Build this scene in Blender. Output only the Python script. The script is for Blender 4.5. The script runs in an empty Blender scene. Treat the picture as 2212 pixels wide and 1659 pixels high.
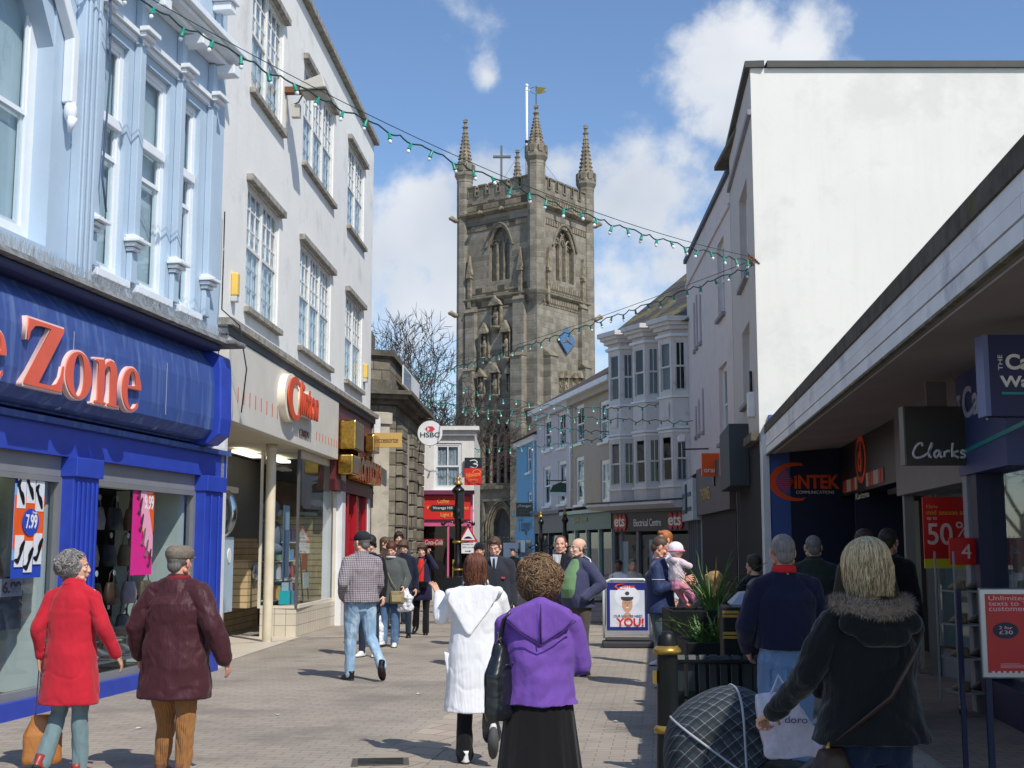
import bpy, bmesh, math, random, time
FT = []
import numpy as np
from mathutils import Vector, Matrix, noise
R = math.radians
PI = math.pi
scene = bpy.context.scene
col = scene.collection
random.seed(7)

# ------------------------------------------------ camera, sky, sun, exposure
CAMH, FPX = 1.6, 2700.0
PITCH = math.atan((1180 - 829.5) / FPX)
SP, CP = math.sin(PITCH), math.cos(PITCH)
cam = bpy.data.cameras.new('camera'); camo = bpy.data.objects.new('camera', cam); col.objects.link(camo)
camo.location = (0, 0, CAMH); camo.rotation_euler = (PI/2 + PITCH, 0, 0)
cam.sensor_width = 36; cam.lens = 36 * FPX / 2212; cam.clip_end = 3000; cam.clip_start = .05
scene.camera = camo
scene.view_settings.view_transform = 'Standard'; scene.view_settings.look = 'None'
scene.view_settings.gamma = 1; scene.view_settings.exposure = 0.02
SUN_EL = R(49); SUN_AZ = math.atan2(.55, -.83)     # towards the sun, clockwise from +Y
sl = bpy.data.lights.new('sun', 'SUN'); sl.energy = 4.1; sl.angle = R(.53); sl.color = (1, .95, .87)
so = bpy.data.objects.new('sun', sl); col.objects.link(so)
sdir = Vector((math.sin(SUN_AZ)*math.cos(SUN_EL), math.cos(SUN_AZ)*math.cos(SUN_EL), math.sin(SUN_EL)))
so.rotation_euler = sdir.to_track_quat('Z', 'Y').to_euler(); so.location = (20, -20, 40)
world = bpy.data.worlds.new('World'); scene.world = world; world.use_nodes = True
nt = world.node_tree; N = nt.nodes; L = nt.links; N.clear()
def nd(t, **k):
    n = N.new(t)
    for a, b in k.items():
        if a in n.inputs.keys() if isinstance(a, str) else False: n.inputs[a].default_value = b
        else: setattr(n, a, b)
    return n
out = N.new('ShaderNodeOutputWorld'); bg = N.new('ShaderNodeBackground'); bg.inputs[1].default_value = .112
sky = N.new('ShaderNodeTexSky'); sky.sky_type = 'NISHITA'; sky.sun_disc = False
sky.sun_elevation = SUN_EL; sky.sun_rotation = SUN_AZ; sky.air_density = 1.1; sky.dust_density = .4; sky.ozone_density = 2.0
tc = N.new('ShaderNodeTexCoord'); nrm = N.new('ShaderNodeVectorMath'); nrm.operation = 'NORMALIZE'
L.new(tc.outputs['Generated'], nrm.inputs[0])
# clouds: soft blobs in fixed directions of the sky, broken up by noise
def wray(x, y):
    u = (x-1106)/FPX; v = (829.5-y)/FPX
    return Vector((u, CP - v*SP, SP + v*CP)).normalized()
acc = None
for (cx, cy, rad, st) in [(1590,130,160,1.4),(1500,190,70,.7),(1740,115,115,1.25),(900,500,200,1.25),(1000,600,190,1.2),(860,640,230,1.15),(950,430,130,1.05),(1060,400,140,1.1),(1380,440,170,1.0),(980,330,60,.8),
                        (1470,540,140,.85),(1340,580,140,.8),(1055,165,40,.55),(900,5,100,.3),(1240,640,170,.6),(1200,370,90,.8),(700,800,240,.8),(1300,860,200,.6),(1290,10,100,.1),
                        (3200,300,500,1.0),(-700,500,500,1.0),(2900,-900,500,1.),(200,-1500,600,.9),(-2600,200,700,1.),(4500,-200,700,1.)]:
    d = wray(cx, cy); ar = rad/FPX
    dt = N.new('ShaderNodeVectorMath'); dt.operation = 'DISTANCE'; L.new(nrm.outputs[0], dt.inputs[0]); dt.inputs[1].default_value = d
    mr = N.new('ShaderNodeMapRange'); mr.inputs[1].default_value = 0; mr.inputs[2].default_value = ar*1.35; mr.inputs[3].default_value = st; mr.inputs[4].default_value = 0
    mr.interpolation_type = 'LINEAR'
    L.new(dt.outputs['Value'], mr.inputs[0])
    if acc is None: acc = mr.outputs[0]
    else:
        a = N.new('ShaderNodeMath'); a.operation = 'MAXIMUM'; L.new(acc, a.inputs[0]); L.new(mr.outputs[0], a.inputs[1]); acc = a.outputs[0]
nz = N.new('ShaderNodeTexNoise'); nz.inputs['Scale'].default_value = 14; nz.inputs['Detail'].default_value = 9; nz.inputs['Roughness'].default_value = .58
L.new(nrm.outputs[0], nz.inputs['Vector'])
nz2 = N.new('ShaderNodeTexNoise'); nz2.inputs['Scale'].default_value = 5; nz2.inputs['Detail'].default_value = 4
L.new(nrm.outputs[0], nz2.inputs['Vector'])
m1 = N.new('ShaderNodeMath'); m1.operation = 'MULTIPLY_ADD'; L.new(nz.outputs[0], m1.inputs[0]); m1.inputs[1].default_value = 2.0; m1.inputs[2].default_value = -1.02
m2 = N.new('ShaderNodeMath'); m2.operation = 'ADD'; L.new(m1.outputs[0], m2.inputs[0]); L.new(acc, m2.inputs[1])
cr = N.new('ShaderNodeMapRange'); cr.interpolation_type = 'SMOOTHSTEP'; cr.inputs[1].default_value = .26; cr.inputs[2].default_value = .8; cr.inputs[4].default_value = .93
L.new(m2.outputs[0], cr.inputs[0])
cc = N.new('ShaderNodeMix'); cc.data_type = 'RGBA'; cc.inputs[6].default_value = (5.2,5.7,6.5,1); cc.inputs[7].default_value = (8.0,8.2,8.5,1)
cs = N.new('ShaderNodeMapRange'); cs.inputs[1].default_value = .38; cs.inputs[2].default_value = .66; L.new(nz2.outputs[0], cs.inputs[0]); L.new(cs.outputs[0], cc.inputs[0])
tint = N.new('ShaderNodeMix'); tint.data_type = 'RGBA'; tint.blend_type = 'MULTIPLY'; tint.inputs[0].default_value = 1; tint.inputs[7].default_value = (1.06,1.18,1.34,1)
L.new(sky.outputs[0], tint.inputs[6])
mx = N.new('ShaderNodeMix'); mx.data_type = 'RGBA'; L.new(cr.outputs[0], mx.inputs[0]); L.new(tint.outputs[2], mx.inputs[6]); L.new(cc.outputs[2], mx.inputs[7])
L.new(mx.outputs[2], bg.inputs[0]); L.new(bg.outputs[0], out.inputs[0])

# ------------------------------------------------ reading the photo: rays through photo points onto real planes
def ray(x, y):
    u = (x-1106)/FPX; v = (829.5-y)/FPX
    return Vector((u, CP - v*SP, SP + v*CP))
def ground(x, y, z=0):
    d = ray(x, y); t = (z-CAMH)/d.z; return Vector((d.x*t, d.y*t, z))
def at(x, y, Y):
    d = ray(x, y); t = Y/d.y; return Vector((d.x*t, Y, CAMH + d.z*t))
class Fac:
    def __init__(s, A, B):
        s.A = Vector((A[0], A[1], 0)); v = Vector((B[0]-A[0], B[1]-A[1], 0)); s.L = v.length; s.d = v.normalized(); s.n = Vector((-s.d.y, s.d.x, 0))
        s.M = Matrix(((s.d.x, s.n.x, 0, s.A.x), (s.d.y, s.n.y, 0, s.A.y), (0, 0, 1, 0), (0, 0, 0, 1)))
    def sz(s, x, y, off=0):
        d = ray(x, y); a = s.A - s.n*off; t = a.dot(s.n)/d.dot(s.n); p = d*t
        return ((p-a).dot(s.d), CAMH + d.z*t)
    def rect(s, x0, y0, x1, y1, off=0):      # two opposite corners in the photo
        a = s.sz(x0, y0, off); b = s.sz(x1, y1, off)
        return (min(a[0], b[0]), min(a[1], b[1]), max(a[0], b[0]), max(a[1], b[1]))
    def p(s, a, z, off=0): return s.A + s.d*a - s.n*off + Vector((0, 0, z))

# ------------------------------------------------ materials
def lin(c):
    if isinstance(c, (int, float)): c = (c, c, c)
    return tuple(((x/255)/12.92 if x/255 <= .04045 else ((x/255+.055)/1.055)**2.4) for x in c) + (1,)
MC = {}
def mat(name, c, rough=.8, var=.12, vs=3., bump=.0, bs=30., metal=0., c2=None, c2s=1.5, c2t=.55, spec=None, kind=None, sc=(1,1,1), coat=0., **kw):
    """principled surface; c sRGB 0-255; var = brightness mottling; c2 = patches of dirt or wear; kind adds a pattern"""
    if name in MC: return MC[name]
    m = bpy.data.materials.new(name); m.use_nodes = True; MC[name] = m
    n = m.node_tree.nodes; l = m.node_tree.links; b = n['Principled BSDF']
    b.inputs['Roughness'].default_value = rough; b.inputs['Metallic'].default_value = metal
    if spec is not None: b.inputs['Specular IOR Level'].default_value = spec
    if coat: b.inputs['Coat Weight'].default_value = coat; b.inputs['Coat Roughness'].default_value = .1
    tcn = n.new('ShaderNodeTexCoord'); mp = n.new('ShaderNodeMapping'); mp.inputs['Scale'].default_value = sc
    l.new(tcn.outputs['Object'], mp.inputs[0]); vec = mp.outputs[0]
    base = n.new('ShaderNodeRGB'); base.outputs[0].default_value = lin(c); cur = base.outputs[0]
    hgt = None
    def mixc(a, bb, f, mode='MIX'):
        x = n.new('ShaderNodeMix'); x.data_type = 'RGBA'; x.blend_type = mode
        for i, v in ((6, a), (7, bb), (0, f)):
            if isinstance(v, (tuple, float, int)): x.inputs[i].default_value = v
            else: l.new(v, x.inputs[i])
        return x.outputs[2]
    def noi(s, d=4, v=None, r=.55):
        x = n.new('ShaderNodeTexNoise'); x.inputs['Scale'].default_value = s; x.inputs['Detail'].default_value = d; x.inputs['Roughness'].default_value = r
        l.new(v or vec, x.inputs['Vector']); return x.outputs[0]
    def mrg(a, x0, x1, y0=0., y1=1.):
        x = n.new('ShaderNodeMapRange'); x.inputs[1].default_value = x0; x.inputs[2].default_value = x1; x.inputs[3].default_value = y0; x.inputs[4].default_value = y1
        l.new(a, x.inputs[0]); return x.outputs[0]
    def math_(op, a, bb=None, cc_=None):
        x = n.new('ShaderNodeMath'); x.operation = op
        for i, v in enumerate((a, bb, cc_)):
            if v is None: continue
            if isinstance(v, (float, int)): x.inputs[i].default_value = v
            else: l.new(v, x.inputs[i])
        return x.outputs[0]
    def sepx(v=None):
        x = n.new('ShaderNodeSeparateXYZ'); l.new(v or tcn.outputs['Object'], x.inputs[0]); return x.outputs
    def comb(a, bb, cc_=0.):
        x = n.new('ShaderNodeCombineXYZ')
        for i, v in enumerate((a, bb, cc_)):
            if isinstance(v, (float, int)): x.inputs[i].default_value = v
            else: l.new(v, x.inputs[i])
        return x.outputs[0]
    if kind in ('masonry', 'tiles', 'paving', 'boards'):
        s = sepx()
        if kind == 'paving': vv = comb(s[0], s[1])
        else: vv = comb(math_('ADD', s[0], s[1]), s[2])
        if kind == 'paving' and kw.get('rot'):
            r_ = n.new('ShaderNodeVectorRotate'); r_.inputs['Angle'].default_value = kw['rot']; l.new(vv, r_.inputs[0]); vv = r_.outputs[0]
        br = n.new('ShaderNodeTexBrick'); br.inputs['Scale'].default_value = 1
        br.inputs['Brick Width'].default_value = kw.get('bw', .6); br.inputs['Row Height'].default_value = kw.get('rh', .3)
        br.inputs['Mortar Size'].default_value = kw.get('ms', .012); br.inputs['Mortar Smooth'].default_value = .3
        br.inputs['Color1'].default_value = lin(c); br.inputs['Color2'].default_value = lin(kw.get('cb', tuple(x*.8 for x in (c if not isinstance(c, (int, float)) else (c, c, c)))))
        br.inputs['Mortar'].default_value = lin(kw.get('cm', 90)); br.offset = kw.get('offs', .5)
        l.new(vv, br.inputs['Vector']); cur = br.outputs[0]; hgt = br.outputs['Fac']
        hgt = math_('MULTIPLY', hgt, -1.)
    if kind == 'check':
        s = sepx(); k = kw.get('k', 40.); w = kw.get('w', .3); cl = lin(kw['cc'])
        for ax, dv in ((0, 1.), (2, 1.)):
            f = math_('FRACT', math_('MULTIPLY', s[ax], k)); g = math_('LESS_THAN', f, w); cur = mixc(cur, cl, math_('MULTIPLY', g, kw.get('cf', .6)))
    if kind == 'tartan':
        s = sepx(); k = kw.get('k', 20.)
        u = n.new('ShaderNodeUVMap'); s = sepx(u.outputs[0])
        for ax in (0, 1):
            f = math_('FRACT', math_('MULTIPLY', s[ax], k)); g = math_('LESS_THAN', f, .045); cur = mixc(cur, lin((180,185,190)), math_('MULTIPLY', g, .45))
            f = math_('FRACT', math_('MULTIPLY_ADD', s[ax], k, .45)); g = math_('LESS_THAN', f, .35); cur = mixc(cur, lin((26,28,36)), math_('MULTIPLY', g, .6))
    if kind in ('rib', 'cord', 'strand'):
        s = sepx(); k = kw.get('k', 60.); a = n.new('ShaderNodeMath'); a.operation = 'ARCTAN2'; l.new(s[0], a.inputs[0]); l.new(s[1], a.inputs[1])
        if kind == 'rib': hgt = math_('SINE', math_('MULTIPLY', a.outputs[0], k))
        else: hgt = math_('SINE', math_('MULTIPLY', s[0], k))
    if var:
        f = noi(vs, 5); cur = mixc(cur, mixc(cur, (1-var*2,)*3 + (1,), 1., 'MULTIPLY'), mrg(f, .35, .65))
    if c2 is not None:
        f = noi(c2s, 8, r=.65); cur = mixc(cur, lin(c2), mrg(f, c2t, c2t+.12, 0, kw.get('c2f', .8)))
    if kw.get('c3') is not None:
        f = noi(kw.get('c3s', 3), 8, r=.7); cur = mixc(cur, lin(kw['c3']), mrg(f, kw.get('c3t', .6), kw.get('c3t', .6)+.08, 0, kw.get('c3f', .7)))
    if kw.get('streak'):
        mp2 = n.new('ShaderNodeMapping'); mp2.inputs['Scale'].default_value = (6, 6, .35); l.new(tcn.outputs['Object'], mp2.inputs[0])
        f = noi(1.6, 5, mp2.outputs[0]); cur = mixc(cur, lin(kw['streak']), mrg(f, .5, .72, 0, kw.get('streakf', .5)))
    l.new(cur, b.inputs['Base Color'])
    if bump or hgt is not None:
        bp = n.new('ShaderNodeBump'); bp.inputs['Strength'].default_value = kw.get('bst', .6); bp.inputs['Distance'].default_value = bump if bump else kw.get('bd', .01)
        h = noi(bs, 5)
        if hgt is not None: h = math_('ADD', math_('MULTIPLY', h, kw.get('nh', .5)), math_('MULTIPLY', hgt, kw.get('hh', 1.)))
        l.new(h, bp.inputs['Height']); l.new(bp.outputs[0], b.inputs['Normal'])
    return m
def fabric(name, c, rough=.9, amp=.02, fs=5., **kw):
    kw.setdefault('var', .05); kw.setdefault('sc', (1.6, 1.6, .7))
    kw.setdefault('bst', 1.); m = mat(name, c, rough=rough, bump=amp*1.1, bs=fs*1.1, spec=.2, **kw)
    b = m.node_tree.nodes['Principled BSDF']; b.inputs['Sheen Weight'].default_value = kw.get('sheen', .15); b.inputs['Sheen Roughness'].default_value = .5
    return m
def glassm(name, tint=(225,235,240), refl=.0, rough=.02):
    if name in MC: return MC[name]
    m = bpy.data.materials.new(name); m.use_nodes = True; MC[name] = m; n = m.node_tree.nodes; l = m.node_tree.links; n.clear()
    o = n.new('ShaderNodeOutputMaterial'); t = n.new('ShaderNodeBsdfTransparent'); g = n.new('ShaderNodeBsdfGlossy'); mx_ = n.new('ShaderNodeMixShader')
    fr = n.new('ShaderNodeFresnel'); ge = n.new('ShaderNodeNewGeometry'); io = n.new('ShaderNodeMath'); io.operation = 'MULTIPLY_ADD'; io.inputs[1].default_value = 1/1.5-1.5; io.inputs[2].default_value = 1.5; l.new(ge.outputs['Backfacing'], io.inputs[0]); l.new(io.outputs[0], fr.inputs[0]); ad = n.new('ShaderNodeMath'); ad.operation = 'ADD'; ad.use_clamp = True; ad.inputs[1].default_value = refl
    l.new(fr.outputs[0], ad.inputs[0]); l.new(ad.outputs[0], mx_.inputs[0]); t.inputs[0].default_value = lin(tint); g.inputs['Roughness'].default_value = rough
    l.new(t.outputs[0], mx_.inputs[1]); l.new(g.outputs[0], mx_.inputs[2]); l.new(mx_.outputs[0], o.inputs[0])
    return m
def P(name, c, rough=.6, **kw): return mat(name, c, rough=rough, var=kw.pop('var', .05), **kw)
def emis(name, c, s=1.):
    m = mat(name, c, var=0); b = m.node_tree.nodes['Principled BSDF']; b.inputs['Emission Color'].default_value = lin(c); b.inputs['Emission Strength'].default_value = s; return m
GLASS = glassm('shop_glass'); WGLASS = glassm('window_glass', (232,240,242), .0)
WHITE = P('white_gloss_paint', 232, .45); BLACK = P('black_paint', 14, .35, coat=.3); GOLD = mat('gold_paint', (176,142,66), rough=.35, metal=.6, var=.1, vs=20)
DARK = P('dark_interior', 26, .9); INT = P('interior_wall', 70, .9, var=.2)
STEEL = P('grey_steel', 120, .4, metal=.6)

# ------------------------------------------------ mesh building
def colour_of(i): return i
class MB:
    def __init__(s, M=None): s.v = []; s.f = []; s.fm = []; s.m = []; s.sm = []; s.M = M; s.uv = {}; s.st = []
    def mi(s, m):
        if m not in s.m: s.m.append(m)
        return s.m.index(m)
    def add(s, vs, fs, m, smooth=False, M=None):
        b = len(s.v); s.st.append((b, len(s.f)))
        T = M if M is not None else None
        for p in vs:
            p = Vector(p)
            if T is not None: p = T @ p
            if s.M is not None: p = s.M @ p
            s.v.append(p)
        k = s.mi(m)
        for f in fs: s.f.append([b+i for i in f]); s.fm.append(k); s.sm.append(smooth)
        return b
    def quad(s, a, b, c, d, m, M=None): s.add([a, b, c, d], [(0, 1, 2, 3)], m, M=M)
    def box(s, x0, x1, y0, y1, z0, z1, m, M=None):
        v = [(x0,y0,z0),(x1,y0,z0),(x1,y1,z0),(x0,y1,z0),(x0,y0,z1),(x1,y0,z1),(x1,y1,z1),(x0,y1,z1)]
        s.add(v, [(0,3,2,1),(4,5,6,7),(0,1,5,4),(1,2,6,5),(2,3,7,6),(3,0,4,7)], m, M=M)
    def prism(s, pts, a, b, m, ax='y', M=None):
        """2-D outline pts extruded from a to b along ax"""
        n = len(pts)
        def P3(p, t): return {'y': (p[0], t, p[1]), 'x': (t, p[0], p[1]), 'z': (p[0], p[1], t)}[ax]
        vs = [P3(p, a) for p in pts] + [P3(p, b) for p in pts]
        fs = [tuple(range(n)), tuple(range(2*n-1, n-1, -1))] + [(i, n+i, n+(i+1) % n, (i+1) % n) for i in range(n)]
        s.add(vs, fs, m, M=M)
    def tube(s, pts, r, m, n=8, caps=True, smooth=True, flat=None, M=None):
        pts = [Vector(p) for p in pts]; k = len(pts); rs = r if isinstance(r, (list, tuple)) else [r]*k
        vs = []; ref = None
        for i in range(k):
            t = (pts[min(i+1, k-1)] - pts[max(i-1, 0)]); t = t.normalized() if t.length > 1e-9 else Vector((0, 0, 1))
            if ref is None: ref = Vector((0, 0, 1)) if abs(t.z) < .9 else Vector((0, 1, 0))
            u = ref - t*ref.dot(t)
            if u.length < 1e-6: u = t.orthogonal()
            u.normalize(); w = t.cross(u); ref = u
            q = rs[i]; q = q if isinstance(q, (tuple, list)) else (q, q)
            for j in range(n):
                a = 2*PI*j/n; vs.append(pts[i] + u*(math.cos(a)*q[0]) + w*(math.sin(a)*q[1]))
        fs = [(i*n+j, i*n+(j+1) % n, (i+1)*n+(j+1) % n, (i+1)*n+j) for i in range(k-1) for j in range(n)]
        if caps: fs += [tuple(range(n-1, -1, -1)), tuple((k-1)*n+j for j in range(n))]
        s.add(vs, fs, m, smooth, M=M)
    def cap(s, a, b, ra, rb, m, n=10, M=None):
        """tapered capsule with round ends"""
        a = Vector(a); b = Vector(b); d = (b-a); d = d.normalized() if d.length > 1e-9 else Vector((0, 0, 1)); pts = []; rs = []
        for k in (90, 60, 30): pts.append(a - d*ra*math.sin(R(k))*.98); rs.append(max(ra*math.cos(R(k)), ra*.08))
        pts.append(a); rs.append(ra); pts.append(b); rs.append(rb)
        for k in (30, 60, 90): pts.append(b + d*rb*math.sin(R(k))*.98); rs.append(max(rb*math.cos(R(k)), rb*.08))
        s.tube(pts, rs, m, n, M=M)
    def loft(s, rings, m, n=20, smooth=True, pw=2., M=None, fn=None):
        """rings (z, cx, cy, rx, ry) stacked upwards; superellipse power pw"""
        vs = []
        for (z, cx, cy, rx, ry) in rings:
            for j in range(n):
                a = 2*PI*j/n; c_, s_ = math.cos(a), math.sin(a)
                q = (abs(c_)**pw + abs(s_)**pw)**(-1/pw)
                if fn: q *= fn(a, z)
                vs.append((cx + rx*c_*q, cy + ry*s_*q, z))
        k = len(rings)
        fs = [(i*n+j, i*n+(j+1) % n, (i+1)*n+(j+1) % n, (i+1)*n+j) for i in range(k-1) for j in range(n)]
        fs += [tuple(range(n-1, -1, -1)), tuple((k-1)*n+j for j in range(n))]
        s.add(vs, fs, m, smooth, M=M)
    def ball(s, c, r, m, nu=14, nv=9, M=None):
        c = Vector(c); r = r if isinstance(r, (tuple, list)) else (r, r, r)
        vs = [c + Vector((0, 0, -r[2]))]
        for i in range(1, nv):
            a = -PI/2 + PI*i/nv
            for j in range(nu): b = 2*PI*j/nu; vs.append(c + Vector((r[0]*math.cos(a)*math.cos(b), r[1]*math.cos(a)*math.sin(b), r[2]*math.sin(a))))
        vs.append(c + Vector((0, 0, r[2]))); T = len(vs)-1; fs = []
        for j in range(nu): fs.append((0, 1+(j+1) % nu, 1+j)); fs.append((T, 1+(nv-2)*nu+j, 1+(nv-2)*nu+(j+1) % nu))
        for i in range(nv-2):
            for j in range(nu): fs.append((1+i*nu+j, 1+i*nu+(j+1) % nu, 1+(i+1)*nu+(j+1) % nu, 1+(i+1)*nu+j))
        s.add(vs, fs, m, True, M=M)
    def lathe(s, prof, m, n=16, c=(0, 0, 0), smooth=True, M=None):
        vs = [(c[0]+r*math.cos(2*PI*j/n), c[1]+r*math.sin(2*PI*j/n), c[2]+z) for (r, z) in prof for j in range(n)]
        k = len(prof); fs = [(i*n+j, i*n+(j+1) % n, (i+1)*n+(j+1) % n, (i+1)*n+j) for i in range(k-1) for j in range(n)]
        fs += [tuple(range(n-1, -1, -1)), tuple((k-1)*n+j for j in range(n))]
        s.add(vs, fs, m, smooth, M=M)
    def take(s, mesh, M, mp=None):
        """append another mesh (template) transformed by M"""
        b = len(s.v); MM = (s.M @ M) if s.M is not None else M
        flip = M.determinant() < 0
        s.v += [MM @ v.co for v in mesh.vertices]
        ids = [s.mi(mm) for mm in (mp or list(mesh.materials))]
        for p in mesh.polygons:
            f = [b+i for i in p.vertices]
            s.f.append(f[::-1] if flip else f); s.fm.append(ids[p.material_index]); s.sm.append(True)
    def wall(s, s0, s1, z0, z1, ops, depth, m, y=0., mr=None):
        """wall face at y with rectangular openings and reveals going depth in; slivers of wall only, no doubled faces"""
        xs = sorted(set([s0, s1] + [o[0] for o in ops] + [o[2] for o in ops])); zs = sorted(set([z0, z1] + [o[1] for o in ops] + [o[3] for o in ops]))
        xs = [x for x in xs if s0 <= x <= s1]; zs = [z for z in zs if z0 <= z <= z1]
        for i in range(len(xs)-1):
            run = None
            for j in range(len(zs)-1):
                cx, cz = (xs[i]+xs[i+1])/2, (zs[j]+zs[j+1])/2
                hole = any(o[0] < cx < o[2] and o[1] < cz < o[3] for o in ops)
                if not hole: s.quad((xs[i],y,zs[j]),(xs[i+1],y,zs[j]),(xs[i+1],y,zs[j+1]),(xs[i],y,zs[j+1]), m)
        mr = mr or m
        for (a, b, c, d) in ops:
            y1 = y+depth
            s.quad((a,y,b),(a,y,d),(a,y1,d),(a,y1,b), mr); s.quad((c,y,b),(c,y1,b),(c,y1,d),(c,y,d), mr)
            s.quad((a,y,d),(c,y,d),(c,y1,d),(a,y1,d), mr); s.quad((a,y,b),(a,y1,b),(c,y1,b),(c,y,b), mr)
    def build(s, name, parent=None, local=False, label=None, bevel=0, split=False):
        if split:
            for i, (v0, f0) in enumerate(s.st):
                v1, f1 = s.st[i+1] if i+1 < len(s.st) else (len(s.v), len(s.f)); q = MB(); q.v = s.v[v0:v1]; q.f = [[k-v0 for k in f] for f in s.f[f0:f1]]; q.m = s.m; q.fm = s.fm[f0:f1]; q.sm = s.sm[f0:f1]; o = q.build(name, parent, local, label, bevel)
            return o
        me = bpy.data.meshes.new(name); me.from_pydata([tuple(v) for v in s.v], [], s.f)
        for m in s.m: me.materials.append(m)
        if s.f:
            me.polygons.foreach_set('material_index', s.fm); me.polygons.foreach_set('use_smooth', s.sm)
        me.update()
        o = bpy.data.objects.new(name, me); col.objects.link(o)
        if parent is not None:
            o.parent = parent
            if not local: o.matrix_parent_inverse = pinv(parent)
        if bevel:
            b = o.modifiers.new('bevel', 'BEVEL'); b.width = bevel; b.segments = 2; b.limit_method = 'ANGLE'; b.angle_limit = R(50)
        if label: o['label'] = label
        return o
def wmat(o):
    m = o.matrix_basis.copy()
    while o.parent is not None:
        m = o.parent.matrix_basis @ o.matrix_parent_inverse @ m if o.parent.parent is None else o.matrix_parent_inverse @ m
        o = o.parent
        if o.parent is not None: m = o.matrix_basis @ m
    return m
def wm(o):
    if o.parent is None: return o.matrix_basis.copy()
    return wm(o.parent) @ o.matrix_parent_inverse @ o.matrix_basis
def pinv(parent): return wm(parent).inverted()
def tag(o, label, cat, group=None, kind=None):
    if label: o['label'] = label
    if cat: o['category'] = cat
    if group: o['group'] = group
    if kind: o['kind'] = kind
    return o
def thing(name, label, cat, loc=(0,0,0), rz=0., group=None):
    o = bpy.data.objects.new(name, None); o.empty_display_size = .2; col.objects.link(o); o.location = loc; o.rotation_euler = (0, 0, rz)
    return tag(o, label, cat, group)
def structure(o): o['kind'] = 'structure'; return o
def copy_tree(o, parent=None):
    c = o.copy(); col.objects.link(c)
    if parent is not None: c.parent = parent
    for ch in [x for x in bpy.data.objects if x.parent == o]: copy_tree(ch, c)
    return c
# lettering and logos
def curve_mesh(kind, data, ext, mat_, off=0., bev=0.):
    cu = bpy.data.curves.new('t', 'FONT' if kind == 'text' else 'CURVE')
    if kind == 'text': cu.body = data; cu.size = 1.
    else:
        cu.dimensions = '2D'
        for sp in data:
            q = cu.splines.new('POLY'); q.points.add(len(sp)-1)
            for i, p in enumerate(sp): q.points[i].co = (p[0], p[1], 0, 1)
            q.use_cyclic_u = True
    cu.fill_mode = 'BOTH'; cu.extrude = ext/2; cu.offset = off; cu.bevel_depth = bev
    o = bpy.data.objects.new('t', cu); col.objects.link(o)
    me = bpy.data.meshes.new_from_object(o); bpy.data.objects.remove(o); bpy.data.curves.remove(cu)
    me.materials.clear(); me.materials.append(mat_)
    return me
def fit(me, rect, y, F, name, parent, shear=0., keep=False, label=None, local=False, rise=0.):
    """scale a flat mesh so that it fills rect (s0,z0,s1,z1) on facade F at distance y in front of it"""
    xs = [v.co.x for v in me.vertices]; ys = [v.co.y for v in me.vertices]
    if not xs: return None
    x0, x1, y0, y1 = min(xs), max(xs), min(ys), max(ys); s0, z0, s1, z1 = rect
    fx = (s1-s0)/(x1-x0); fz = (z1-z0)/max(y1-y0, 1e-6)
    if keep: k = min(fx, fz); ox = ((s1-s0)-(x1-x0)*k)/2; oz = ((z1-z0)-(y1-y0)*k)/2; fx = fz = k
    else: ox = oz = 0
    M = F.M if F is not None else Matrix.Identity(4)
    for v in me.vertices:
        x, yy, z = v.co; a = s0+ox+(x-x0)*fx; b = z0+oz+(yy-y0)*fz
        a += shear*(b-z0); b += rise*(a-s0)
        v.co = M @ Vector((a, -y - z, b))
    me.update()
    me.name = name; o = bpy.data.objects.new(name, me); col.objects.link(o)
    if parent is not None:
        o.parent = parent
        if not local: o.matrix_parent_inverse = pinv(parent)
    if label: o['label'] = label
    return o
def text(s, rect, y, F, mat_, parent, ext=.01, off=0., name='lettering', **k):
    return fit(curve_mesh('text', s, ext, mat_, off), rect, y, F, name, parent, **k)
def shape(sp, rect, y, F, mat_, parent, ext=.01, name='emblem', off=0., **k):
    return fit(curve_mesh('c', sp, ext, mat_, off), rect, y, F, name, parent, **k)
def ell(cx, cy, rx, ry, n=40, a0=0, a1=360, rev=False):
    p = [(cx+rx*math.cos(R(a0+(a1-a0)*i/n)), cy+ry*math.sin(R(a0+(a1-a0)*i/n))) for i in range(n if a1-a0 == 360 else n+1)]
    return p[::-1] if rev else p
def stroke(paths, rect, y, F, mat_, parent, w=.02, name='lettering', flat=.5, **k):
    """handwriting: round strokes along smoothed polylines, in a unit drawing space"""
    mb = MB(); 
    xs = [p[0] for q in paths for p in q]; ys = [p[1] for q in paths for p in q]; x0, x1, y0, y1 = min(xs), max(xs), min(ys), max(ys)
    s0, z0, s1, z1 = rect; mb.M = F.M if F is not None else None
    for q in paths:
        pts = [Vector((s0+(p[0]-x0)/(x1-x0)*(s1-s0), -y, z0+(p[1]-y0)/(y1-y0)*(z1-z0))) for p in q]
        sm = []
        for i in range(len(pts)-1):
            a, b, c, d = pts[max(i-1, 0)], pts[i], pts[i+1], pts[min(i+2, len(pts)-1)]
            for t in (0, .25, .5, .75):
                sm.append(.5*((2*b)+(c-a)*t+(2*a-5*b+4*c-d)*t*t+(3*b-a-3*c+d)*t**3))
        sm.append(pts[-1]); ww = q[0][2] if len(q[0]) > 2 else 1.
        mb.tube(sm, w*ww, mat_, 6)
    return mb.build(name, parent)
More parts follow.
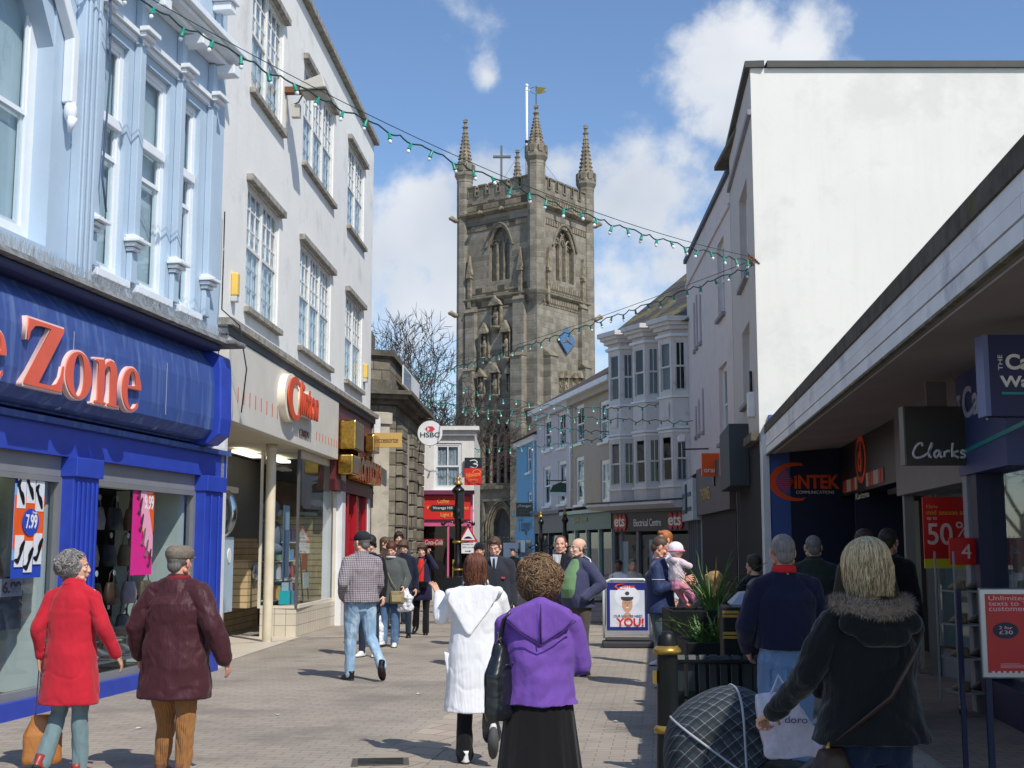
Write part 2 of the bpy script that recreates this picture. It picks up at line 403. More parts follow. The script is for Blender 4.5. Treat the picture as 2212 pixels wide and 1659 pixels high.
# ------------------------------------------------ cloth and flesh: closed shapes fused into one continuous surface
TMP = bpy.data.scenes.new('workshop')
def fuse(mb, name, voxel, smooth=4, parent=None, wr=0., wf=(7,7,4), fn=None, local=True, seed=0.):
    t0 = time.time(); nv0 = 0
    me = bpy.data.meshes.new('raw'); me.from_pydata([tuple(v) for v in mb.v], [], mb.f); me.update()
    o = bpy.data.objects.new('raw', me); TMP.collection.objects.link(o)
    md = o.modifiers.new('r', 'REMESH'); md.mode = 'VOXEL'; md.voxel_size = voxel; md.adaptivity = 0
    if smooth: q = o.modifiers.new('s', 'SMOOTH'); q.iterations = smooth; q.factor = .5
    with bpy.context.temp_override(scene=TMP, view_layer=TMP.view_layers[0]):
        dg = bpy.context.evaluated_depsgraph_get(); ev = o.evaluated_get(dg)
        m2 = bpy.data.meshes.new_from_object(ev, preserve_all_data_layers=False, depsgraph=dg)
    bpy.data.objects.remove(o); bpy.data.meshes.remove(me)
    m2.name = name; m2.materials.clear(); m2.materials.append(mb.m[0])
    m2.polygons.foreach_set('use_smooth', [True]*len(m2.polygons))
    if wr or fn:
        m2.update(); of = Vector((seed*3.1, seed*1.7, seed)); nv = len(m2.vertices); nn = noise.noise
        co = np.empty(nv*3); m2.vertices.foreach_get('co', co); co = co.reshape(-1, 3); no = np.empty(nv*3, dtype=np.float32); m2.vertex_normals.foreach_get('vector', no); no = no.reshape(-1, 3)
        d = np.zeros(nv); q = co*np.array(wf)+np.array(of)
        if wr: d = np.array([wr*(nn(p*.8+9.)*1.1 + nn(p*2.1+5.)*.45 - max(0., 1-abs(nn(p*1.1))*5)*.32 + nn(p*4.3)*.15) for p in q])
        if fn: d += np.array([fn(p, n_) for p, n_ in zip(co, no)])
        co = co + no*d[:, None]; m2.vertices.foreach_set('co', co.ravel()); m2.update()
    if name is None: return m2
    FT.append((name, nv0, time.time()-t0))
    o = bpy.data.objects.new(name, m2); col.objects.link(o)
    if parent is not None:
        o.parent = parent
        if not local: o.matrix_parent_inverse = pinv(parent)
    return o
# ================================================= THE SETTING
PAVE = mat('block_paving', (168,158,144), rough=.85, kind='paving', bw=.22, rh=.11, ms=.005, cb=(158,148,135), cm=(130,121,110), var=.1, vs=.5, bump=.004, bs=60, c2=(120,111,103), c2s=.9, c2t=.5, c2f=.6, rot=.12, c3=(98,90,84), c3s=9, c3t=.7, c3f=.5)
PAVE2 = mat('pale_paving', (178,164,148), rough=.85, kind='paving', bw=.45, rh=.3, ms=.008, cb=(166,153,138), cm=(120,110,100), var=.1, vs=.7, bump=.003, bs=50, rot=.5)
PAVE3 = mat('arcade_paving', (140,122,110), rough=.8, kind='paving', bw=.22, rh=.11, ms=.006, cb=(128,112,102), cm=(96,86,80), var=.12, vs=1.2, bump=.003, bs=50, rot=-.15)
g = MB(); g.quad((-400,-60,0),(400,-60,0),(400,900,0),(-400,900,0), PAVE); structure(g.build('ground'))
def band(name, pts, z, m):
    g = MB(); g.add([(x, y, z) for x, y in pts], [tuple(range(len(pts)))], m); return structure(g.build(name))
a, b, c, d = ground(700,1700), ground(1085,1475), ground(1110,1500), ground(860,1700)
band('pale_paving_band', [(a.x,a.y),(d.x,d.y),(c.x,c.y),(b.x,b.y)], .004, PAVE2)
a, b = ground(640,1390), ground(1500,1350)
band('cross_paving_band', [(-3.6,22.4),(4.2,23.4),(4.2,23.9),(-3.6,22.9)], .004, PAVE2)
band('cross_paving_strip', [(-3.4,26.4),(4.2,27.2),(4.2,27.5),(-3.4,26.7)], .004, PAVE2)
band('arcade_pavement', [(2.2,0),(7.5,0),(8.2,21.9),(4.45,21.9)], .004, PAVE3)
LIDM = mat('cast_iron_cover', (105,98,90), rough=.6, metal=.3, var=.2, vs=20, bump=.004, bs=80)
def cover(px, py, w, l, label):
    p = ground(px, py); t = thing('manhole_cover', label, 'drain cover', (p.x, p.y, 0), .1)
    m = MB(); m.box(-w/2, w/2, -l/2, l/2, .001, .012, LIDM); m.build('frame', t, local=True)
    m = MB()
    for i in range(5): m.box(-w*.4, w*.4, -l*.38+i*l*.19-.012, -l*.38+i*l*.19+.012, .0125, .017, BLACK)
    m.build('grille', t, local=True)
cover(822,1648,.42,.3,'rectangular iron drain cover in the paving left of the white cardigan woman')
cover(1150,1450,.4,.3,'small iron cover in the paving beyond the purple jumper woman')
# ------------------------------------------------ generic facade pieces
def sash(F, r, parent, y=.1, fm=None, cols=1, rows=1, sub=(1,1), bar=.03, fr=.06, sill=True, sm=None, back=None, mid=True, label=None, backd=.15, lint=False, flat=False):
    s0, z0, s1, z1 = r; fm = fm or WHITE; m = MB(F.M)
    m.box(s0, s0+fr, y, y+.08, z0, z1, fm); m.box(s1-fr, s1, y, y+.08, z0, z1, fm); m.box(s0+fr, s1-fr, y, y+.08, z1-fr, z1, fm); m.box(s0+fr, s1-fr, y, y+.08, z0, z0+fr*1.3, fm)
    W_ = s1-s0-2*fr; cw = W_/cols; zm = (z0+z1)/2
    for i in range(1, cols): m.box(s0+fr+cw*i-.035, s0+fr+cw*i+.035, y-.003, y+.083, z0+fr*1.3, z1-fr, fm)
    for i in range(cols):
        a = s0+fr+cw*i+(.035 if i else 0); b = s0+fr+cw*(i+1)-(.035 if i < cols-1 else 0)
        for (zz0, zz1, yy) in (((z0+fr*1.3, zm+.02, y+.045), (zm-.02, z1-fr, y+.015)) if mid else ((z0+fr*1.3, z1-fr, y+.02),)):
            m.box(a, b, yy, yy+.03, zz0, zz0+.05, fm); m.box(a, b, yy, yy+.03, zz1-.045, zz1, fm)
            m.box(a, a+.04, yy+.001, yy+.029, zz0+.05, zz1-.045, fm); m.box(b-.04, b, yy+.001, yy+.029, zz0+.05, zz1-.045, fm)
            for k in range(1, sub[0]): x = a+(b-a)*k/sub[0]; m.box(x-bar/2, x+bar/2, yy+.003, yy+.027, zz0+.05, zz1-.045, fm)
            for k in range(1, sub[1]): zz = zz0+(zz1-zz0)*k/sub[1]; m.box(a+.04, b-.04, yy+.005, yy+.025, zz-bar/2, zz+bar/2, fm)
    w = m.build('window', parent, label=label)
    m = MB(F.M); m.quad((s0+fr, y+.034, z0+fr), (s1-fr, y+.034, z0+fr), (s1-fr, y+.034, z1-fr), (s0+fr, y+.034, z1-fr), WGLASS); m.build('pane', w)
    m = MB(F.M); bm_ = back or DARK; yb = y+backd
    if back is not None and not isinstance(back, str):
        n_ = 1 if flat else max(4, int((s1-s0)/.05)); pts = []
        for i in range(n_): x0 = s0+(s1-s0)*i/n_; x1 = s0+(s1-s0)*(i+1)/n_; ya = yb+(.02 if i % 2 else 0); yb_ = yb+(0 if i % 2 else .02); m.quad((x0,ya,z0),(x1,yb_,z0),(x1,yb_,z1),(x0,ya,z1), bm_)
        m.build('curtain', w)
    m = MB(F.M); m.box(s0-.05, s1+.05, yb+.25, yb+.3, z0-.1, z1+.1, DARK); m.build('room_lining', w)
    if sill: m = MB(F.M); m.box(s0-.07, s1+.07, -.09, y+.02, z0-.09, z0-.003, sm or fm); m.build('sill', w, bevel=.006)
    return w
def shell(m, s0, s1, z0, z1, dep, mt, y=0.):
    m.box(s0, s0+.02, y+.001, y+dep, z0, z1, mt); m.box(s1-.02, s1, y+.001, y+dep, z0, z1, mt); m.box(s0+.02, s1-.02, y+dep-.02, y+dep, z0, z1, mt); m.box(s0+.02, s1-.02, y+.3, y+dep-.02, z1-.02, z1-.001, mt)
def pipe(F, s, z0, z1, m_, parent, r=.045, y=-.07):
    m = MB(F.M); m.tube([(s, y, z0), (s, y, z1)], r, m_, 8)
    for k in range(3): zz = z0+(z1-z0)*(k+.5)/3; m.box(s-r*1.3, s+r*1.3, y-r*1.2, 0, zz-.02, zz+.02, m_)
    m.build('drainpipe', parent)

# ------------------------------------------------ WHITE RENDERED BUILDING ON THE LEFT (card shop and chocolate shop below)
W = Fac((-4.03, 16.9), (-3.4, 29.8)); WL = W.L
RENDER = mat('white_render', (236,234,228), rough=.9, var=.03, vs=1.5, bump=.006, bs=14, c2=(204,202,198), c2s=1.1, c2t=.56, c2f=.7, c3=(120,116,110), c3s=7, c3t=.7, c3f=.6, streak=(216,214,210), streakf=.2)
CONC = mat('weathered_concrete', (168,163,154), rough=.95, var=.2, vs=8, bump=.02, bs=25, c2=(124,117,104), c2s=8, c2t=.52)
OLDW = mat('flaking_white_paint', (228,227,224), rough=.6, var=.06, vs=12, bump=.004, bs=60, c2=(170,162,150), c2s=14, c2t=.62)
wb = thing('rendered_building', 'tall white rendered building with peeling paint and many paned windows above the card shop', 'building', tuple(W.p(6, 0)))
rows = [(5.13, 7.05), (8.5, 10.42)]; cols_ = [(1.34, 3.38, 2), (4.98, 7.85, 3), (9.48, 11.6, 2)]
ops = [(a, z0, b, z1) for (z0, z1) in rows for (a, b, _) in cols_]
m = MB(W.M); m.wall(0, WL, 4.62, 11.42, ops, .2, RENDER); shell(m, 0, WL, 0, 11.42, 9, RENDER); m.build('wall', wb)
m = MB(W.M); m.box(-.02, WL+.12, -.12, .4, 11.425, 11.56, CONC); m.build('parapet_coping', wb, bevel=.015)
NETC = P('net_curtain', (240,240,240), .95)
for k, (s0, z0, s1, z1) in enumerate(ops):
    n = cols_[k % 3][2]
    w = sash(W, (s0, z0, s1, z1), wb, y=.03, fm=OLDW, cols=n, sub=(3, 3), bar=.028, sm=CONC, back=NETC, backd=.08, flat=True)
    m = MB(W.M); m.box(s0-.1, s1+.1, -.1, .0-.002, z1-.02, z1+.09, CONC); m.build('lintel', w, bevel=.01)
m = MB(W.M)      # lead-grey ledge between shops and upper wall
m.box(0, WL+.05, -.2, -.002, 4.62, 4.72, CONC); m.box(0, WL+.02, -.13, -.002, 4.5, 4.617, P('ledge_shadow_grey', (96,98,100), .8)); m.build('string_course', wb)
# floodlight on the upper wall
t = thing('floodlight', 'grey wedge shaped floodlight on a rusty bracket high on the white rendered wall', 'floodlight', tuple(W.p(4.3, 8.5)))
p0 = W.p(4.25, 9.35, .02); FL = P('lamp_grey', (190,186,176), .5); RUST = P('rusty_iron', (126,84,56), .9, var=.2)
LS, LZ = W.sz(655, 203, .3); q = W.p(LS, LZ, .3)
Mx = Matrix.Translation(q) @ Matrix.Rotation(W.d.angle(Vector((0,1,0)))*-1, 4, 'Z') @ Matrix.Scale(.72, 4)
m = MB(Mx)
v = [(-.02,-.35,-.02),(.62,-.42,.02),(.62,.42,.02),(-.02,.35,-.02),(-.02,-.22,.22),(.5,-.32,.38),(.5,.32,.38),(-.02,.22,.22)]
m.add(v, [(0,3,2,1),(4,5,6,7),(0,1,5,4),(1,2,6,5),(2,3,7,6),(3,0,4,7)], FL); m.build('housing', t, bevel=.02)
m = MB(Mx); m.box(.0, .58, -.3, .3, -.055, -.024, P('lamp_glass', (120,112,98), .15)); m.build('lens', t)
m = MB(W.M); m.box(LS-.1, LS+.05, -.3, -.001, LZ, LZ+.1, RUST); m.tube([(LS,-.3,LZ),(LS,-.22,LZ-.15),(LS,-.1,LZ-.2)], .015, STEEL); m.box(LS-.07, LS+.05, -.26, -.12, LZ-.42, LZ-.2, FL); m.box(LS-.03, LS+.02, -.02, -.001, LZ-.6, LZ-.1, FL); m.build('bracket', t)
def alarm(F, s, z, label, parent=None, w=.14, h=.42, c=(235,196,96)):
    t = thing('alarm_box', label, 'alarm box', tuple(F.p(s, z)))
    m = MB(F.M); m.box(s-w/2, s+w/2, -.1, -.001, z, z+h*.8, P('alarm_yellow', c, .4)); m.build('housing', t, bevel=.02)
    m = MB(F.M); m.box(s-w/2+.005, s+w/2-.005, -.09, -.001, z-h*.2, z-.002, P('alarm_base', 200, .4)); m.build('strobe', t, bevel=.01)
s_, z_ = W.sz(508, 640, .05); alarm(W, s_, z_, 'tall yellow alarm box on the white wall nearest the pale blue house')
s_, z_ = W.sz(790, 818, .05); alarm(W, s_, z_, 'small yellow alarm box at the far bottom corner of the white wall', w=.22, h=.42)
def wire(pts, r, name, label, cat, mt=None):
    m = MB(); m.tube(pts, r, mt or BLACK, 5); return tag(m.build(name), label, cat)
# --- card shop
CREAM = P('cream_fascia', (214,208,196), .55, var=.04); CREAMF = P('cream_frame', (222,214,196), .5)
TILE = mat('cream_tiles', (216,206,186), rough=.35, kind='masonry', bw=.2, rh=.2, ms=.006, offs=0, cb=(210,200,180), cm=(150,142,128), var=.04)
LITE = emis('added_ceiling_glow', (255,248,232), 2.2)  # emission for the panels added under the card shop ceiling
cs_ = thing('card_shop', 'card shop with wide cream fascia, orange script sign, glass front and slim cream column', 'shop', tuple(W.p(4, 0)))
f0 = W.sz(497, 905, .12); f1 = W.sz(730, 990, .12); FS0, FS1 = .12, f1[0]
m = MB(W.M); m.box(FS0, FS1, -.12, .02, 3.33, 4.49, CREAM); m.build('fascia', cs_, bevel=.008)
m = MB(W.M); m.quad((FS0, .021, 3.34), (FS1, .021, 3.34), (FS1, 2.2, 3.34), (FS0, 2.2, 3.34), P('shop_soffit', (205,196,176), .7)); m.build('soffit', cs_)
m = MB(W.M); m.box(.6, 1.3, 1.4, 1.6, 3.25, 3.3, LITE); m.box(5.2, 6.6, 1.0, 1.2, 3.25, 3.3, LITE); m.box(6.9, 8.1, .8, 1.0, 3.25, 3.3, LITE); m.box(2.2, 3.4, 1.3, 1.5, 3.28, 3.32, LITE); m.build('added_glow_panel', cs_, split=True)  # glowing panels added to brighten the card shop interior, no known lamps
ORG = P('orange_red_sign', (214,78,38), .4); IVORY = P('ivory_sign', (246,236,214), .4)
m = MB(W.M)
for x in list(range(0, 8)): s_ = W.sz(513+x*13.2-x*x*.12, 880, .12)[0]; m.box(s_-.012, s_+.012, -.127, -.121, 3.62, 3.83, ORG)
for x in range(0, 8): s_ = W.sz(683+x*7-x*x*.1, 950, .12)[0]; m.box(s_-.012, s_+.012, -.127, -.121, 3.55, 3.7, ORG)
m.build('dashes', cs_)
# sign: big round C with linton, a small line under it
r_ = W.rect(608, 935, 680, 820, .2); s0, z0, s1, z1 = r_; z0 -= .05
sg = shape([ell(0,0,1,1)], (s0, 3.62, s0+1.05, 4.42), .12, W, IVORY, cs_, ext=.24, name='sign_disc')
C_ = [ell(0,0,1,1.05,40,50,320)+ell(.18,0,.62,.78,40,315,55)[::1]]
shape(C_, (s0+.12, 3.66, s0+1.05, 4.38), .27, W, ORG, sg, ext=.02, name='letter')
text('linton', (s0+.98, 3.83, s0+2.35, 4.34), .2, W, IVORY, sg, ext=.14, off=.05, shear=.12)
text('linton', (s0+.95, 3.8, s0+2.38, 4.36), .285, W, ORG, sg, ext=.03, off=.025, shear=.12)
text('CARDS', (s0+1.6, 3.5, s0+2.35, 3.62), .14, W, P('brown_letters', (120,84,60), .5), sg, ext=.01)
# glazing, column, doors
m = MB(W.M); c = W.M.inverted() @ Vector((-4.13, 21.45, 0)); m.tube([(c.x, c.y, 0), (c.x, c.y, 3.34)], .085, mat('column_cream', (226,214,186), rough=.5, var=.08, c2=(120,70,40), c2s=5, c2t=.66), 16, caps=False); m.tube([(c.x,c.y,3.2),(c.x,c.y,3.335)], .1, CREAMF, 16); m.build('column', cs_)
wx0 = W.sz(640, 1200, -.12)[0]; wx1 = W.sz(722, 1200, -.05)[0]
m = MB(W.M)
m.prism([(wx0, .1), (wx0-.02, .75), (wx0+.1, .75), (wx1, .3), (wx1, .02)], 0, .5, TILE, ax='z')
m.box(.3, 1.35, .3, .42, 0, .45, TILE); m.build('plinth', cs_, split=True)
m = MB(W.M); m.box(wx0-.02, wx0+.03, .08, .13, .5, 3.33, STEEL); m.box(wx1-.05, wx1, .02, .08, .5, 3.33, CREAMF); m.box(wx0, wx1-.05, .06, .12, .5, .56, CREAMF); m.box(wx0+.03, wx1-.05, .06, .12, 3.2, 3.33, CREAMF); m.box(wx0-.02, wx0+.03, .75, .8, .5, 3.33, CREAMF)
m.box(wx0-.02, wx0+.02, .13, .75, .5, .55, CREAMF); m.build('window_frame', cs_)
m = MB(W.M); m.quad((wx0, .1, .5), (wx1, .1, .5), (wx1, .1, 3.3), (wx0, .1, 3.3), GLASS); m.quad((wx0-.01, .1, .5), (wx0-.01, .78, .5), (wx0-.01, .78, 3.3), (wx0-.01, .1, 3.3), GLASS)
m.quad((.15, .35, .45), (1.3, .35, .45), (1.3, .35, 3.3), (.15, .35, 3.3), GLASS); m.build('pane', cs_, split=True)
m = MB(W.M); m.box(wx1, wx1+.36, -.1, .3, 0, 3.33, WHITE); m.box(.0, .14, -.14, .3, 0, 3.33, WHITE); m.build('pilaster', cs_, split=True)
BROWN = P('slat_wall', (176,140,92), .6)
SLAT = mat('slat_wall_boards', (206,182,138), rough=.55, kind='boards', bw=4, rh=.12, ms=.012, cb=(198,174,130), cm=(150,126,88))
m = MB(W.M); m.box(.0, wx1, 3.0, 3.05, 0, 3.3, INT); m.box(wx0+.1, wx1, 1.6, 1.65, .0, 1.75, SLAT); m.box(wx0+.1, wx1, 1.6, 1.65, 1.753, 3.3, P('upper_shop_wall', (96,98,92), .7)); m.box(1.4, wx0+.1, 1.9, 1.95, 0, 3.3, P('lobby_back', (150,152,142), .7)); m.box(1.5, wx0, 1.85, 1.89, 2.3, 3.2, P('dark_sign_band', (40,40,42), .6)); m.box(wx1-.02, wx1, .3, 1.6, .5, 2.2, SLAT); m.box(-.05, 0, .3, 3., 0, 3.3, INT); m.build('interior_wall', cs_)
m = MB(W.M); m.quad((.14,.0,.006),(wx0,.0,.006),(wx0,3,.006),(.14,3,.006), P('lobby_tiles', (206,196,178), .5)); m.build('lobby_floor', cs_)
def leaf(F, s0, y0, s1, y1, z1, parent, fm, w=.09, name='door', kick=.2, handle=True):
    d = Vector((s1-s0, y1-y0, 0)); l_ = d.length; a = math.atan2(d.y, d.x); M_ = F.M @ Matrix.Translation((s0, y0, 0)) @ Matrix.Rotation(a, 4, 'Z')
    m = MB(M_); m.box(0, w, -.025, .025, .02, z1, fm); m.box(l_-w, l_, -.025, .025, .02, z1, fm); m.box(w, l_-w, -.025, .025, z1-w, z1, fm); m.box(w, l_-w, -.025, .025, .02, kick, fm); o = m.build(name, parent)
    m = MB(M_); m.quad((w, 0, kick), (l_-w, 0, kick), (l_-w, 0, z1-w), (w, 0, z1-w), GLASS); m.build('pane', o)
    if handle: m = MB(M_); m.box(l_-w*.9, l_-.01, -.06, -.026, .95, 1.3, fm); m.build('handle', o)
leaf(W, 1.35, .35, 1.75, .95, 2.5, cs_, CREAMF, w=.1); leaf(W, 2.9, .8, 4.0, .95, 2.5, cs_, CREAMF, w=.12)
m = MB(W.M); m.box(1.3, 1.42, .3, .42, 0, 3.33, CREAMF); m.box(1.42, wx0, 1.2, 1.26, 2.55, 2.65, CREAMF); m.build('door_frame', cs_)
# goods behind the glass
def goods(name, label, cat, build, group=None):
    m = MB(W.M); build(m); return tag(m.build(name), label, cat, group)
SILV = P('foil_silver', (190,196,200), .15, metal=.9); TEDDY = P('grey_plush', (120,124,136), .95)
goods('foil_balloon', 'large silver foil balloon shaped like a zero hanging inside the card shop door', 'balloon', lambda m: m.tube([(3.9+.0, 1.0+.2*math.cos(R(a)), 2.15+.34*math.sin(R(a))) for a in range(0, 361, 15)], .085, SILV, 10, caps=False))
def bear(m):
    x, y, z = wx0+.55, .75, 1.75
    m.ball((x,y,z), (.26,.22,.34), TEDDY); m.ball((x,y-.02,z+.5), (.2,.18,.2), TEDDY); m.ball((x-.15,y,z+.66), .07, TEDDY); m.ball((x+.15,y,z+.66), .07, TEDDY); m.ball((x,y-.18,z+.45), (.09,.08,.07), P('plush_muzzle', (190,180,160), .9))
    m.ball((x-.22,y-.12,z-.2), (.1,.18,.11), TEDDY); m.ball((x+.22,y-.12,z-.2), (.1,.18,.11), TEDDY); m.ball((x-.28,y-.05,z+.12), (.08,.08,.2), TEDDY); m.ball((x+.28,y-.05,z+.12), (.08,.08,.2), TEDDY)
goods('teddy_bear', 'big grey plush bear sitting high in the card shop window', 'toy', bear)
def totem(m):
    m.box(wx0+.45, wx0+.85, .45, .48, 1.0, 2.35, P('poster_pale', (168,190,206), .5)); m.box(wx0+.47, wx0+.83, .44, .45, 1.05, 1.9, P('poster_slate', (104,126,150), .5)); m.box(wx0+.3, wx0+1.0, .4, .5, .56, .6, WHITE); m.tube([(wx0+.65,.5,.6),(wx0+.65,.5,1.0)], .015, STEEL)
goods('display_stand', 'tall pale blue poster stand in the card shop window', 'display stand', totem)
goods('gift_box', 'small turquoise and purple gift boxes at the foot of the card shop window', 'gift box', lambda m: (m.box(wx0+.15, wx0+.45, .25, .45, .56, .8, P('turq', (60,200,205), .3)), m.box(wx0+.47, wx0+.6, .25, .4, .56, .78, P('violet', (130,90,200), .3)), m.box(wx0+.2, wx0+.42, .28, .42, .803, .95, P('pale_box', (190,205,215), .3))))
goods('newspaper_rack', 'white wire rack of leaflets at the right of the card shop window', 'rack', lambda m: [m.box(wx0+1.5, wx0+1.95, .3+.03*k, .32+.03*k, .8+.35*k, 1.1+.35*k, [P('leaf_a', (226,220,206), .6), P('leaf_b', (206,120,80), .6)][k % 2]) for k in range(3)] + [m.tube([(wx0+1.48, .3, .56), (wx0+1.48, .42, 1.95)], .012, STEEL), m.tube([(wx0+1.97, .3, .56), (wx0+1.97, .42, 1.95)], .012, STEEL)])
goods('counter', 'wooden slatted counter with bags inside the card shop', 'counter', lambda m: (m.box(wx0+.05, wx0+1.2, 1.0, 1.3, .5, 1.35, SLAT), m.ball((wx0+.4, .95, 1.12), (.2,.06,.16), SILV)))
GC = [(214,90,110),(240,200,90),(110,160,210),(230,226,214),(150,110,180),(120,180,130)]
for row in range(4):
    for j in range(5):
        z0 = .62+row*.36; x0_ = wx0+.95+j*.36; ci = (row*2+j) % 6
        t_ = goods('gift_box', '%s gift box, number %s on the %s shelf of the card shop window' % (['pink','yellow','sky blue','cream','violet','green'][ci], ['one','two','three','four','five'][j], ['lowest','second lowest','second highest','highest'][row]), 'gift box', lambda m: m.box(x0_, x0_+.22, .75, .9, z0, z0+.2+.04*((j+row) % 3), P('gift_%d' % ci, GC[ci], .4)), 'gift boxes in the card shop window')
m = MB(W.M)
for row in range(4): m.box(wx0+.85, wx1-.1, .7, 1.0, .585+row*.36, .605+row*.36, WHITE)
m.build('shelf', cs_, split=True)
def cardrack(m):
    for k in range(9):
        for j in range(3): m.box(.25+j*.28, .25+j*.28+.22, .5, .52, .5+k*.22, .68+k*.22, P('card%d' % ((k*3+j) % 6), [(190,60,40),(220,214,200),(110,60,46),(236,150,90),(90,110,130),(200,190,160)][(k*5+j) % 6], .5))
    m.box(.2, 1.1, .525, .56, .45, 2.5, P('rack_dark', 50, .6))
goods('card_rack', 'rack of greeting cards behind the narrow glass beside the blue shop', 'card rack', cardrack)
goods('window_poster', 'pale poster with a round white spot on the card shop door glass', 'poster', lambda m: (m.box(3.2, 3.75, .72, .735, .55, 1.75, P('poster_pale', (168,190,206), .5)), m.prism([(3.47+.1*math.cos(R(a)), 1.45+.12*math.sin(R(a))) for a in range(0,360,20)], .705, .718, WHITE)))
# --- chocolate shop
MAR = P('maroon_panel', (98,40,46), .4); RED = P('red_frame', (176,24,40), .35); LEDR = P('gold_leaf', (214,170,84), .18, metal=1., var=.2, vs=14)
ch = thing('chocolate_shop', 'narrow chocolate shop with red door frames and gold letters on a maroon fascia', 'shop', tuple(W.p(10.5, 0)))
c0 = FS1+.05; c1 = WL-.08
m = MB(W.M); m.box(c0, c1, -.06, .05, 2.72, 4.49, MAR); m.box(c0, c1, -.1, .05, 2.72, 2.95, MAR); m.build('fascia', ch)
m = MB(W.M); m.box(c0+.1, c0+1.1, -.45, -.08, 3.55, 4.15, LEDR); m.box(c0+.1, c0+.95, -.4, -.08, 3.05, 3.45, LEDR); m.box(c1-1.1, c1-.3, -.3, -.08, 3.75, 4.15, LEDR); m.build('gold_box', ch, bevel=.03, split=True)
text('horntons', (c0+1.15, 3.0, c1-.1, 3.7), .2, W, LEDR, ch, ext=.25, off=.03)
wx1p = wx1+.36
m = MB(W.M)
for (a, b) in ((wx1p+.02, wx1p+.12), (wx1p+.55, wx1p+.8), (wx1p+1.7, wx1p+1.95), (c1-.55, c1-.35)): m.box(a, b, -.03, .15, .02, 2.72, RED)
m.box(wx1p+.12, wx1p+.55, -.02, .1, 0, .5, MAR); m.build('door_frame', ch)
leaf(W, wx1p+.8, .1, wx1p+1.65, .1, 2.3, ch, RED, w=.14, kick=.3)
m = MB(W.M); m.quad((wx1p+.12,.05,.5),(wx1p+.55,.05,.5),(wx1p+.55,.05,2.7),(wx1p+.12,.05,2.7), GLASS); m.quad((wx1p+1.95,.05,.1),(c1-.55,.05,.1),(c1-.55,.05,2.7),(wx1p+1.95,.05,2.7), GLASS); m.build('pane', ch, split=True)
m = MB(W.M); m.box(wx1p, c1, 1.5, 1.55, 0, 3, P('shop_inside_tan', (170,140,110), .8)); m.box(c1-.3, c1, -.05, .4, 0, 2.72, WHITE); m.build('interior_wall', ch)
pipe(W, WL-.05, 2.5, 4.6, STEEL, wb, .04)
def hang_sign(name, label, cat, p, w, h, th, mt, rz=0., group=None):
    t = thing(name, label, cat, (p.x, p.y, p.z), rz, group)
    m = MB(); m.box(-w/2, w/2, -th/2, th/2, -h/2, h/2, mt); m.build('board', t, local=True, bevel=.006); return t
class LF:   # a local flat frame used for lettering on free standing boards
    def __init__(s): s.M = Matrix.Identity(4)
LFI = LF()
p = at(836, 951, 30.2); t = hang_sign('hanging_sign', 'tan board sign with small dark lettering reading Accessorize projecting past the white wall', 'sign', p, .72, .36, .05, P('tan_board', (206,168,96), .5))
text('Accessorize', (-.27, -.06, .27, .07), .026, LFI, P('dark_purple', (60,40,70), .5), t, ext=.008, local=True)
m = MB(); m.tube([(-.36, 0, .12), (-.6, 0, .12)], .02, BLACK); m.build('bracket', t, local=True)
p = at(812, 920, 30.3); t = hang_sign('blank_sign_box', 'plain white box sign above the tan board sign', 'sign', p, .22, .4, .1, WHITE)

# ------------------------------------------------ PALE BLUE VICTORIAN HOUSE over the shoe shop
B = Fac((-5.76, 6.0), (-4.03, 16.9)); BL_ = B.L
PB = mat('pale_blue_render', (178,197,214), rough=.7, var=.04, vs=1.5, bump=.003, bs=20, c2=(160,184,210), c2s=1.2, c2t=.55, c2f=.6, c3=(120,130,140), c3s=12, c3t=.74, c3f=.5)
TRIM = P('white_stucco_trim', (232,236,240), .55, var=.03)
bh = thing('blue_house', 'pale blue Victorian building with white sash windows and moulded trim over the shoe shop', 'building', tuple(B.p(8, 0)))
bw = [(4.2, 4.62, 6.5, 7.35), (7.5, 4.62, 8.14, 7.38), (8.48, 4.62, 9.3, 7.38), (9.66, 4.62, 10.22, 7.38)]
up = [(7.9, 8.55, 8.6, 10.9), (8.95, 8.55, 9.6, 10.9), (9.95, 8.55, 10.45, 10.9)]
m = MB(B.M); m.wall(0, BL_, 4.15, 11.6, bw+up, .2, PB); shell(m, 0, BL_, 0, 11.6, 9, PB); m.build('wall', bh)
# big near window: arched mullioned sashes
NET2 = P('pale_blind', (190,206,214), .9)
w = sash(B, (4.2, 4.62, 6.5, 7.35), bh, y=.2, fm=TRIM, cols=3, bar=.03, fr=.14, back=NET2, backd=.09, flat=True, sill=False, label='wide white sash window at the near end')
m = MB(B.M)
m.prism([(6.1,7.35),(6.5,6.75),(6.55,6.75),(6.55,7.5),(4.1,7.5),(4.1,7.35)], .02, .33, PB); m.build('arch_head', bh)
m = MB(B.M); m.prism([(5.1,7.9),(6.35,7.55),(6.78,6.95),(6.78,6.2),(6.66,6.2),(6.66,6.9),(6.3,7.38),(5.1,7.72)], -.12, -.002, TRIM); m.build('hood_mould', bh, bevel=.015)
m = MB(B.M); m.ball((6.72, -.08, 6.12), (.07, .07, .13), TRIM, 12, 8); m.tube([(6.72,-.1,6.05),(6.72,-.08,5.9)], [.06,.02], TRIM); m.build('label_stop', bh)
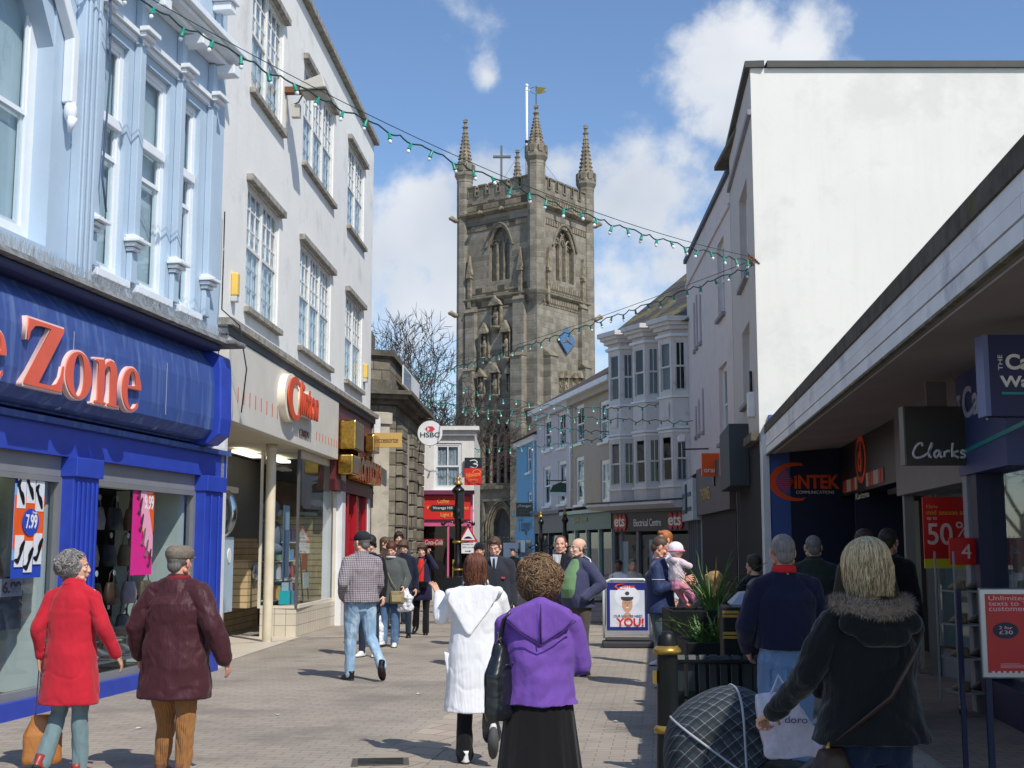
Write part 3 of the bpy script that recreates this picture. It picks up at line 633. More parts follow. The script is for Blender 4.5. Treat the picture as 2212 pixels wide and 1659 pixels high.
# pilasters: wide fluted one, then slim ones with caps and corbels
def pil(s0, s1, z0, z1, y, mt, name='pilaster', flutes=0):
    m = MB(B.M); m.box(s0, s1, -y, -.002, z0, z1, mt)
    for k in range(flutes): a = s0+(s1-s0)*(k+.5)/flutes; m.box(a-.03, a+.03, -y-.03, -y-.002, z0+.1, z1-.02, mt)
    return m.build(name, bh, bevel=.01)
pil(6.9, 7.22, 4.3, 11.5, .12, PB, flutes=3)
for (a, b) in ((7.3, 7.42), (8.26, 8.4), (9.42, 9.55), (10.42, 10.56)):
    pil(a, b, 5.16, 7.5, .09, PB); pil(a-.01, b+.01, 4.62, 4.98, .07, PB, 'pedestal')
    m = MB(B.M)
    for k, (e, y0) in enumerate(((.03, .1), (.06, .14), (.09, .19), (.045, .12))): m.box(a-e, b+e, -y0, -.002, 4.99+k*.05, 5.03+k*.05, TRIM)
    m.build('corbel', bh, bevel=.006)
    m = MB(B.M)
    for k, (e, y0) in enumerate(((.02, .12), (.07, .17), (.1, .22))): m.box(a-e, b+e, -y0, -.1, 7.5+k*.06, 7.555+k*.06, TRIM)
    m.build('capital', bh, bevel=.006)
    pil(a, b, 7.7, 8.1, .09, PB)
m = MB(B.M)
for (a, b) in ((7.44, 8.22), (8.44, 9.38), (9.59, 10.38)):
    m.box(a, b, -.1, -.002, 7.57, 7.63, TRIM); m.box(a, b, -.06, -.002, 7.5, 7.565, TRIM)
m.build('string_course', bh)
m = MB(B.M)
for z0, z1, y in ((8.12, 8.2, .2), (8.2, 8.27, .34), (8.27, 8.36, .42)): m.box(7.2, 10.8, -y, -.002, z0, z1-.002, TRIM)
m.build('cornice', bh, bevel=.01)
m = MB(B.M)
for a in (7.3, 8.3, 9.45, 10.5): m.box(a, a+.2, -.34, -.003, 7.98, 8.11, TRIM)
m.box(10.5, 10.7, -.26, -.002, 8.9, 9.02, TRIM); m.box(10.46, 10.74, -.3, -.002, 9.03, 9.1, TRIM); m.build('bracket', bh, bevel=.01)
for r, lb in ((bw[1], None), (bw[2], None), (bw[3], None)):
    sash(B, r, bh, y=.07, fm=TRIM, cols=1, fr=.08, back=NET2, backd=.1, sm=TRIM, mid=True, flat=True)
    s0, z0, s1, z1 = r; m = MB(B.M); m.box(s0+.03, s1-.03, .03, .13, 6.35, 6.47, TRIM); m.build('transom', bh, bevel=.01)
for r in up: sash(B, r, bh, y=.2, fm=TRIM, cols=1, fr=.08, back=NET2, backd=.2, sm=TRIM)
for a in (7.62, 8.72, 9.72, 10.6): pil(a, a+.1, 8.45, 11., .08, PB)
m = MB(B.M); m.box(0, BL_+.05, -.4, .3, 11.6, 11.8, TRIM); m.build('parapet_coping', bh)
# lead ledge with bird spikes
LEAD = mat('lead_flashing', (140,142,142), rough=.85, var=.25, vs=6, bump=.02, bs=22, c2=(92,92,88), c2s=10, c2t=.5)
m = MB(B.M); prof = [(-.02,4.42),(-.14,4.4),(-.56,4.22),(-.6,4.15),(-.52,4.14),(-.1,4.2),(-.02,4.2)]
m.prism(prof, 0, B.sz(500,768,.6)[0], LEAD, ax='x'); m.build('ledge', bh)
m = MB(B.M); r2 = random.Random(3)
for k in range(1500):
    s = r2.uniform(3, 10.3); y = -r2.uniform(.12, .55); zz = 4.42-(-y-.1)*.42
    m.tube([(s, y, zz-.02), (s+r2.uniform(-.05,.05), y+r2.uniform(-.05,.05), zz+r2.uniform(.07,.11))], .0013, P('spike_wire', (176,180,184), .5), 3, caps=False)
tag(m.build('bird_spikes'), 'fine metal bird spikes standing along the lead ledge over the blue shop sign', 'bird spikes', kind='stuff')
wire([B.p(s, z, o) for s, z, o in ((7.22,11,.16),(7.3,9.6,.18),(7.24,8.2,.18),(7.34,6.7,.18),(7.3,5.6,.16),(7.35,5.2,.2))], .012, 'cable', 'dark cable running down the wide pilaster of the pale blue house', 'cable', P('cable_blue_grey', (70,90,120), .6))
wire([B.p(s, z, o) for s, z, o in ((11.02,6.2,.05),(11.0,5.4,.06),(10.9,4.8,.1),(11.05,4.6,.3),(11.1,4.0,.4),(11.08,3.4,.35))], .01, 'cable', 'thin dark cable hanging down between the pale blue house and the white building', 'cable')
# ------------------------------------------------ shoe shop
BLU = P('royal_blue_paint', (44,70,176), .42, var=.08, vs=4); BLF = mat('weathered_blue_fascia', (56,82,148), rough=.6, var=.08, vs=3, streak=(112,136,180), streakf=.6, c2=(34,52,112), c2s=1.4, c2t=.56, c2f=.6)
ss = thing('shoe_shop', 'shoe shop with bulging weathered blue fascia, orange serif letters and royal blue pilasters', 'shop', tuple(B.p(8, 0, .2)))
m = MB(B.M)
prof = [(-.2,4.14),(-.26,4.1),(-.3,4.0),(-.42,3.86),(-.46,3.6),(-.46,3.2),(-.44,3.05),(-.34,2.95),(-.2,2.92),(-.2,2.9),(-.02,2.9),(-.02,4.14)]
E0 = B.sz(466,900,.48)[0]; E1 = B.sz(493,900,.5)[0]; E2 = B.sz(510,768,.7)[0]
m.prism(prof, 0, E0, BLF, ax='x'); m.build('fascia', ss)
m = MB(B.M); m.prism([(y*1.06, z) for (y, z) in [(-.2,4.14),(-.48,4.0),(-.5,3.85),(-.52,3.2),(-.5,3.0),(-.36,2.88),(-.02,2.86),(-.02,4.14)]], E0+.002, E1, BLU, ax='x'); m.box(E1-.35, max(E2, E1+.05), -.7, -.02, 4.142, 4.21, LEAD); m.box(0, E0, -.52, -.02, 4.05, 4.137, P('fascia_top', (40,46,90), .6)); m.build('end_bracket', ss, bevel=.02)
m = MB(B.M); m.box(0, 11.0, -.26, -.02, 2.8, 2.86, BLF); m.box(0, 10.99, -.2, -.02, 2.5, 2.797, BLU); m.build('frieze', ss)
SALM = P('salmon_letters', (226,98,74), .45, var=.06); EDGE = P('letter_edge', (240,206,196), .5)
Zg = [[(0,0),(0,.06),(.60,.93),(.36,.93),(.2,.9),(.1,.8),(.06,.66),(.02,.66),(.04,1),(.95,1),(.95,.94),(.36,.07),(.66,.07),(.82,.12),(.92,.26),(.96,.42),(1,.42),(.96,0)]]
og = [ell(0,0,1,1.0), ell(0,0,.42,.9,rev=True)]
ng = [[(0,0),(0,.05),(.1,.06),(.1,.86),(0,.88),(0,.93),(.36,.97),(.36,.84),(.46,.93),(.6,.99),(.74,.97),(.86,.86),(.88,.7),(.88,.06),(1,.05),(1,0),(.52,0),(.52,.05),(.6,.06),(.6,.74),(.56,.84),(.48,.84),(.4,.78),(.37,.72),(.37,.06),(.46,.05),(.46,0)]]
eg = [ell(0,0,1,1,40,12,318)+[(.62,-.56),(.45,-.78),(.2,-.88)]+ell(-.02,0,.44,.9,20,285,180)[1:]+[(-.44,.02),(.98,.06)], ell(.02,.0,.42,.86,20,14,172,rev=True)]
FO = .47
def glyph(g, px0, px1, z0, z1, nm='letter'):
    a = B.sz(px0, 800, FO)[0]; b = B.sz(px1, 800, FO)[0]
    o = shape(g, (a-.02, z0-.02, b+.02, z1+.02), FO, B, EDGE, ss, ext=.06, name=nm)
    shape(g, (a, z0, b, z1), FO+.036, B, SALM, o, ext=.012, name='face', off=-.004)
glyph(Zg, 45, 130, 3.06, 3.67); glyph(og, 134, 191, 3.04, 3.5); glyph(ng, 199, 252, 3.04, 3.51); glyph(eg, 258, 299, 3.04, 3.5)
glyph(eg, -40, 3, 3.04, 3.47)
m = MB(B.M)
for s_ in (6.3, 8.45): m.box(s_, s_+.012, -.464, -.459, 3.1, 3.7, P('joint_pale', (150,160,180), .7)); m.box(s_, s_+.012, -.35, -.3, 2.93, 3.0, P('joint_pale', 0))
m.build('panel_joint', ss)
def bpil(s0, s1, fl=0):
    m = MB(B.M); m.box(s0, s1, -.26, -.02, .0, 2.497, BLU); m.box(s0-.02, s1+.02, -.3, -.02, 2.3, 2.498, BLU)
    for k in range(fl): a = s0+(s1-s0)*(k+.7)/(fl+.4); m.box(a-.018, a+.018, -.285, -.261, .2, 2.25, BLU)
    m.build('pilaster', ss, bevel=.008)
p1a = B.sz(141, 1200, .2)[0]; p1b = B.sz(196, 1200, .2)[0]; p2a = B.sz(430, 1200, .2)[0]; p2b = B.sz(468, 1200, .2)[0]
bpil(p1a, p1b, 5); bpil(p2a, p2b+.02, 2)
m = MB(B.M); m.box(p2b+.06, p2b+.16, -.2, .3, 0, 2.9, WHITE); m.build('white_post', ss)
m = MB(B.M); m.box(0, p1a, -.2, -.02, .0, .16, BLU); m.box(p1b, p2a, -.2, -.02, .0, .16, BLU); m.build('stall_riser', ss)
ALU = P('aluminium_frame', (150,152,154), .4, metal=.4)
for (a, b) in ((3.0, p1a), (p1b, p2a)):
    m = MB(B.M); m.box(a, b, -.12, -.04, 2.3, 2.5, P('grey_head_panel', (130,132,138), .5)); m.box(a, b, -.13, -.04, 2.24, 2.297, ALU); m.box(a, b, -.13, -.04, .16, .24, ALU); m.box(a, a+.05, -.13, -.04, .24, 2.24, ALU); m.box(b-.06, b, -.13, -.04, .24, 2.24, ALU); f = m.build('window_frame', ss)
    m = MB(B.M); m.quad((a+.05,-.08,.24),(b-.06,-.08,.24),(b-.06,-.08,2.24),(a+.05,-.08,2.24), GLASS); m.build('pane', f)
m = MB(B.M); PALE = P('pale_panel', (222,226,214), .6)
m.box(3, BL_, 2.2, 2.25, 0, 2.9, P('shop_back', (44,42,44), .9)); m.box(p1a-.06, p1a+.05, .0, .9, .16, 2.3, PALE); m.box(p2a-.1, p2a-.04, .0, .9, .16, 2.3, PALE); m.box(3, BL_, 0, 2.2, 2.6, 2.65, PALE); m.box(3, BL_-.2, 0, 2.2, .1, .15, P('shop_floor', (90,86,84), .6)); m.build('interior_wall', ss)
m = MB(B.M); m.box(3.3, p1a-.1, .5, .6, 2.3, 2.36, emis('shop_light', (250,246,200), .5)); m.box(p1b+.1, p2a-.4, .5, .6, 2.3, 2.36, emis('shop_light', (250,246,200), .5)); m.build('strip_light', ss)
# posters in the shoe shop
def poster(label, s0, z0, s1, z1, y=.1):
    t = thing('poster', label, 'poster', tuple(B.p((s0+s1)/2, z0, y)))
    return t
YO = .1
OR_ = P('poster_orange', (236,96,30), .5); PBL = P('poster_blue', (36,72,180), .5); PW = P('poster_white', (228,230,234), .5); MAG = P('poster_magenta', (222,40,140), .5); LBL = P('poster_sky', (130,176,226), .5)
q = B.rect(22, 1250, 98, 1012, YO); s0, z0, s1, z1 = q; ww = s1-s0; hh = z1-z0
pt = poster('hanging poster of six black shoes around a blue price disc reading 7.99', *q)
def sheet(pt, nm, a, b, c, d, lay, mt, s0=s0, z0=z0, ww=ww, hh=hh):
    m = MB(B.M); m.box(s0+a*ww, s0+c*ww, -YO-.002-.004*lay, -YO+.0015-.004*lay, z0+b*hh, z0+d*hh, mt); return m.build(nm, pt)
sheet(pt, 'sheet', 0, 0, 1, 1, 0, PBL); sheet(pt, 'band', 0, .16, 1, .84, 1, LBL); sheet(pt, 'centre', 0, .26, 1, .74, 2, OR_)
for (a, b) in ((.06,.1),(.37,.05),(.68,.12),(.06,.62),(.37,.67),(.68,.6)): sheet(pt, 'panel', a, b, a+.28, b+.28, 3, PW)
def shoe2d(a, b, ang, sc):
    pts = [(-.5,-.14),(-.42,-.2),(.1,-.2),(.5,-.16),(.54,-.05),(.3,.04),(.1,.05),(-.1,-.06),(-.3,-.04),(-.42,.12),(-.5,.1)]
    c_, s_ = math.cos(R(ang)), math.sin(R(ang)); return [(s0+a*ww+(x*c_-y*s_)*sc, z0+b*hh+(x*s_+y*c_)*sc) for x, y in pts]
for (a, b, an) in ((.2,.24,60),(.5,.18,60),(.82,.26,62),(.2,.77,-62),(.5,.82,-62),(.82,.74,-62)):
    m = MB(B.M); m.prism(shoe2d(a, b, an, .24), -YO-.02, -YO-.0145, BLACK); m.build('shoe_picture', pt)
shape([ell(0,0,1,1)], (s0+.24*ww, z0+.38*hh, s0+.8*ww, z0+.62*hh), YO+.02, B, PBL, pt, ext=.004, name='price_disc')
text('7.99', (s0+.34*ww, z0+.44*hh, s0+.72*ww, z0+.57*hh), YO+.026, B, PW, pt, ext=.003, off=.02); text('From', (s0+.56*ww, z0+.575*hh, s0+.7*ww, z0+.6*hh), YO+.026, B, PW, pt, ext=.003)
q = B.rect(281, 1243, 334, 1038, YO); s0, z0, s1, z1 = q; ww = s1-s0; hh = z1-z0
pt = poster('pink and orange poster of sandals reading 9.99', *q)
k_ = dict(s0=s0, z0=z0, ww=ww, hh=hh)
sheet(pt, 'sheet', 0, 0, 1, 1, 0, MAG, **k_); sheet(pt, 'band', .46, .45, 1, 1, 1, OR_, **k_)
m = MB(B.M); m.prism([(s0+.3*ww,z0+hh*.99),(s0+.5*ww,z0+hh*.99),(s0+.98*ww,z0+.4*hh),(s0+.98*ww,z0+.18*hh),(s0+.6*ww,z0+.3*hh),(s0+.4*ww,z0+.6*hh)], -YO-.009, -YO-.0062, P('poster_pale_pink', (240,170,196), .5)); m.build('flash', pt)
for (a, b, an) in ((.25,.88,70),(.3,.72,70),(.38,.55,72),(.5,.4,75),(.66,.28,75),(.82,.18,78)):
    m = MB(B.M); m.prism(shoe2d(a, b, an, .2), -YO-.016, -YO-.0105, P('shoe_grey%d' % (int(an) % 2), [(70,60,60),(120,110,104)][int(an) % 2], .5)); m.build('shoe_picture', pt)
text('9.99', (s0+.52*ww, z0+.68*hh, s0+.95*ww, z0+.83*hh), YO+.012, B, PW, pt, ext=.003, off=.02); text('From', (s0+.6*ww, z0+.85*hh, s0+.86*ww, z0+.88*hh), YO+.012, B, PW, pt, ext=.003)
q = B.rect(3, 1283, 44, 1255, -.15)
t = poster('low dark price card reading 6.99 behind the glass under the big shoe poster', *q); m = MB(B.M); m.box(q[0]-.1, q[2]+.05, .15, .16, q[1]-.35, q[3]+.05, P('dark_navy_card', (30,32,60), .5)); m.build('card', t); m = MB(B.M); m.box(q[0]-.08, q[2]+.03, .142, .149, q[1]-.03, q[3]+.03, P('poster_lilac', (150,150,170), .5)); m.build('strip', t); text('6.99', q, -.14, B, P('navy_ink', (24,24,80), .5), t, ext=.003, off=.03)
# goods on display: bags and shoes on shelves
rb = random.Random(11)
BAGC = [(24,22,24),(40,36,34),(120,96,62),(70,72,78),(30,34,50),(150,150,156),(88,60,40),(180,160,170)]
BAGM = [P('leather%d' % i, c, .5, var=.15, vs=12) for i, c in enumerate(BAGC)]
bagdesc = ['black','dark brown','tan','grey','navy','silver','chestnut','pale pink']
def shopbag(s, y, z, w, h, ci, lab):
    t = thing('handbag', lab, 'handbag', tuple(B.p(s, z, -y)), 0, 'bags on the shoe shop display')
    m = MB(B.M); m.loft([(z-h, s, y, w*.5, .05), (z-h*.6, s, y, w*.52, .07), (z-h*.1, s, y, w*.42, .04), (z, s, y, w*.38, .03)], BAGM[ci], 12, pw=3.5); m.build('body', t)
    m = MB(B.M); m.tube([(s-w*.3, y, z-.02), (s-w*.2, y, z+h*.4), (s, y, z+h*.55), (s+w*.2, y, z+h*.4), (s+w*.3, y, z-.02)], .008, BAGM[ci], 5); m.build('handle', t)
    m = MB(B.M); m.prism([(s+.035*math.cos(R(a)), z+h*.42+.035*math.sin(R(a))) for a in range(0,360,30)], y-.03, y-.025, PW); m.build('price_tag', t)
k = 0
for row, z in enumerate((2.05, 1.62, 1.18, .78)):
    for j in range(6):
        s = p1b+.28+j*.44+(row % 2)*.12
        if s > p2a-.25: continue
        ci = rb.randrange(8) if row != 1 or j < 4 else 2
        shopbag(s, .35+.12*(row % 2), z, .3, .26, ci, '%s shoulder bag, number %s along the %s row of the right shoe shop window' % (bagdesc[ci], ['one','two','three','four','five','six'][j], ['top','second','third','bottom'][row]))
def shoething(s, y, z, ci, lab, grp):
    t = thing('shoe', lab, 'shoe', tuple(B.p(s, z, -y)), 0, grp)
    m = MB(B.M @ Matrix.Translation((s, y, z)) @ Matrix.Rotation(R(-70), 4, 'Z')); m.loft([(0, 0,0,.14,.045),(.02,0,0,.14,.045),(.05,-.02,0,.11,.04),(.09,-.07,0,.06,.035),(.1,-.07,0,.05,.03)], BAGM[ci], 12); m.build('upper', t)
for row, z in enumerate((.35, .55)):
    for j in range(7): shoething(p1b+.3+j*.33, .3+row*.3, z, rb.choice([5, 3, 0]), 'display shoe %s, %s rank low in the shop window' % (['nearest the pilaster','second from the pilaster','third from the pilaster','in the middle','third from the far frame','second from the far frame','nearest the far frame'][j], ['front','back'][row]), 'shoes on the shoe shop display')
m = MB(B.M)
for z in (.3, .5): m.box(p1b+.1, p2a-.15, .2+(z-.3)*1.5, .45+(z-.3)*1.5, z-.02, z, P('acrylic_shelf', (120,124,130), .2))
for s in (p1b+.3, p1b+1.4, p2a-.5): m.box(s, s+.02, .5, .52, .15, 2.5, BLACK)
m.build('display_shelf', ss)
for row, z in enumerate((1.95, 1.5, 1.05)):
    for j in range(5):
        ci = rb.randrange(8); shopbag(5.0+j*.36+(row % 2)*.1, .42, z, .26, .26, ci, '%s handbag, number %s along the %s row of the near shoe shop window' % (bagdesc[ci], ['one','two','three','four','five'][j], ['top','middle','bottom'][row]))
m = MB(B.M)
for z in (1.3, .85, .4): m.box(4.6, 6.9, .5, .8, z-.02, z, P('acrylic_shelf', 0))
for s in (4.7, 5.6, 6.6): m.box(s, s+.02, .82, .84, .15, 2.5, BLACK)
m.box(5.55, 6.25, .25, .29, .3, 1.25, P('pale_grey_cloth', (150,158,160), .9)); m.build('display_shelf', ss)
# ------------------------------------------------ STONE BANK BUILDING past the white wall
STONE = mat('granite_ashlar', (150,142,126), rough=.95, kind='masonry', bw=.62, rh=.3, ms=.02, cb=(122,114,98), cm=(96,90,78), var=.15, vs=4, bump=.03, bs=20, c2=(98,96,72), c2s=1.2, c2t=.56, c2f=.6)
PSTONE = mat('pale_dressed_stone', (186,178,162), rough=.9, var=.12, vs=3, bump=.012, bs=20, c2=(120,114,98), c2s=2.5, c2t=.56)
DSTONE = mat('dark_weathered_stone', (112,106,94), rough=.95, var=.2, vs=4, bump=.02, bs=16, c2=(70,66,56), c2s=3, c2t=.52)
SB1 = Fac((-3.95, 30.6), (-2.9, 31.1)); SB2 = Fac((-2.9, 31.1), (-2.72, 36.8))
st = thing('stone_bank', 'weathered granite bank building with heavy cornice and quoined piers beyond the white wall', 'building', (-3.4, 32, 0))
m = MB()
A_, B_, C_2 = (-3.95,30.6), (-2.9,31.1), (-2.72,36.8)
foot = [A_, B_, C_2, (-9, 37), (-9, 30.6)]
m.prism(foot, 0, 5.1, STONE, ax='z')
m.build('wall', st)
def offs(d): return [(A_[0]-.1, A_[1]-d), (B_[0]+d, B_[1]-d), (C_2[0]+d, C_2[1]+.1), (-9, 37.1), (-9, 30.5)]
m = MB()
for z0, z1, d in ((5.1,5.22,.16),(5.22,5.32,.32),(5.32,5.42,.42)): m.prism(offs(d), z0+.001, z1, DSTONE, ax='z')
m.build('cornice', st)
m = MB(); m.prism(offs(-.12), 5.421, 5.75, DSTONE, ax='z'); m.prism(offs(-.18), 5.751, 6.35, STONE, ax='z'); m.prism(offs(-.08), 6.351, 6.5, DSTONE, ax='z'); m.build('parapet', st)
m = MB(); m.prism([(-4.2,31.2),(-3.55,31.2),(-3.55,32),(-4.2,32)], 6.501, 7.0, DSTONE, ax='z'); m.prism([(-6,33),(-3.6,33),(-3.6,36),(-6,36)], 6.501, 6.8, DSTONE, ax='z'); m.build('chimney', st)
m = MB(SB1.M)
m.box(.5, .95, -.14, -.004, 0, 4.9, PSTONE); m.box(.42, 1.0, -.2, -.004, 4.6, 4.88, PSTONE); m.box(.05, .44, -.06, -.004, 0, 3.2, PSTONE); m.box(.0, .5, -.16, -.004, 3.2, 3.4, PSTONE); m.build('pilaster', st, bevel=.01)
rq = random.Random(5)
for (fs, a, b) in ((SB2, .05, 1.2), (SB2, 2.6, 3.7), (SB2, 4.6, 5.6)):
    m = MB(fs.M)
    for k in range(14):
        z0 = .15+k*.32; e = .03 if k % 2 else 0
        m.box(a+e, b-e, -.16+rq.uniform(-.01,.01), -.004, z0, z0+.29, STONE)
    m.build('quoined_pier', st, bevel=.02)
m = MB(SB2.M); m.box(1.25, 2.55, -.05, -.002, .1, 4.6, PSTONE); m.box(3.75, 4.55, -.05, -.002, .1, 4.6, PSTONE); m.box(1.5, 2.3, -.06, -.051, .4, 3.2, DARK); m.build('wall_panel', st)
m = MB(SB2.M); m.box(1.2, 5.2, -.03, .0, 5.78, 6.3, WHITE); m.box(1.3, 3.0, -.035, -.031, 5.82, 6.25, P('blue_glass', (110,140,170), .1)); m.build('dormer_window', st)
p = at(929, 936, 34.6); t = thing('hanging_sign', 'round white bank sign with red hexagon emblem and black serif letters HSBC', 'sign', (p.x, p.y, p.z), 0)
r0 = .345
m = MB(Matrix.Rotation(PI/2, 4, 'X')); m.lathe([(r0*.98,-.06),(r0,-.05),(r0,.05),(r0*.98,.06)], P('sign_white', 236, .3), 40, smooth=False); m.build('disc', t, local=True)
HR = P('bank_red', (214,60,80), .4); y_ = .064
def tri(l, mt, nm='emblem'): shape(l, (min(q[0] for s in l for q in s), min(q[1] for s in l for q in s), max(q[0] for s in l for q in s), max(q[1] for s in l for q in s)), y_, LFI, mt, t, ext=.006, name=nm, local=True)
tri([[(-.07,.04),(0,.115),(-.07,.19)][::-1], [(-.07,.19),(-.14,.115),(-.07,.04)], [(.07,.19),(0,.115),(.07,.04)][::-1], [(.07,.04),(.14,.115),(.07,.19)]], HR)
tri([[(-.07,.19),(.07,.19),(0,.115)]], HR); tri([[(-.07,.04),(0,.115),(.07,.04)]], HR)
text('HSBC', (-.27,-.12,.27,.02), y_, LFI, BLACK, t, ext=.006, off=.015, local=True)
m = MB(); m.tube([(0,.0,r0),(0,.0,r0+.06),(-.5,.1,r0+.06)], .015, BLACK); m.tube([(0,0,-r0-.05),(0,0,-r0)], .012, BLACK); m.build('bracket', t, local=True)

# ------------------------------------------------ SMALL WHITE HOUSE with pink cafe front
PK = Fac((-3.2, 38), (-1.15, 38))
PINK = P('pink_shopfront', (206,96,136), .5, var=.08); LIME = mat('limewash', (226,224,218), rough=.9, var=.05, bump=.01, bs=10, c2=(150,144,134), c2s=2.6, c2t=.62, streak=(196,190,180))
pk = thing('cafe_house', 'small whitewashed two storey house with pink cafe front and red menu fascia', 'building', (-2.2, 38, 0))
rw = PK.rect(937, 1062, 997, 950); r2_ = (rw[0], 3.3, rw[2], 4.72)
m = MB(PK.M); m.wall(0, PK.L, 2.3, 5.1, [r2_], .15, LIME); shell(m, 0, PK.L, 0, 5.1, 7, LIME); m.build('wall', pk)
LACE = mat('lace_curtain', (178,184,194), rough=.9, var=.25, vs=30)
sash(PK, r2_, pk, y=.03, fm=WHITE, cols=1, sub=(2,1), fr=.07, bar=.04, back=LACE, backd=.08, sm=LIME)
m = MB(PK.M); m.box(-.1, PK.L+.15, -.22, .3, 5.1, 5.22, LIME); m.box(-.05, PK.L+.08, -.12, -.002, 4.95, 5.099, LIME); m.build('cornice', pk)
m = MB(PK.M); m.box(.15, .75, .9, 1.3, 5.22, 5.6, DSTONE); m.box(0,1.8,1.0,6,5.221,5.35,P('slate_dark',(58,60,66),.8)); m.build('chimney', pk)
m = MB(PK.M)
a0 = PK.sz(905,1080)[0]; a1 = PK.sz(1018,1080)[0]
m.box(0, a1+.05, -.1, -.003, 2.2, 3.15, PINK); m.box(-.02, .42, -.34, -.11, 2.15, 3.45, PINK); m.box(0, .3, -.12, -.003, 0, 2.2, PINK); m.box(a1-.12, a1+.05, -.12, -.003, 0, 2.2, PINK); m.box(.42, a1+.1, -.3, -.105, 3.15, 3.27, P('plum_trim', (120,50,84), .5)); m.box(.3, a1-.12, -.11, -.003, 0, .45, P('pale_riser', (206,204,190), .7)); m.box(1.25, 1.31, -.11, -.05, .45, 2.2, PINK); m.build('shopfront', pk)
m = MB(PK.M); m.box(.55, a1-.02, -.17, -.105, 2.4, 3.1, P('menu_red', (214,36,34), .5)); m.build('fascia', pk)
YEL = P('menu_yellow', (240,176,70), .5)
text('Coffee', (.95, 2.88, 1.3, 3.02), .178, PK, YEL, pk); text('Vegetarian and Chicken', (.62, 2.66, a1-.08, 2.81), .178, PK, YEL, pk, off=.01); text('Light Bites', (1.05, 2.45, 1.62, 2.6), .178, PK, YEL, pk, off=.01)
m = MB(PK.M); m.quad((.3,-.06,.45),(a1-.12,-.06,.45),(a1-.12,-.06,2.2),(.3,-.06,2.2), GLASS); m.build('pane', pk)
m = MB(PK.M); m.box(.1, 2.0, 1.2, 1.25, 0, 2.3, P('cafe_inside', (60,36,34), .9)); m.box(.5, 1.15, .1, .14, 1.62, 1.82, P('menu_red', 0)); m.box(1.4, 1.6, .2, .3, .6, 1.2, P('cafe_yellow', (220,180,60), .5)); m.build('interior_wall', pk)
text('Coca-Cola', (.55, 1.65, 1.1, 1.79), -.095, PK, P('sign_white', 236), pk, shear=.2, off=.01)
m = MB(PK.M); m.tube([(-.06,-.06,2.4),(-.06,-.06,5.1)], .05, WHITE); m.build('drainpipe', pk)
# projecting red and black signs
p = at(1022, 1030, 37.5); t = hang_sign('hanging_sign', 'square red cafe sign with yellow rising sun and yellow script beside the white house', 'sign', p, .52, .5, .06, P('menu_red', 0))
shape([ell(0,0,1,1,20,0,180)+ell(0,0,.85,.85,20,180,0)], (-.02,.12,.24,.22), .032, LFI, YEL, t, ext=.006, local=True)
text('Yellowstone', (-.22,-.03,.22,.1), .032, LFI, YEL, t, ext=.005, local=True, rise=.15); text('Coffee House', (-.14,-.11,.14,-.06), .032, LFI, YEL, t, ext=.005, local=True); text('Light meals', (-.13,-.2,.13,-.14), .032, LFI, YEL, t, ext=.005, local=True)
p = at(1022, 1005, 37.9); t = hang_sign('hanging_sign', 'black sign with a white looped number three above the red cafe sign', 'sign', p + Vector((0,0,.02)), .52, .42, .06, BLACK)
stroke([[(0,1),(.6,1.1),(.9,.7),(.4,.55),(.9,.4),(.7,0),(0,.1)]], (-.1,-.1,.13,.13), .034, LFI, WHITE, t, w=.016).matrix_parent_inverse = Matrix.Identity(4)

# ------------------------------------------------ CHURCH TOWER
TS = mat('tower_granite', (158,150,135), rough=.95, kind='masonry', bw=.75, rh=.36, ms=.025, cb=(122,115,101), cm=(146,140,126), var=.14, vs=2.2, bump=.05, bs=9, c2=(112,107,92), c2s=1.0, c2t=.5, c2f=.5, c3=(166,142,96), c3s=.9, c3t=.66, c3f=.5)
TC = mat('tower_carved', (156,145,124), rough=.95, var=.28, vs=3, bump=.06, bs=7, c2=(98,91,76), c2s=4, c2t=.54)
TD = mat('tower_moulding', (134,126,108), rough=.95, var=.2, vs=3, bump=.03, bs=8, c2=(80,84,52), c2s=1.2, c2t=.55)
th = R(36.6); S_ = 5.6; K0 = Vector((1.44, 70.2, 0)); dl = Vector((-math.cos(th), math.sin(th), 0)); dr = Vector((math.sin(th), math.cos(th), 0))
LFc = K0 + dl*S_; RFc = K0 + dr*S_; TLf = Fac((LFc.x, LFc.y), (K0.x, K0.y)); TRf = Fac((K0.x, K0.y), (RFc.x, RFc.y))
tw = thing('church_tower', 'tall grey granite church tower with four crocketed pinnacles, niche statues and a blue clock', 'church tower', tuple(K0))
# openings on the left face, right face
bl = TLf.rect(1057, 607, 1101, 500); bl = (bl[0], 17.05, bl[2], 19.3); brr = TRf.rect(1199, 607, 1239, 500); brr = (brr[0], 17.05, brr[2], 19.3)
ww_ = TLf.rect(1042, 1046, 1106, 930); wwr = (ww_[0], 5.2, ww_[2], 7.75); drr = TLf.rect(1064, 1240, 1104, 1125); drr = (drr[0], 0, drr[2], 2.75)
def gothic(a, b, z, rise, n=10):
    """points of a pointed arch from (a,z) over the top to (b,z)"""
    w = b-a; out_ = []
    for i in range(n+1): t_ = i/n; out_.append((a + w/2*(1-math.cos(t_*PI/2)**1.0)*1.0, z + rise*math.sin(t_*PI/2)**.85))
    L_ = [(a + w/2*t_**1.35, z + rise*(1-(1-t_)**1.7)) for t_ in [i/n for i in range(n+1)]]
    return L_ + [(b-(p[0]-a), p[1]) for p in L_[::-1][1:]]
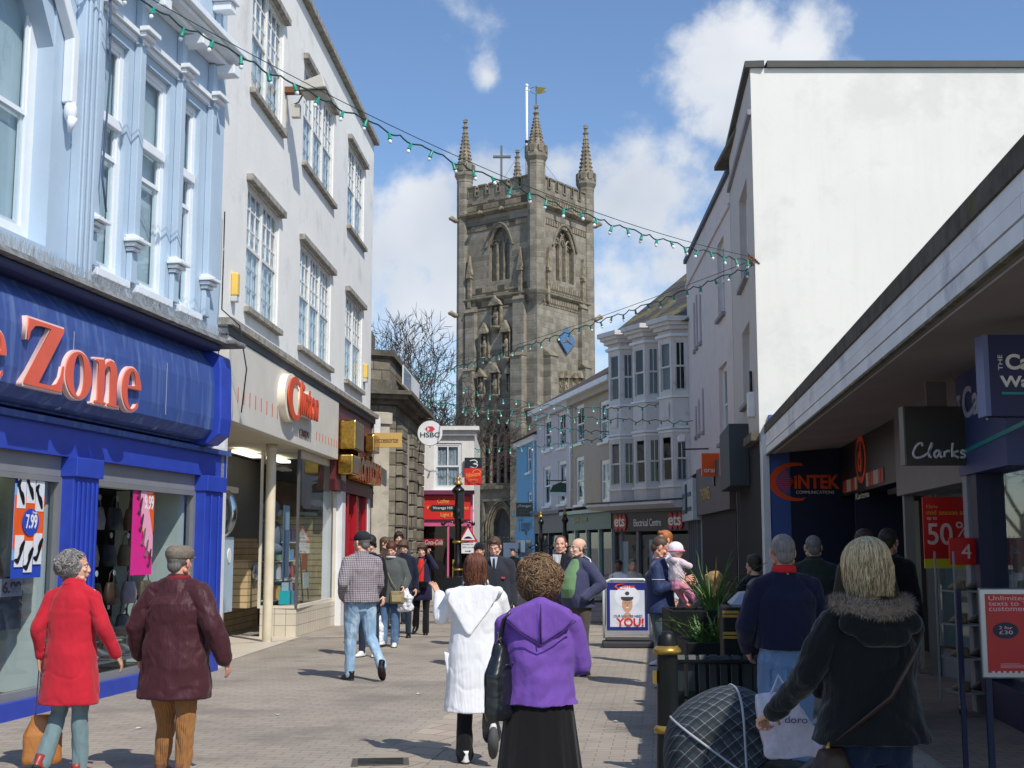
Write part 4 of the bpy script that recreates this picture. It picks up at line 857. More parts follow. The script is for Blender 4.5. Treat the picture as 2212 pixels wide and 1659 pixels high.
def face_with_arches(F, s1, z0, z1, arches, mt, dep=.45):
    """wall as one sheet with pointed openings: curve fill gives clean holes"""
    sp = [[(0,z0),(s1,z0),(s1,z1),(0,z1)]]
    for (a, zb, b, zs, rise) in arches: sp.append(([(a, zb)] + gothic(a, b, zs, rise) + [(b, zb)])[::-1])
    return sp
m = MB(TLf.M)
top = 21.4
ins = .12
def facade(F, arches, nm):
    sp = face_with_arches(F, S_, 0, top, arches, TS)
    me = curve_mesh('c', sp, .0, TS)
    for v in me.vertices: v.co = F.M @ Vector((v.co.x, 0, v.co.y))
    me.name = nm; o = bpy.data.objects.new(nm, me); col.objects.link(o); o.parent = tw; o.matrix_parent_inverse = pinv(tw)
    m = MB(F.M)
    for (a, zb, b, zs, rise) in arches:
        pts = [(a, zb)] + gothic(a, b, zs, rise) + [(b, zb)]
        for i in range(len(pts)-1): p, q = pts[i], pts[i+1]; m.quad((p[0],0,p[1]),(q[0],0,q[1]),(q[0],.4,q[1]),(p[0],.4,p[1]), TD)
        m.quad((a,0,zb),(b,0,zb),(b,.4,zb),(a,.4,zb), TD)
    m.build('reveal', tw); return o
arL = [(bl[0], bl[1], bl[2], bl[3]-.1, 1.1), (wwr[0], wwr[1], wwr[2], wwr[3], 1.35), (drr[0], .01, drr[2], drr[3], 1.0)]
arR = [(brr[0], brr[1], brr[2], brr[3]-.1, 1.1)]
facade(TLf, arL, 'wall'); facade(TRf, arR, 'wall')
m = MB(TLf.M); m.box(0, .02, .001, S_, 0, top, TS); m.box(.02, S_, S_-.02, S_, 0, top, TS); m.box(.02, S_-.02, .5, S_-.02, top-.3, top-.25, TS); m.box(.4, S_-.4, .45, .5, 0, top-.4, DARK); m.build('wall', tw)
m = MB(TRf.M); m.box(.4, S_-.4, .45, .5, 0, top-.4, DARK); m.build('wall_lining', tw)
def tracery(F, ar, lights, mt, louvre, nm='window'):
    a, zb, b, zs, rise = ar; w_ = b-a; m = MB(F.M); r_ = .045 if w_ < 1.5 else .07
    for i in range(1, lights): x = a+w_*i/lights; m.box(x-r_, x+r_, .1, .28, zb, zs+.1, mt)
    n_ = lights
    for i in range(n_):       # small arch heads and reticulated bars above
        x0 = a+w_*i/n_; x1 = a+w_*(i+1)/n_; g = gothic(x0, x1, zs-.05, w_/n_*.8, 5)
        m.tube([(p[0], .18, p[1]) for p in g], r_*.8, mt, 5)
    hgt = lambda x: zs + rise*(1-(abs(x-(a+b)/2)/(w_/2))**1.6)
    for i in range(1, n_):
        x = a+w_*i/n_
        for sgn in (-1, 1):
            xe = x+sgn*w_/n_*.9; xe = min(max(xe, a+.05), b-.05); m.tube([(x, .18, zs+.1), (x+(xe-x)*.35, .18, zs+.1+(hgt(xe)-zs)*.45), (xe, .18, hgt(xe)-.05)], r_*.7, mt, 5)
    m.tube([(p[0], .1, p[1]) for p in gothic(a, b, zs, rise)], r_*1.4, TD, 6)
    o = m.build(nm, tw)
    m = MB(F.M); pts = [(a, zb)] + gothic(a, b, zs, rise) + [(b, zb)]; m.add([(p[0], .33, p[1]) for p in pts], [tuple(range(len(pts)))], louvre); m.build('pane', o)
    m = MB(F.M); g = gothic(a-.2, b+.2, zs-.1, rise+.3); m.tube([(a-.32,-.04,zs-.12)]+[(p[0], -.04, p[1]) for p in g]+[(b+.32,-.04,zs-.12)], .07, TD, 6); m.build('hood_mould', o)
LOUV = mat('belfry_louvres', (140,134,120), rough=.9, var=.2, vs=6)
tracery(TLf, arL[0], 3, TC, LOUV); tracery(TRf, arR[0], 3, TC, LOUV)
tracery(TLf, arL[1], 4, mat('window_stone', (176,150,128), rough=.9, var=.15), P('leaded_glass', (30,32,38), .25))
# door: arched oak door in moulded orders
a, zb, b, zs, rise = arL[2]
m = MB(TLf.M); pts = [(a, .01)] + gothic(a, b, zs, rise) + [(b, .01)]; m.add([(p[0], .35, p[1]) for p in pts], [tuple(range(len(pts)))], mat('dark_oak', (58,38,32), rough=.7, kind='boards', bw=.001, rh=99, var=.2)); d_ = m.build('door', tw)
for k in range(3):
    e = .12+.13*k; m = MB(TLf.M); g = gothic(a-e, b+e, zs, rise+e*1.1); m.tube([(a-e,-.03-.05*k,.0)]+[(p[0], -.03-.05*k, p[1]) for p in g]+[(b+e,-.03-.05*k,.0)], .055, TC, 6); m.build('door_moulding', tw)
m = MB(TLf.M); m.box(a-.65, b+.65, -.2, -.003, 4.15, 4.3, TD); m.box(a-.65, a-.53, -.18, -.003, 0, 4.15, TD); m.box(b+.53, b+.65, -.18, -.003, 0, 4.15, TD); m.box(.8, 4.8, -.25, -.004, 4.85, 5.05, TD); m.build('drip_mould', tw)
# string courses, carved bands
def course(F, z, h, d, mt, s0=-.1, s1=None): 
    m = MB(F.M); s1 = S_+.1 if s1 is None else s1
    m.prism([(-d*.3, z), (-d, z+h*.4), (-d, z+h*.7), (-.003, z+h), (-.003, z)], s0, s1, mt, ax='x'); m.build('string_course', tw)
for F in (TLf, TRf):
    course(F, 21.1, .35, .28, TD); course(F, 15.95, .28, .2, TD); course(F, 9.1, .35, .25, TD); course(F, 4.85, .2, .15, TD) if F is TRf else None
CARV = mat('carved_panels', (158,147,126), rough=.95, kind='masonry', bw=.34, rh=.42, ms=.06, cb=(138,127,108), cm=(96,88,72), var=.2, bump=.06, bs=12)
for F in (TLf, TRf):
    m = MB(F.M); m.box(.6, S_-.6, -.03, -.003, 16.25, 16.75, CARV); m.box(.6, S_-.6, -.03, -.003, 15.4, 15.9, CARV); m.box(.4, S_-.4, -.03, -.003, 20.2, 20.6, CARV); m.box(.4, S_-.4, -.04, -.003, 21.5, 22.0, CARV); m.build('carved_band', tw, split=True)
# parapet with battlements
for F in (TLf, TRf):
    m = MB(F.M); m.box(.4, S_-.4, -.0, .3, 21.4, 22.35, TS)
    n_ = 6; w_ = (S_-.8)/n_
    for i in range(n_):
        x = .4+w_*(i+.2); m.box(x, x+w_*.6, .001, .29, 22.35, 22.95, TS); m.box(x-.06, x+w_*.6+.06, -.07, .34, 22.95, 23.05, TD)
        m.box(x+w_*.6+.06, x+w_-.06, -.07, .34, 22.35, 22.44, TD); m.box(x-.07, x-.0, -.06, -.001, 22.36, 22.95, TD); m.box(x+w_*.6, x+w_*.6+.06, -.06, -.001, 22.36, 22.95, TD)
    m.build('battlement', tw)
# back parapets
m = MB(TLf.M); m.box(.3, S_-.3, S_-.3, S_, 21.4, 22.2, TS); m.box(0, .3, .3, S_-.3, 21.4, 22.2, TS); m.build('battlement', tw)
def pinnacle(c, zbase, r, ztop_t, ztip, corb=False):
    m = MB(Matrix.Translation((c.x, c.y, 0)))
    prof = [(r, zbase), (r, ztop_t-1.2), (r*1.04, ztop_t-1.15), (r*1.04, ztop_t-1.0), (r*1.3, ztop_t-.75), (r*1.3, ztop_t-.5), (r*1.1, ztop_t-.4), (r*1.1, ztop_t)]
    if corb: prof = [(.15, zbase-1.1), (.2, zbase-.9), (.45, zbase-.5), (r*1.15, zbase-.25), (r*1.25, zbase-.1), (r*1.25, zbase)]+prof
    m.lathe(prof, TS, 8, smooth=False)
    for k in range(8): a_ = PI/4*k+PI/8; m.box(r*1.0, r*1.3, -.13, .13, ztop_t-.5, ztop_t-.1, TD, M=Matrix.Rotation(a_, 4, 'Z'))
    o = m.build('turret', tw)
    m = MB(Matrix.Translation((c.x, c.y, 0))); h = ztip-ztop_t
    m.lathe([(r*.86, ztop_t-.1), (r*.82, ztop_t), (.11, ztip-.7), (.13, ztip-.65), (.2, ztip-.55), (.09, ztip-.48), (.08, ztip-.3), (.16, ztip-.24), (.06, ztip-.16), (.03, ztip)], TC, 8, smooth=False)
    for j in range(9):
        t_ = (j+.5)/9.5; zz = ztop_t+(h-.7)*t_; rr = r*.82+(.11-r*.82)*t_
        for k in range(8): a_ = PI/4*k; s_ = .085*(1-t_*.45); m.ball((rr*1.02*math.cos(a_), rr*1.02*math.sin(a_), zz), (s_, s_, s_*1.1), TC, 6, 4)
    m.box(-.15, .15, -.04, .04, ztip-.14, ztip-.06, TC); m.build('spire', o)
BK = K0 + dl*S_ + dr*S_
pinnacle(K0 + dl*.15+dr*.15, 16.2, .52, 24.75, 27.25, corb=True); pinnacle(LFc + dr*.2 - dl*.1, 21.3, .48, 24.6, 27.5); pinnacle(RFc - dr*.1 + dl*.2, 21.3, .48, 24.4, 27.5); pinnacle(BK - dr*.3 - dl*.3, 21.3, .45, 23.9, 26.9)
# octagonal angle shafts below the turrets on the outer corners, buttresses
m = MB(Matrix.Translation(LFc + dr*.2 - dl*.1)); m.lathe([(.5, 0), (.5, 9), (.46, 9.2), (.46, 21.3)], TS, 8, smooth=False); m.build('angle_shaft', tw)
m = MB(Matrix.Translation(RFc - dr*.1 + dl*.2)); m.lathe([(.5, 0), (.5, 9), (.46, 9.2), (.46, 21.3)], TS, 8, smooth=False); m.build('angle_shaft', tw)
def butt(F, s0, s1, steps):
    m = MB(F.M)
    for (z0, z1, d) in steps: m.box(s0, s1, -d, -.002, z0, z1-.2, TS); m.prism([(-d-.06, z1-.2), (-d*.4, z1+.1), (-.002, z1+.25), (-.002, z1-.2)], s0-.04, s1+.04, TD, ax='x')
    m.build('buttress', tw)
butt(TLf, 4.05, 4.85, [(0, 12.6, .5), (12.6, 15.9, .28)]); butt(TLf, .55, 1.25, [(0, 12.0, .5), (12.0, 15.5, .28)]); butt(TRf, .6, 1.4, [(0, 12.6, .5)]); butt(TRf, 4.2, 4.9, [(0, 12.3, .5), (12.3, 15.9, .28)])
for F, ss_ in ((TLf, (.75, 4.5)), (TRf, (.95, 4.6))):
    for x in ss_:
        m = MB(F.M); m.box(x-.11, x+.11, -.18, -.003, 15.6, 17.6, TC); m.prism([(x-.2,17.6),(x+.2,17.6),(x+.05,18.4),(x,18.8),(x-.05,18.4)], -.2, -.003, TC); m.box(x-.16, x+.16, -.28, -.003, 17.4, 17.6, TC); m.build('pilaster_pinnacle', tw)
# gargoyles
for c_, d_ in ((LFc, (dl-dr).normalized()), (RFc, (dr-dl).normalized())):
    for zz in (21.1, 15.3):
        m = MB(); b0 = c_ + d_*.0; m.tube([b0+Vector((0,0,zz)), b0+d_*.35+Vector((0,0,zz-.05)), b0+d_*.6+Vector((0,0,zz+.12)), b0+d_*.75+Vector((0,0,zz+.05))], [.16,.15,.17,.08], TC, 7); m.build('gargoyle', tw)
for F in (TLf, TRf):
    for x in (1.7, 3.3): m = MB(F.M); m.tube([(x, 0, 21.2), (x,-.4,21.25), (x,-.6,21.1)], [.14,.13,.08], TC, 6); m.build('gargoyle', tw)
# niches with statues
def niche(F, px, y0, y1, w):
    s, zt = F.sz(px, y0); _, zb_ = F.sz(px, y1); m = MB(F.M); h = zt-zb_
    m.lathe([(.05, zb_-.35), (w*.25, zb_-.2), (w*.45, zb_-.05), (w*.5, zb_+.05)], TC, 8, c=(s, -.12, 0)); m.box(s-w*.5, s-w*.4, -.22, -.003, zb_, zt-h*.2, TC); m.box(s+w*.4, s+w*.5, -.22, -.003, zb_, zt-h*.2, TC)
    m.prism([(s-w*.58, zt-h*.25), (s+w*.58, zt-h*.25), (s+w*.4, zt-h*.1), (s+.08, zt), (s, zt+h*.1), (s-.08, zt), (s-w*.4, zt-h*.1)], -.38, -.003, TC); m.box(s-w*.4, s+w*.4, -.02, -.0035, zb_, zt-h*.25, TD)
    o = m.build('niche', tw)
    m = MB(F.M); hh_ = h*.68; m.loft([(zb_+.03, s, -.16, w*.27, .12), (zb_+hh_*.4, s, -.16, w*.23, .1), (zb_+hh_*.75, s, -.16, w*.26, .1), (zb_+hh_*.84, s, -.16, w*.1, .07)], TC, 10); m.ball((s, -.17, zb_+hh_*.93), (w*.12, .1, .13), TC, 8, 6); m.box(s-w*.2, s+w*.2, -.3, -.2, zb_+hh_*.5, zb_+hh_*.62, TC); m.build('statue', o)
niche(TLf, 1075, 645, 708, .75); niche(TLf, 1051, 705, 775, .6); niche(TLf, 1097, 700, 775, .6); niche(TLf, 1043, 802, 855, .55); niche(TLf, 1073, 790, 855, .65); niche(TLf, 1105, 795, 850, .5)
for px in (1204, 1217, 1233, 1246): niche(TRf, px, 806, 852, .32)
# clock: blue diamond with gold hands
s, z = TRf.sz(1221, 736); m = MB(TRf.M); m.prism([(s-.9, z), (s, z-.8), (s+.9, z), (s, z+.8)], -.16, -.06, P('clock_blue', (78,112,150), .6)); ck = m.build('clock', tw)
m = MB(TRf.M); m.tube([(s+.02,-.19,z-.02), (s-.5,-.19,z-.16)], [.03,.012], GOLD, 5); m.tube([(s+.02,-.19,z-.02), (s+.45,-.19,z-.2)], [.03,.012], GOLD, 5); m.tube([(s-.02,-.19,z), (s+.0,-.19,z+.06)], .04, GOLD, 5)
m.build('clock_hand', ck)
m = MB(TRf.M)
for k in range(12): a_ = k*PI/6; m.box(s+.45*math.cos(a_)-.02, s+.45*math.cos(a_)+.02, -.175, -.161, z+.38*math.sin(a_)-.03, z+.38*math.sin(a_)+.03, P('clock_marks', (120,160,200), .5))
m.build('clock_marks', ck)
# flagpole, weather vane, metal cross
fp = at(1138, 400, 72.5); ft = at(1138, 185, 72.5); m = MB(); m.tube([(fp.x, fp.y, 22), (fp.x, fp.y, ft.z)], .075, WHITE, 8); m.ball((fp.x, fp.y, ft.z), .12, WHITE, 8, 6); m.tube([(fp.x, fp.y, 25.6), (fp.x, fp.y, 25.75)], .11, BLACK, 8)
for dx, dy in ((2.5,1.5),(-2,1.8),(1.2,-1.5)): m.tube([(fp.x, fp.y, 25.7), (fp.x+dx, fp.y+dy, 22.9)], .012, STEEL, 4)
m.build('flagpole', tw)
kx = K0+dl*.15+dr*.15; m = MB(); m.tube([(kx.x, kx.y, 27.2), (kx.x, kx.y, 28.35)], .025, BLACK, 6)
m.add([(kx.x+.03, kx.y, 28.3), (kx.x+.6, kx.y+.02, 28.24), (kx.x+.42, kx.y, 28.1), (kx.x+.6, kx.y+.02, 28.0), (kx.x+.3, kx.y, 27.88), (kx.x+.03, kx.y, 27.86), (kx.x+.03, kx.y-.03, 28.3), (kx.x+.6, kx.y-.01, 28.24), (kx.x+.42, kx.y-.03, 28.1), (kx.x+.6, kx.y-.01, 28.0), (kx.x+.3, kx.y-.03, 27.88), (kx.x+.03, kx.y-.03, 27.86)], [(0,1,2,3,4,5),(11,10,9,8,7,6)]+[(i,(i+1)%6,(i+1)%6+6,i+6) for i in range(6)], LEDR)
m.tube([(kx.x-.02+.32*math.cos(R(a_))*-1, kx.y, 28.1+.2*math.sin(R(a_))) for a_ in range(-80, 90, 20)], .015, BLACK, 5); m.tube([(kx.x-.55,kx.y,28.1),(kx.x-.3,kx.y,28.1)], .03, WHITE, 5); m.build('weather_vane', tw)
cb_ = at(1083, 395, 72); ctp = at(1083, 315, 72); m = MB(); m.box(cb_.x-.065, cb_.x+.065, 71.93, 72.07, 22.3, ctp.z, STEEL); m.box(cb_.x-.5, cb_.x+.56, 71.9, 72.1, ctp.z-.74, ctp.z-.62, STEEL, M=Matrix.Identity(4)); m.build('metal_cross', tw)
# railings and low wall before the church, churchyard board
IRON = P('wrought_iron', 22, .5)
t = thing('iron_railing', 'black iron railing with spear tips before the church tower door', 'railing', (-.9, 62, 0))
m = MB(); m.box(-4.2, 3.6, 61.95, 62.05, 1.78, 1.83, IRON); m.box(-4.2, 3.6, 61.96, 62.04, .45, .5, IRON); m.build('rail', t)
for k in range(40): x = -4.1+k*.195; m = MB(); m.tube([(x,62,.3),(x,62,1.95)], .02, IRON, 5); m.tube([(x,62,1.93),(x,62,1.99),(x,62,2.1)], [.02,.045,.004], IRON, 5); m.build('railing_bar', t)
m = MB(); m.box(-4.3, 3.7, 61.8, 62.2, 0, .3, DSTONE); m.build('plinth', t)
m = MB(); m.box(-6, 1.6, 63, 70, -.02, .02, DSTONE); structure(m.build('church_path'))
p = at(1105, 1190, 54); t = thing('notice_board', 'white notice board with black letters TH leaning beside the blue shop', 'notice board', (p.x, p.y, 0), 0)
m = MB(); m.box(-.35,.35,-.03,.03,.4,1.75, WHITE); m.build('board', t, local=True); m = MB(); m.box(-.33,-.29,-.02,.02,0,.4,BLACK); m.box(.29,.33,-.02,.02,0,.4,BLACK); m.build('leg', t, local=True); text('TH', (-.1,1.2,.3,1.5), .034, LFI, BLACK, t, local=True)

# ------------------------------------------------ BARE TREE left of the tower
BARK = mat('winter_bark', (72,64,58), rough=.95, var=.2, vs=3)
def bare_tree(x, y, h, label, seed, spread=1., z0=0.):
    rt = random.Random(seed); t = thing('bare_tree', label, 'tree', (x, y, z0), 0, 'bare trees beside the church')
    tm = MB(); cm_ = MB(); cnt = [0]
    def grow(mb, p, d, l_, r_, lev):
        n_ = 3 if lev < 3 else 2; pts = [p]; q = d.copy(); pp = p.copy()
        for i in range(n_):
            q = (q + Vector((rt.uniform(-1,1), rt.uniform(-1,1), rt.uniform(-.4,.7)))*(.12+.05*lev)).normalized(); pp = pp + q*(l_/n_); pts.append(pp.copy())
        rs = [r_*(1-.38*i/n_) for i in range(n_+1)]
        if lev >= 5: rs[-1] = r_*.3
        mb.tube(pts, rs, BARK, 6 if lev < 2 else (4 if lev < 4 else 3), caps=False)
        if lev >= 7: return
        k = 3 if lev < 4 else rt.choice([2,3,3])
        for j in range(k):
            a_ = rt.uniform(0, 2*PI); u = q.orthogonal().normalized(); v = q.cross(u); s_ = rt.uniform(.35, .85)*spread
            nd_ = (q + (u*math.cos(a_)+v*math.sin(a_))*s_ + Vector((0,0,.12))).normalized()
            o_ = pts[-1] if j < 2 else pts[-2]
            grow(cm_, o_, nd_, l_*rt.uniform(.66,.84), max(rs[-1]*rt.uniform(.55,.75), .015), lev+1)
    grow(tm, Vector((x,y,z0)), Vector((0.05,0,1)), h*.3, h*.022, 0)
    tm.build('trunk', t); cm_.build('crown', t)
bare_tree(-3.95, 60, 12.2, 'tall bare winter tree with fine twigs just left of the church tower', 4)
bare_tree(-6.6, 66, 10.5, 'bare winter tree half hidden behind the stone bank building', 9)
bare_tree(-4.0, 66, 10, 'lower bare tree at the foot of the church tower', 23, 1.2)

# ------------------------------------------------ RIGHT SIDE, FAR TO NEAR
SLATE = mat('slate_roof', (92,86,84), rough=.85, kind='tiles', bw=.4, rh=.25, ms=.015, cb=(78,74,74), cm=(50,46,44), var=.15, bump=.02, c2=(122,116,62), c2s=1.2, c2t=.5)
RROOF = mat('brown_slate', (78,66,62), rough=.9, var=.15, bump=.02)
SBf = Fac((.2, 55), (1.0, 50.5)); BLUE2 = mat('sky_blue_render', (106,168,206), rough=.8, var=.04)
b2 = thing('blue_shop_house', 'narrow sky blue rendered shop building at the church end of the street', 'building', (.6, 52, 0))
ops = [SBf.rect(1138,1022,1147,962), SBf.rect(1140,1100,1148,1062)]
m = MB(SBf.M); m.wall(0, SBf.L, 2.3, 6.1, ops, .15, BLUE2); shell(m, 0, SBf.L, 0, 6.1, 8, BLUE2); m.build('wall', b2)
for r in ops: sash(SBf, r, b2, y=.05, sub=(2,1), back=None)
m = MB(SBf.M); m.prism([(-.3,6.1),(4,8.2),(8.3,6.1)], -.1, SBf.L+.01, RROOF, ax='x', ); m.box(-.05, SBf.L, -.14, -.002, 5.85, 6.09, WHITE); m.build('roof', b2)
m = MB(SBf.M); m.box(.1, SBf.L-.1, -.08, -.003, 0, 2.3, BLUE2); m.box(.5, 3.8, -.1, -.081, .3, 1.85, P('dark_window', (36,44,52), .15)); m.box(-.05, SBf.L+.02, -.2, -.003, 2.9, 3.0, BLUE2)
for k in range(2): m.box(1.6+k*.0, 2.6, -.115, -.101, .6+.75*k, 1.15+.7*k, P('paper_white', (206,222,226), .6))
m.build('shopfront', b2)
text('Tengo', (1.0, 2.05, 3.4, 2.75), .1, SBf, P('teal_letters', (52,96,116), .6), b2)
pipe(SBf, 4.35, 2.4, 6, WHITE, b2)
t = thing('hanging_sign', 'small black sign reading ¡Tengo! in white on the sky blue building', 'sign', tuple(at(1133,1101,51)), 0); w_ = .62
m = MB(); m.box(-.34,.34,-.04,.04,-.28,.28, BLACK); m.build('board', t, local=True); text('¡Tengo!', (-.27,.08,.27,.2), .043, LFI, WHITE, t, local=True, off=.015); text('Tapas & Bar', (-.2,-.05,.2,.0), .043, LFI, P('sign_grey', (120,126,130), .5), t, local=True); text('Restaurant', (-.2,-.16,.2,-.1), .043, LFI, P('sign_grey', 0), t, local=True)
# lavender and beige terrace
LBf = Fac((1.0, 50.5), (3.2, 40.0)); LAV = mat('lavender_render', (202,198,200), rough=.85, var=.04, streak=(170,170,180)); BEI = mat('beige_render', (176,166,150), rough=.85, var=.04, streak=(156,146,132))
split = LBf.sz(1236, 950)[0]
def terrace(nm, lab, s0, s1, mt, px, eave=7.0):
    t = thing(nm, lab, 'building', tuple(LBf.p((s0+s1)/2, 0)))
    m = MB(LBf.M); m.wall(s0, s1, 2.95, eave, px, .14, mt); shell(m, s0, s1, 0, eave, 8, mt); m.build('wall', t)
    for r in px: sash(LBf, r, t, y=.04, sub=(2,1), back=None if r[1] > 4 else P('pale_blind', 0), sm=WHITE, fr=.09)
    m = MB(LBf.M); m.prism([(-.35,eave),(4,eave+2.5),(8.3,eave)], s0, s1, RROOF, ax='x'); m.build('roof', t)
    m = MB(LBf.M); m.box(s0, s1, -.38, -.002, eave-.18, eave-.003, WHITE); m.box(s0, s1, -.2, -.002, eave-.4, eave-.183, mt); m.build('eaves', t); return t
lr = [(1.3,5.3,2.5,6.55),(3.6,5.25,4.75,6.6),(1.15,3.15,2.4,4.7),(3.6,3.15,4.8,4.75)]
rr_ = [(6.2,5.2,7.35,6.55),(9.35,5.0,10.5,6.35),(6.15,3.05,7.3,4.72),(9.4,3.0,10.6,4.4)]
lav = terrace('terrace_house', 'lavender rendered terraced building with white sash windows next to the sky blue house', 0, split, LAV, lr)
bei = terrace('terrace_house', 'beige rendered terraced building with white sash windows beside the bay windowed one', split, LBf.L+.8, BEI, rr_)
pipe(LBf, split, 3, 6.7, WHITE, bei)
DGR = P('slate_green_front', (70,96,92), .5); DGRY = P('dark_grey_front', (66,68,78), .5)
def shopfront(F, s0, s1, parent, fm, fas, z=2.2, h=.6, riser=.5, mull=2, glassback=None, recess=.1, fz=.12):
    m = MB(F.M); m.box(s0, s1, -.14, -.003, z+.1, z+h, fas); m.box(s0, s1, -.3, -.003, z+h, z+h+fz, fm); f = m.build('fascia', parent)
    m = MB(F.M); w_ = (s1-s0)/mull
    for i in range(mull+1): x = s0+w_*i; m.box(max(x-.06, s0), min(x+.06, s1), -.12, -.003, 0, z+.097, fm)
    m.box(s0, s1, -.1, -.003, 0, riser, fm); m.build('shopfront_frame', parent)
    m = MB(F.M); m.quad((s0,-.04,riser),(s1,-.04,riser),(s1,-.04,z),(s0,-.04,z), GLASS); m.build('pane', parent)
    m = MB(F.M); m.box(s0, s1, -.01, -.002, riser, z, glassback or P('shop_gloom', (60,70,74), .9)); m.build('interior_wall', parent)
    return f
shopfront(LBf, .1, split-.9, lav, DGRY, DGRY, z=2.0, h=.8); shopfront(LBf, split-.8, LBf.L+.3, bei, P('pale_green_frame', (150,176,170), .5), DGR, z=2.05, h=.65, mull=4)
f = text('JOHN KEVAN', (6.4, 2.35, 8.2, 2.6), .16, LBf, P('pale_gold', (170,176,140), .5), bei)
t = thing('hanging_sign', 'green and yellow scrolled hanging sign on the front of the lavender house', 'sign', tuple(at(1212,1060,46)), 0)
m = MB(); m.box(-.55,.5,-.02,.02,.35,.39, BLACK); m.build('bracket', t, local=True); m = MB(); m.prism([(-.42,-.05),(.42,-.05),(.3,.2),(0,.32),(-.3,.2)], -.02, .02, P('sign_green', (30,70,50), .5)); m.prism([(.18,-.0),(.38,-.0),(.3,.16),(.2,.14)], -.03, -.021, P('sign_yellow', (220,180,60), .5)); m.box(-.42,.42,-.03,.02,-.2,-.06, P('paper_white', 0)); m.build('board', t, local=True)
p = at(1322, 1045, 41); t = hang_sign('estate_sign', 'white estate agent board with grey letters SALE on the beige wall', 'sign', p, .35, .75, .04, P('sign_white', 0)); text('SALE', (-.15,-.2,.15,-.1), .023, LFI, P('sign_grey', 0), t, local=True)
m = MB(); m.box(-.1,.1,-.024,-.021,.12,.28, P('navy_ink', 0)); m.build('logo', t, local=True)
# bay window building
BYf = Fac((3.17, 39.8), (5.2, 36)); CRM = mat('grey_white_paint', (220,214,208), rough=.7, var=.05, c2=(160,158,160), c2s=5, c2t=.6)
by = thing('bay_window_building', 'grey white building with three two storey timber bay windows and a mossy slate roof', 'building', tuple(BYf.p(2, 0)))
m = MB(BYf.M); m.wall(0, BYf.L, 2.9, 8.1, [], .2, CRM); shell(m, 0, BYf.L, 0, 8.1, 9, CRM); m.build('wall', by)
m = MB(BYf.M); m.prism([(-.3,8.1),(5,12.2),(9.5,8.1)], -.05, BYf.L+.6, SLATE, ax='x'); m.build('roof', by)
m = MB(BYf.M); m.prism([(5.0-.12,12.22),(5.0+.12,12.22),(5.,12.32)], -.05, BYf.L+.6, P('ridge_tile', (150,90,70), .9), ax='x'); m.build('roof_ridge', by)
STR = P('striped_blind', (120,116,118), .9, kind='cord', k=60, bst=1.)
for k in range(3):
    c_ = .86+k*1.38; w0 = .6; w1 = .34; d_ = .42
    out_ = [(c_-w0, 0), (c_-w1, -d_), (c_+w1, -d_), (c_+w0, 0)]
    bay = MB(BYf.M)
    for (z0, z1) in ((2.95, 3.3), (4.95, 6.0), (7.65, 7.9)): bay.prism(out_, z0, z1, CRM, ax='z')
    for (z0, z1, e) in ((3.3,3.36,.05),(4.89,4.95,.03),(4.99,5.06,.06),(5.9,5.96,.06),(7.7,7.78,.08)):
        o2 = [(c_-w0-e, -.003), (c_-w1-e*.6, -d_-e), (c_+w1+e*.6, -d_-e), (c_+w0+e, -.003)]; bay.prism(o2, z0, z1, WHITE, ax='z')
    bo = bay.build('bay', by)
    m = MB(BYf.M)
    for (z0, z1, e) in ((7.9,8.02,.12),(8.02,8.12,.22),(8.12,8.26,.3)):
        o2 = [(c_-w0-e, .3), (c_-w0-e, -.003), (c_-w1-e*.6, -d_-e), (c_+w1+e*.6, -d_-e), (c_+w0+e, -.003), (c_+w0+e, .3)]; m.prism(o2, z0+.001, z1, CRM, ax='z')
    m.build('cornice', bo)
    for (z0, z1, fl) in ((3.36, 4.89, 0), (6.0, 7.65, 1)):
        for (A2, B2, fr_) in (((c_-w0,0),(c_-w1,-d_),0), ((c_-w1,-d_),(c_+w1,-d_),1), ((c_+w1,-d_),(c_+w0,0),2)):
            a3 = BYf.M @ Vector((A2[0],A2[1],0)); b3 = BYf.M @ Vector((B2[0],B2[1],0)); Fb = Fac((a3.x,a3.y),(b3.x,b3.y))
            bk = [None, STR, P('net_pale', (176,180,178), .9)][(k+fl+fr_) % 3] if fr_ else P('net_pale', 0)
            sash(Fb, (.01, z0, Fb.L-.01, z1), bo, y=.0, fm=CRM, fr=.09, sub=(2,1) if fr_ != 1 else (1,1), bar=.025, sill=False, back=bk, backd=.1)
    m = MB(BYf.M)
    for sgn, (A2, B2) in enumerate((((c_-w0,0),(c_-w1,-d_)), ((c_-w1,-d_),(c_+w1,-d_)))):
        a3 = Vector((A2[0],A2[1],0)); b3 = Vector((B2[0],B2[1],0)); dd = (b3-a3); n2 = Vector((dd.y, -dd.x, 0)).normalized()
        if n2.y > 0: n2 = -n2
        q0 = a3+dd*.22+n2*.002; q1 = a3+dd*.78+n2*.002
        for (za, zb2, e) in ((5.25, 5.75, .02), (5.32, 5.68, .035)):
            m.add([q0+Vector((0,0,za)), q1+Vector((0,0,za)), q1+Vector((0,0,zb2)), q0+Vector((0,0,zb2)), q0+n2*e+Vector((0,0,za)), q1+n2*e+Vector((0,0,za)), q1+n2*e+Vector((0,0,zb2)), q0+n2*e+Vector((0,0,zb2))], [(4,5,6,7),(0,1,5,4),(1,2,6,5),(2,3,7,6),(3,0,4,7)], CRM)
    m.build('carved_panel', bo)
m = MB(BYf.M); m.prism([(-.003,2.95),(-.75,2.9),(-.8,2.82),(-.6,2.7),(-.003,2.72)], -.3, BYf.L+.02, CRM, ax='x'); m.prism([(-.003,3.0),(-.78,2.95),(-.76,2.9),(-.003,2.951)], -.3, BYf.L+.02, DSTONE, ax='x'); m.build('canopy_ledge', by)
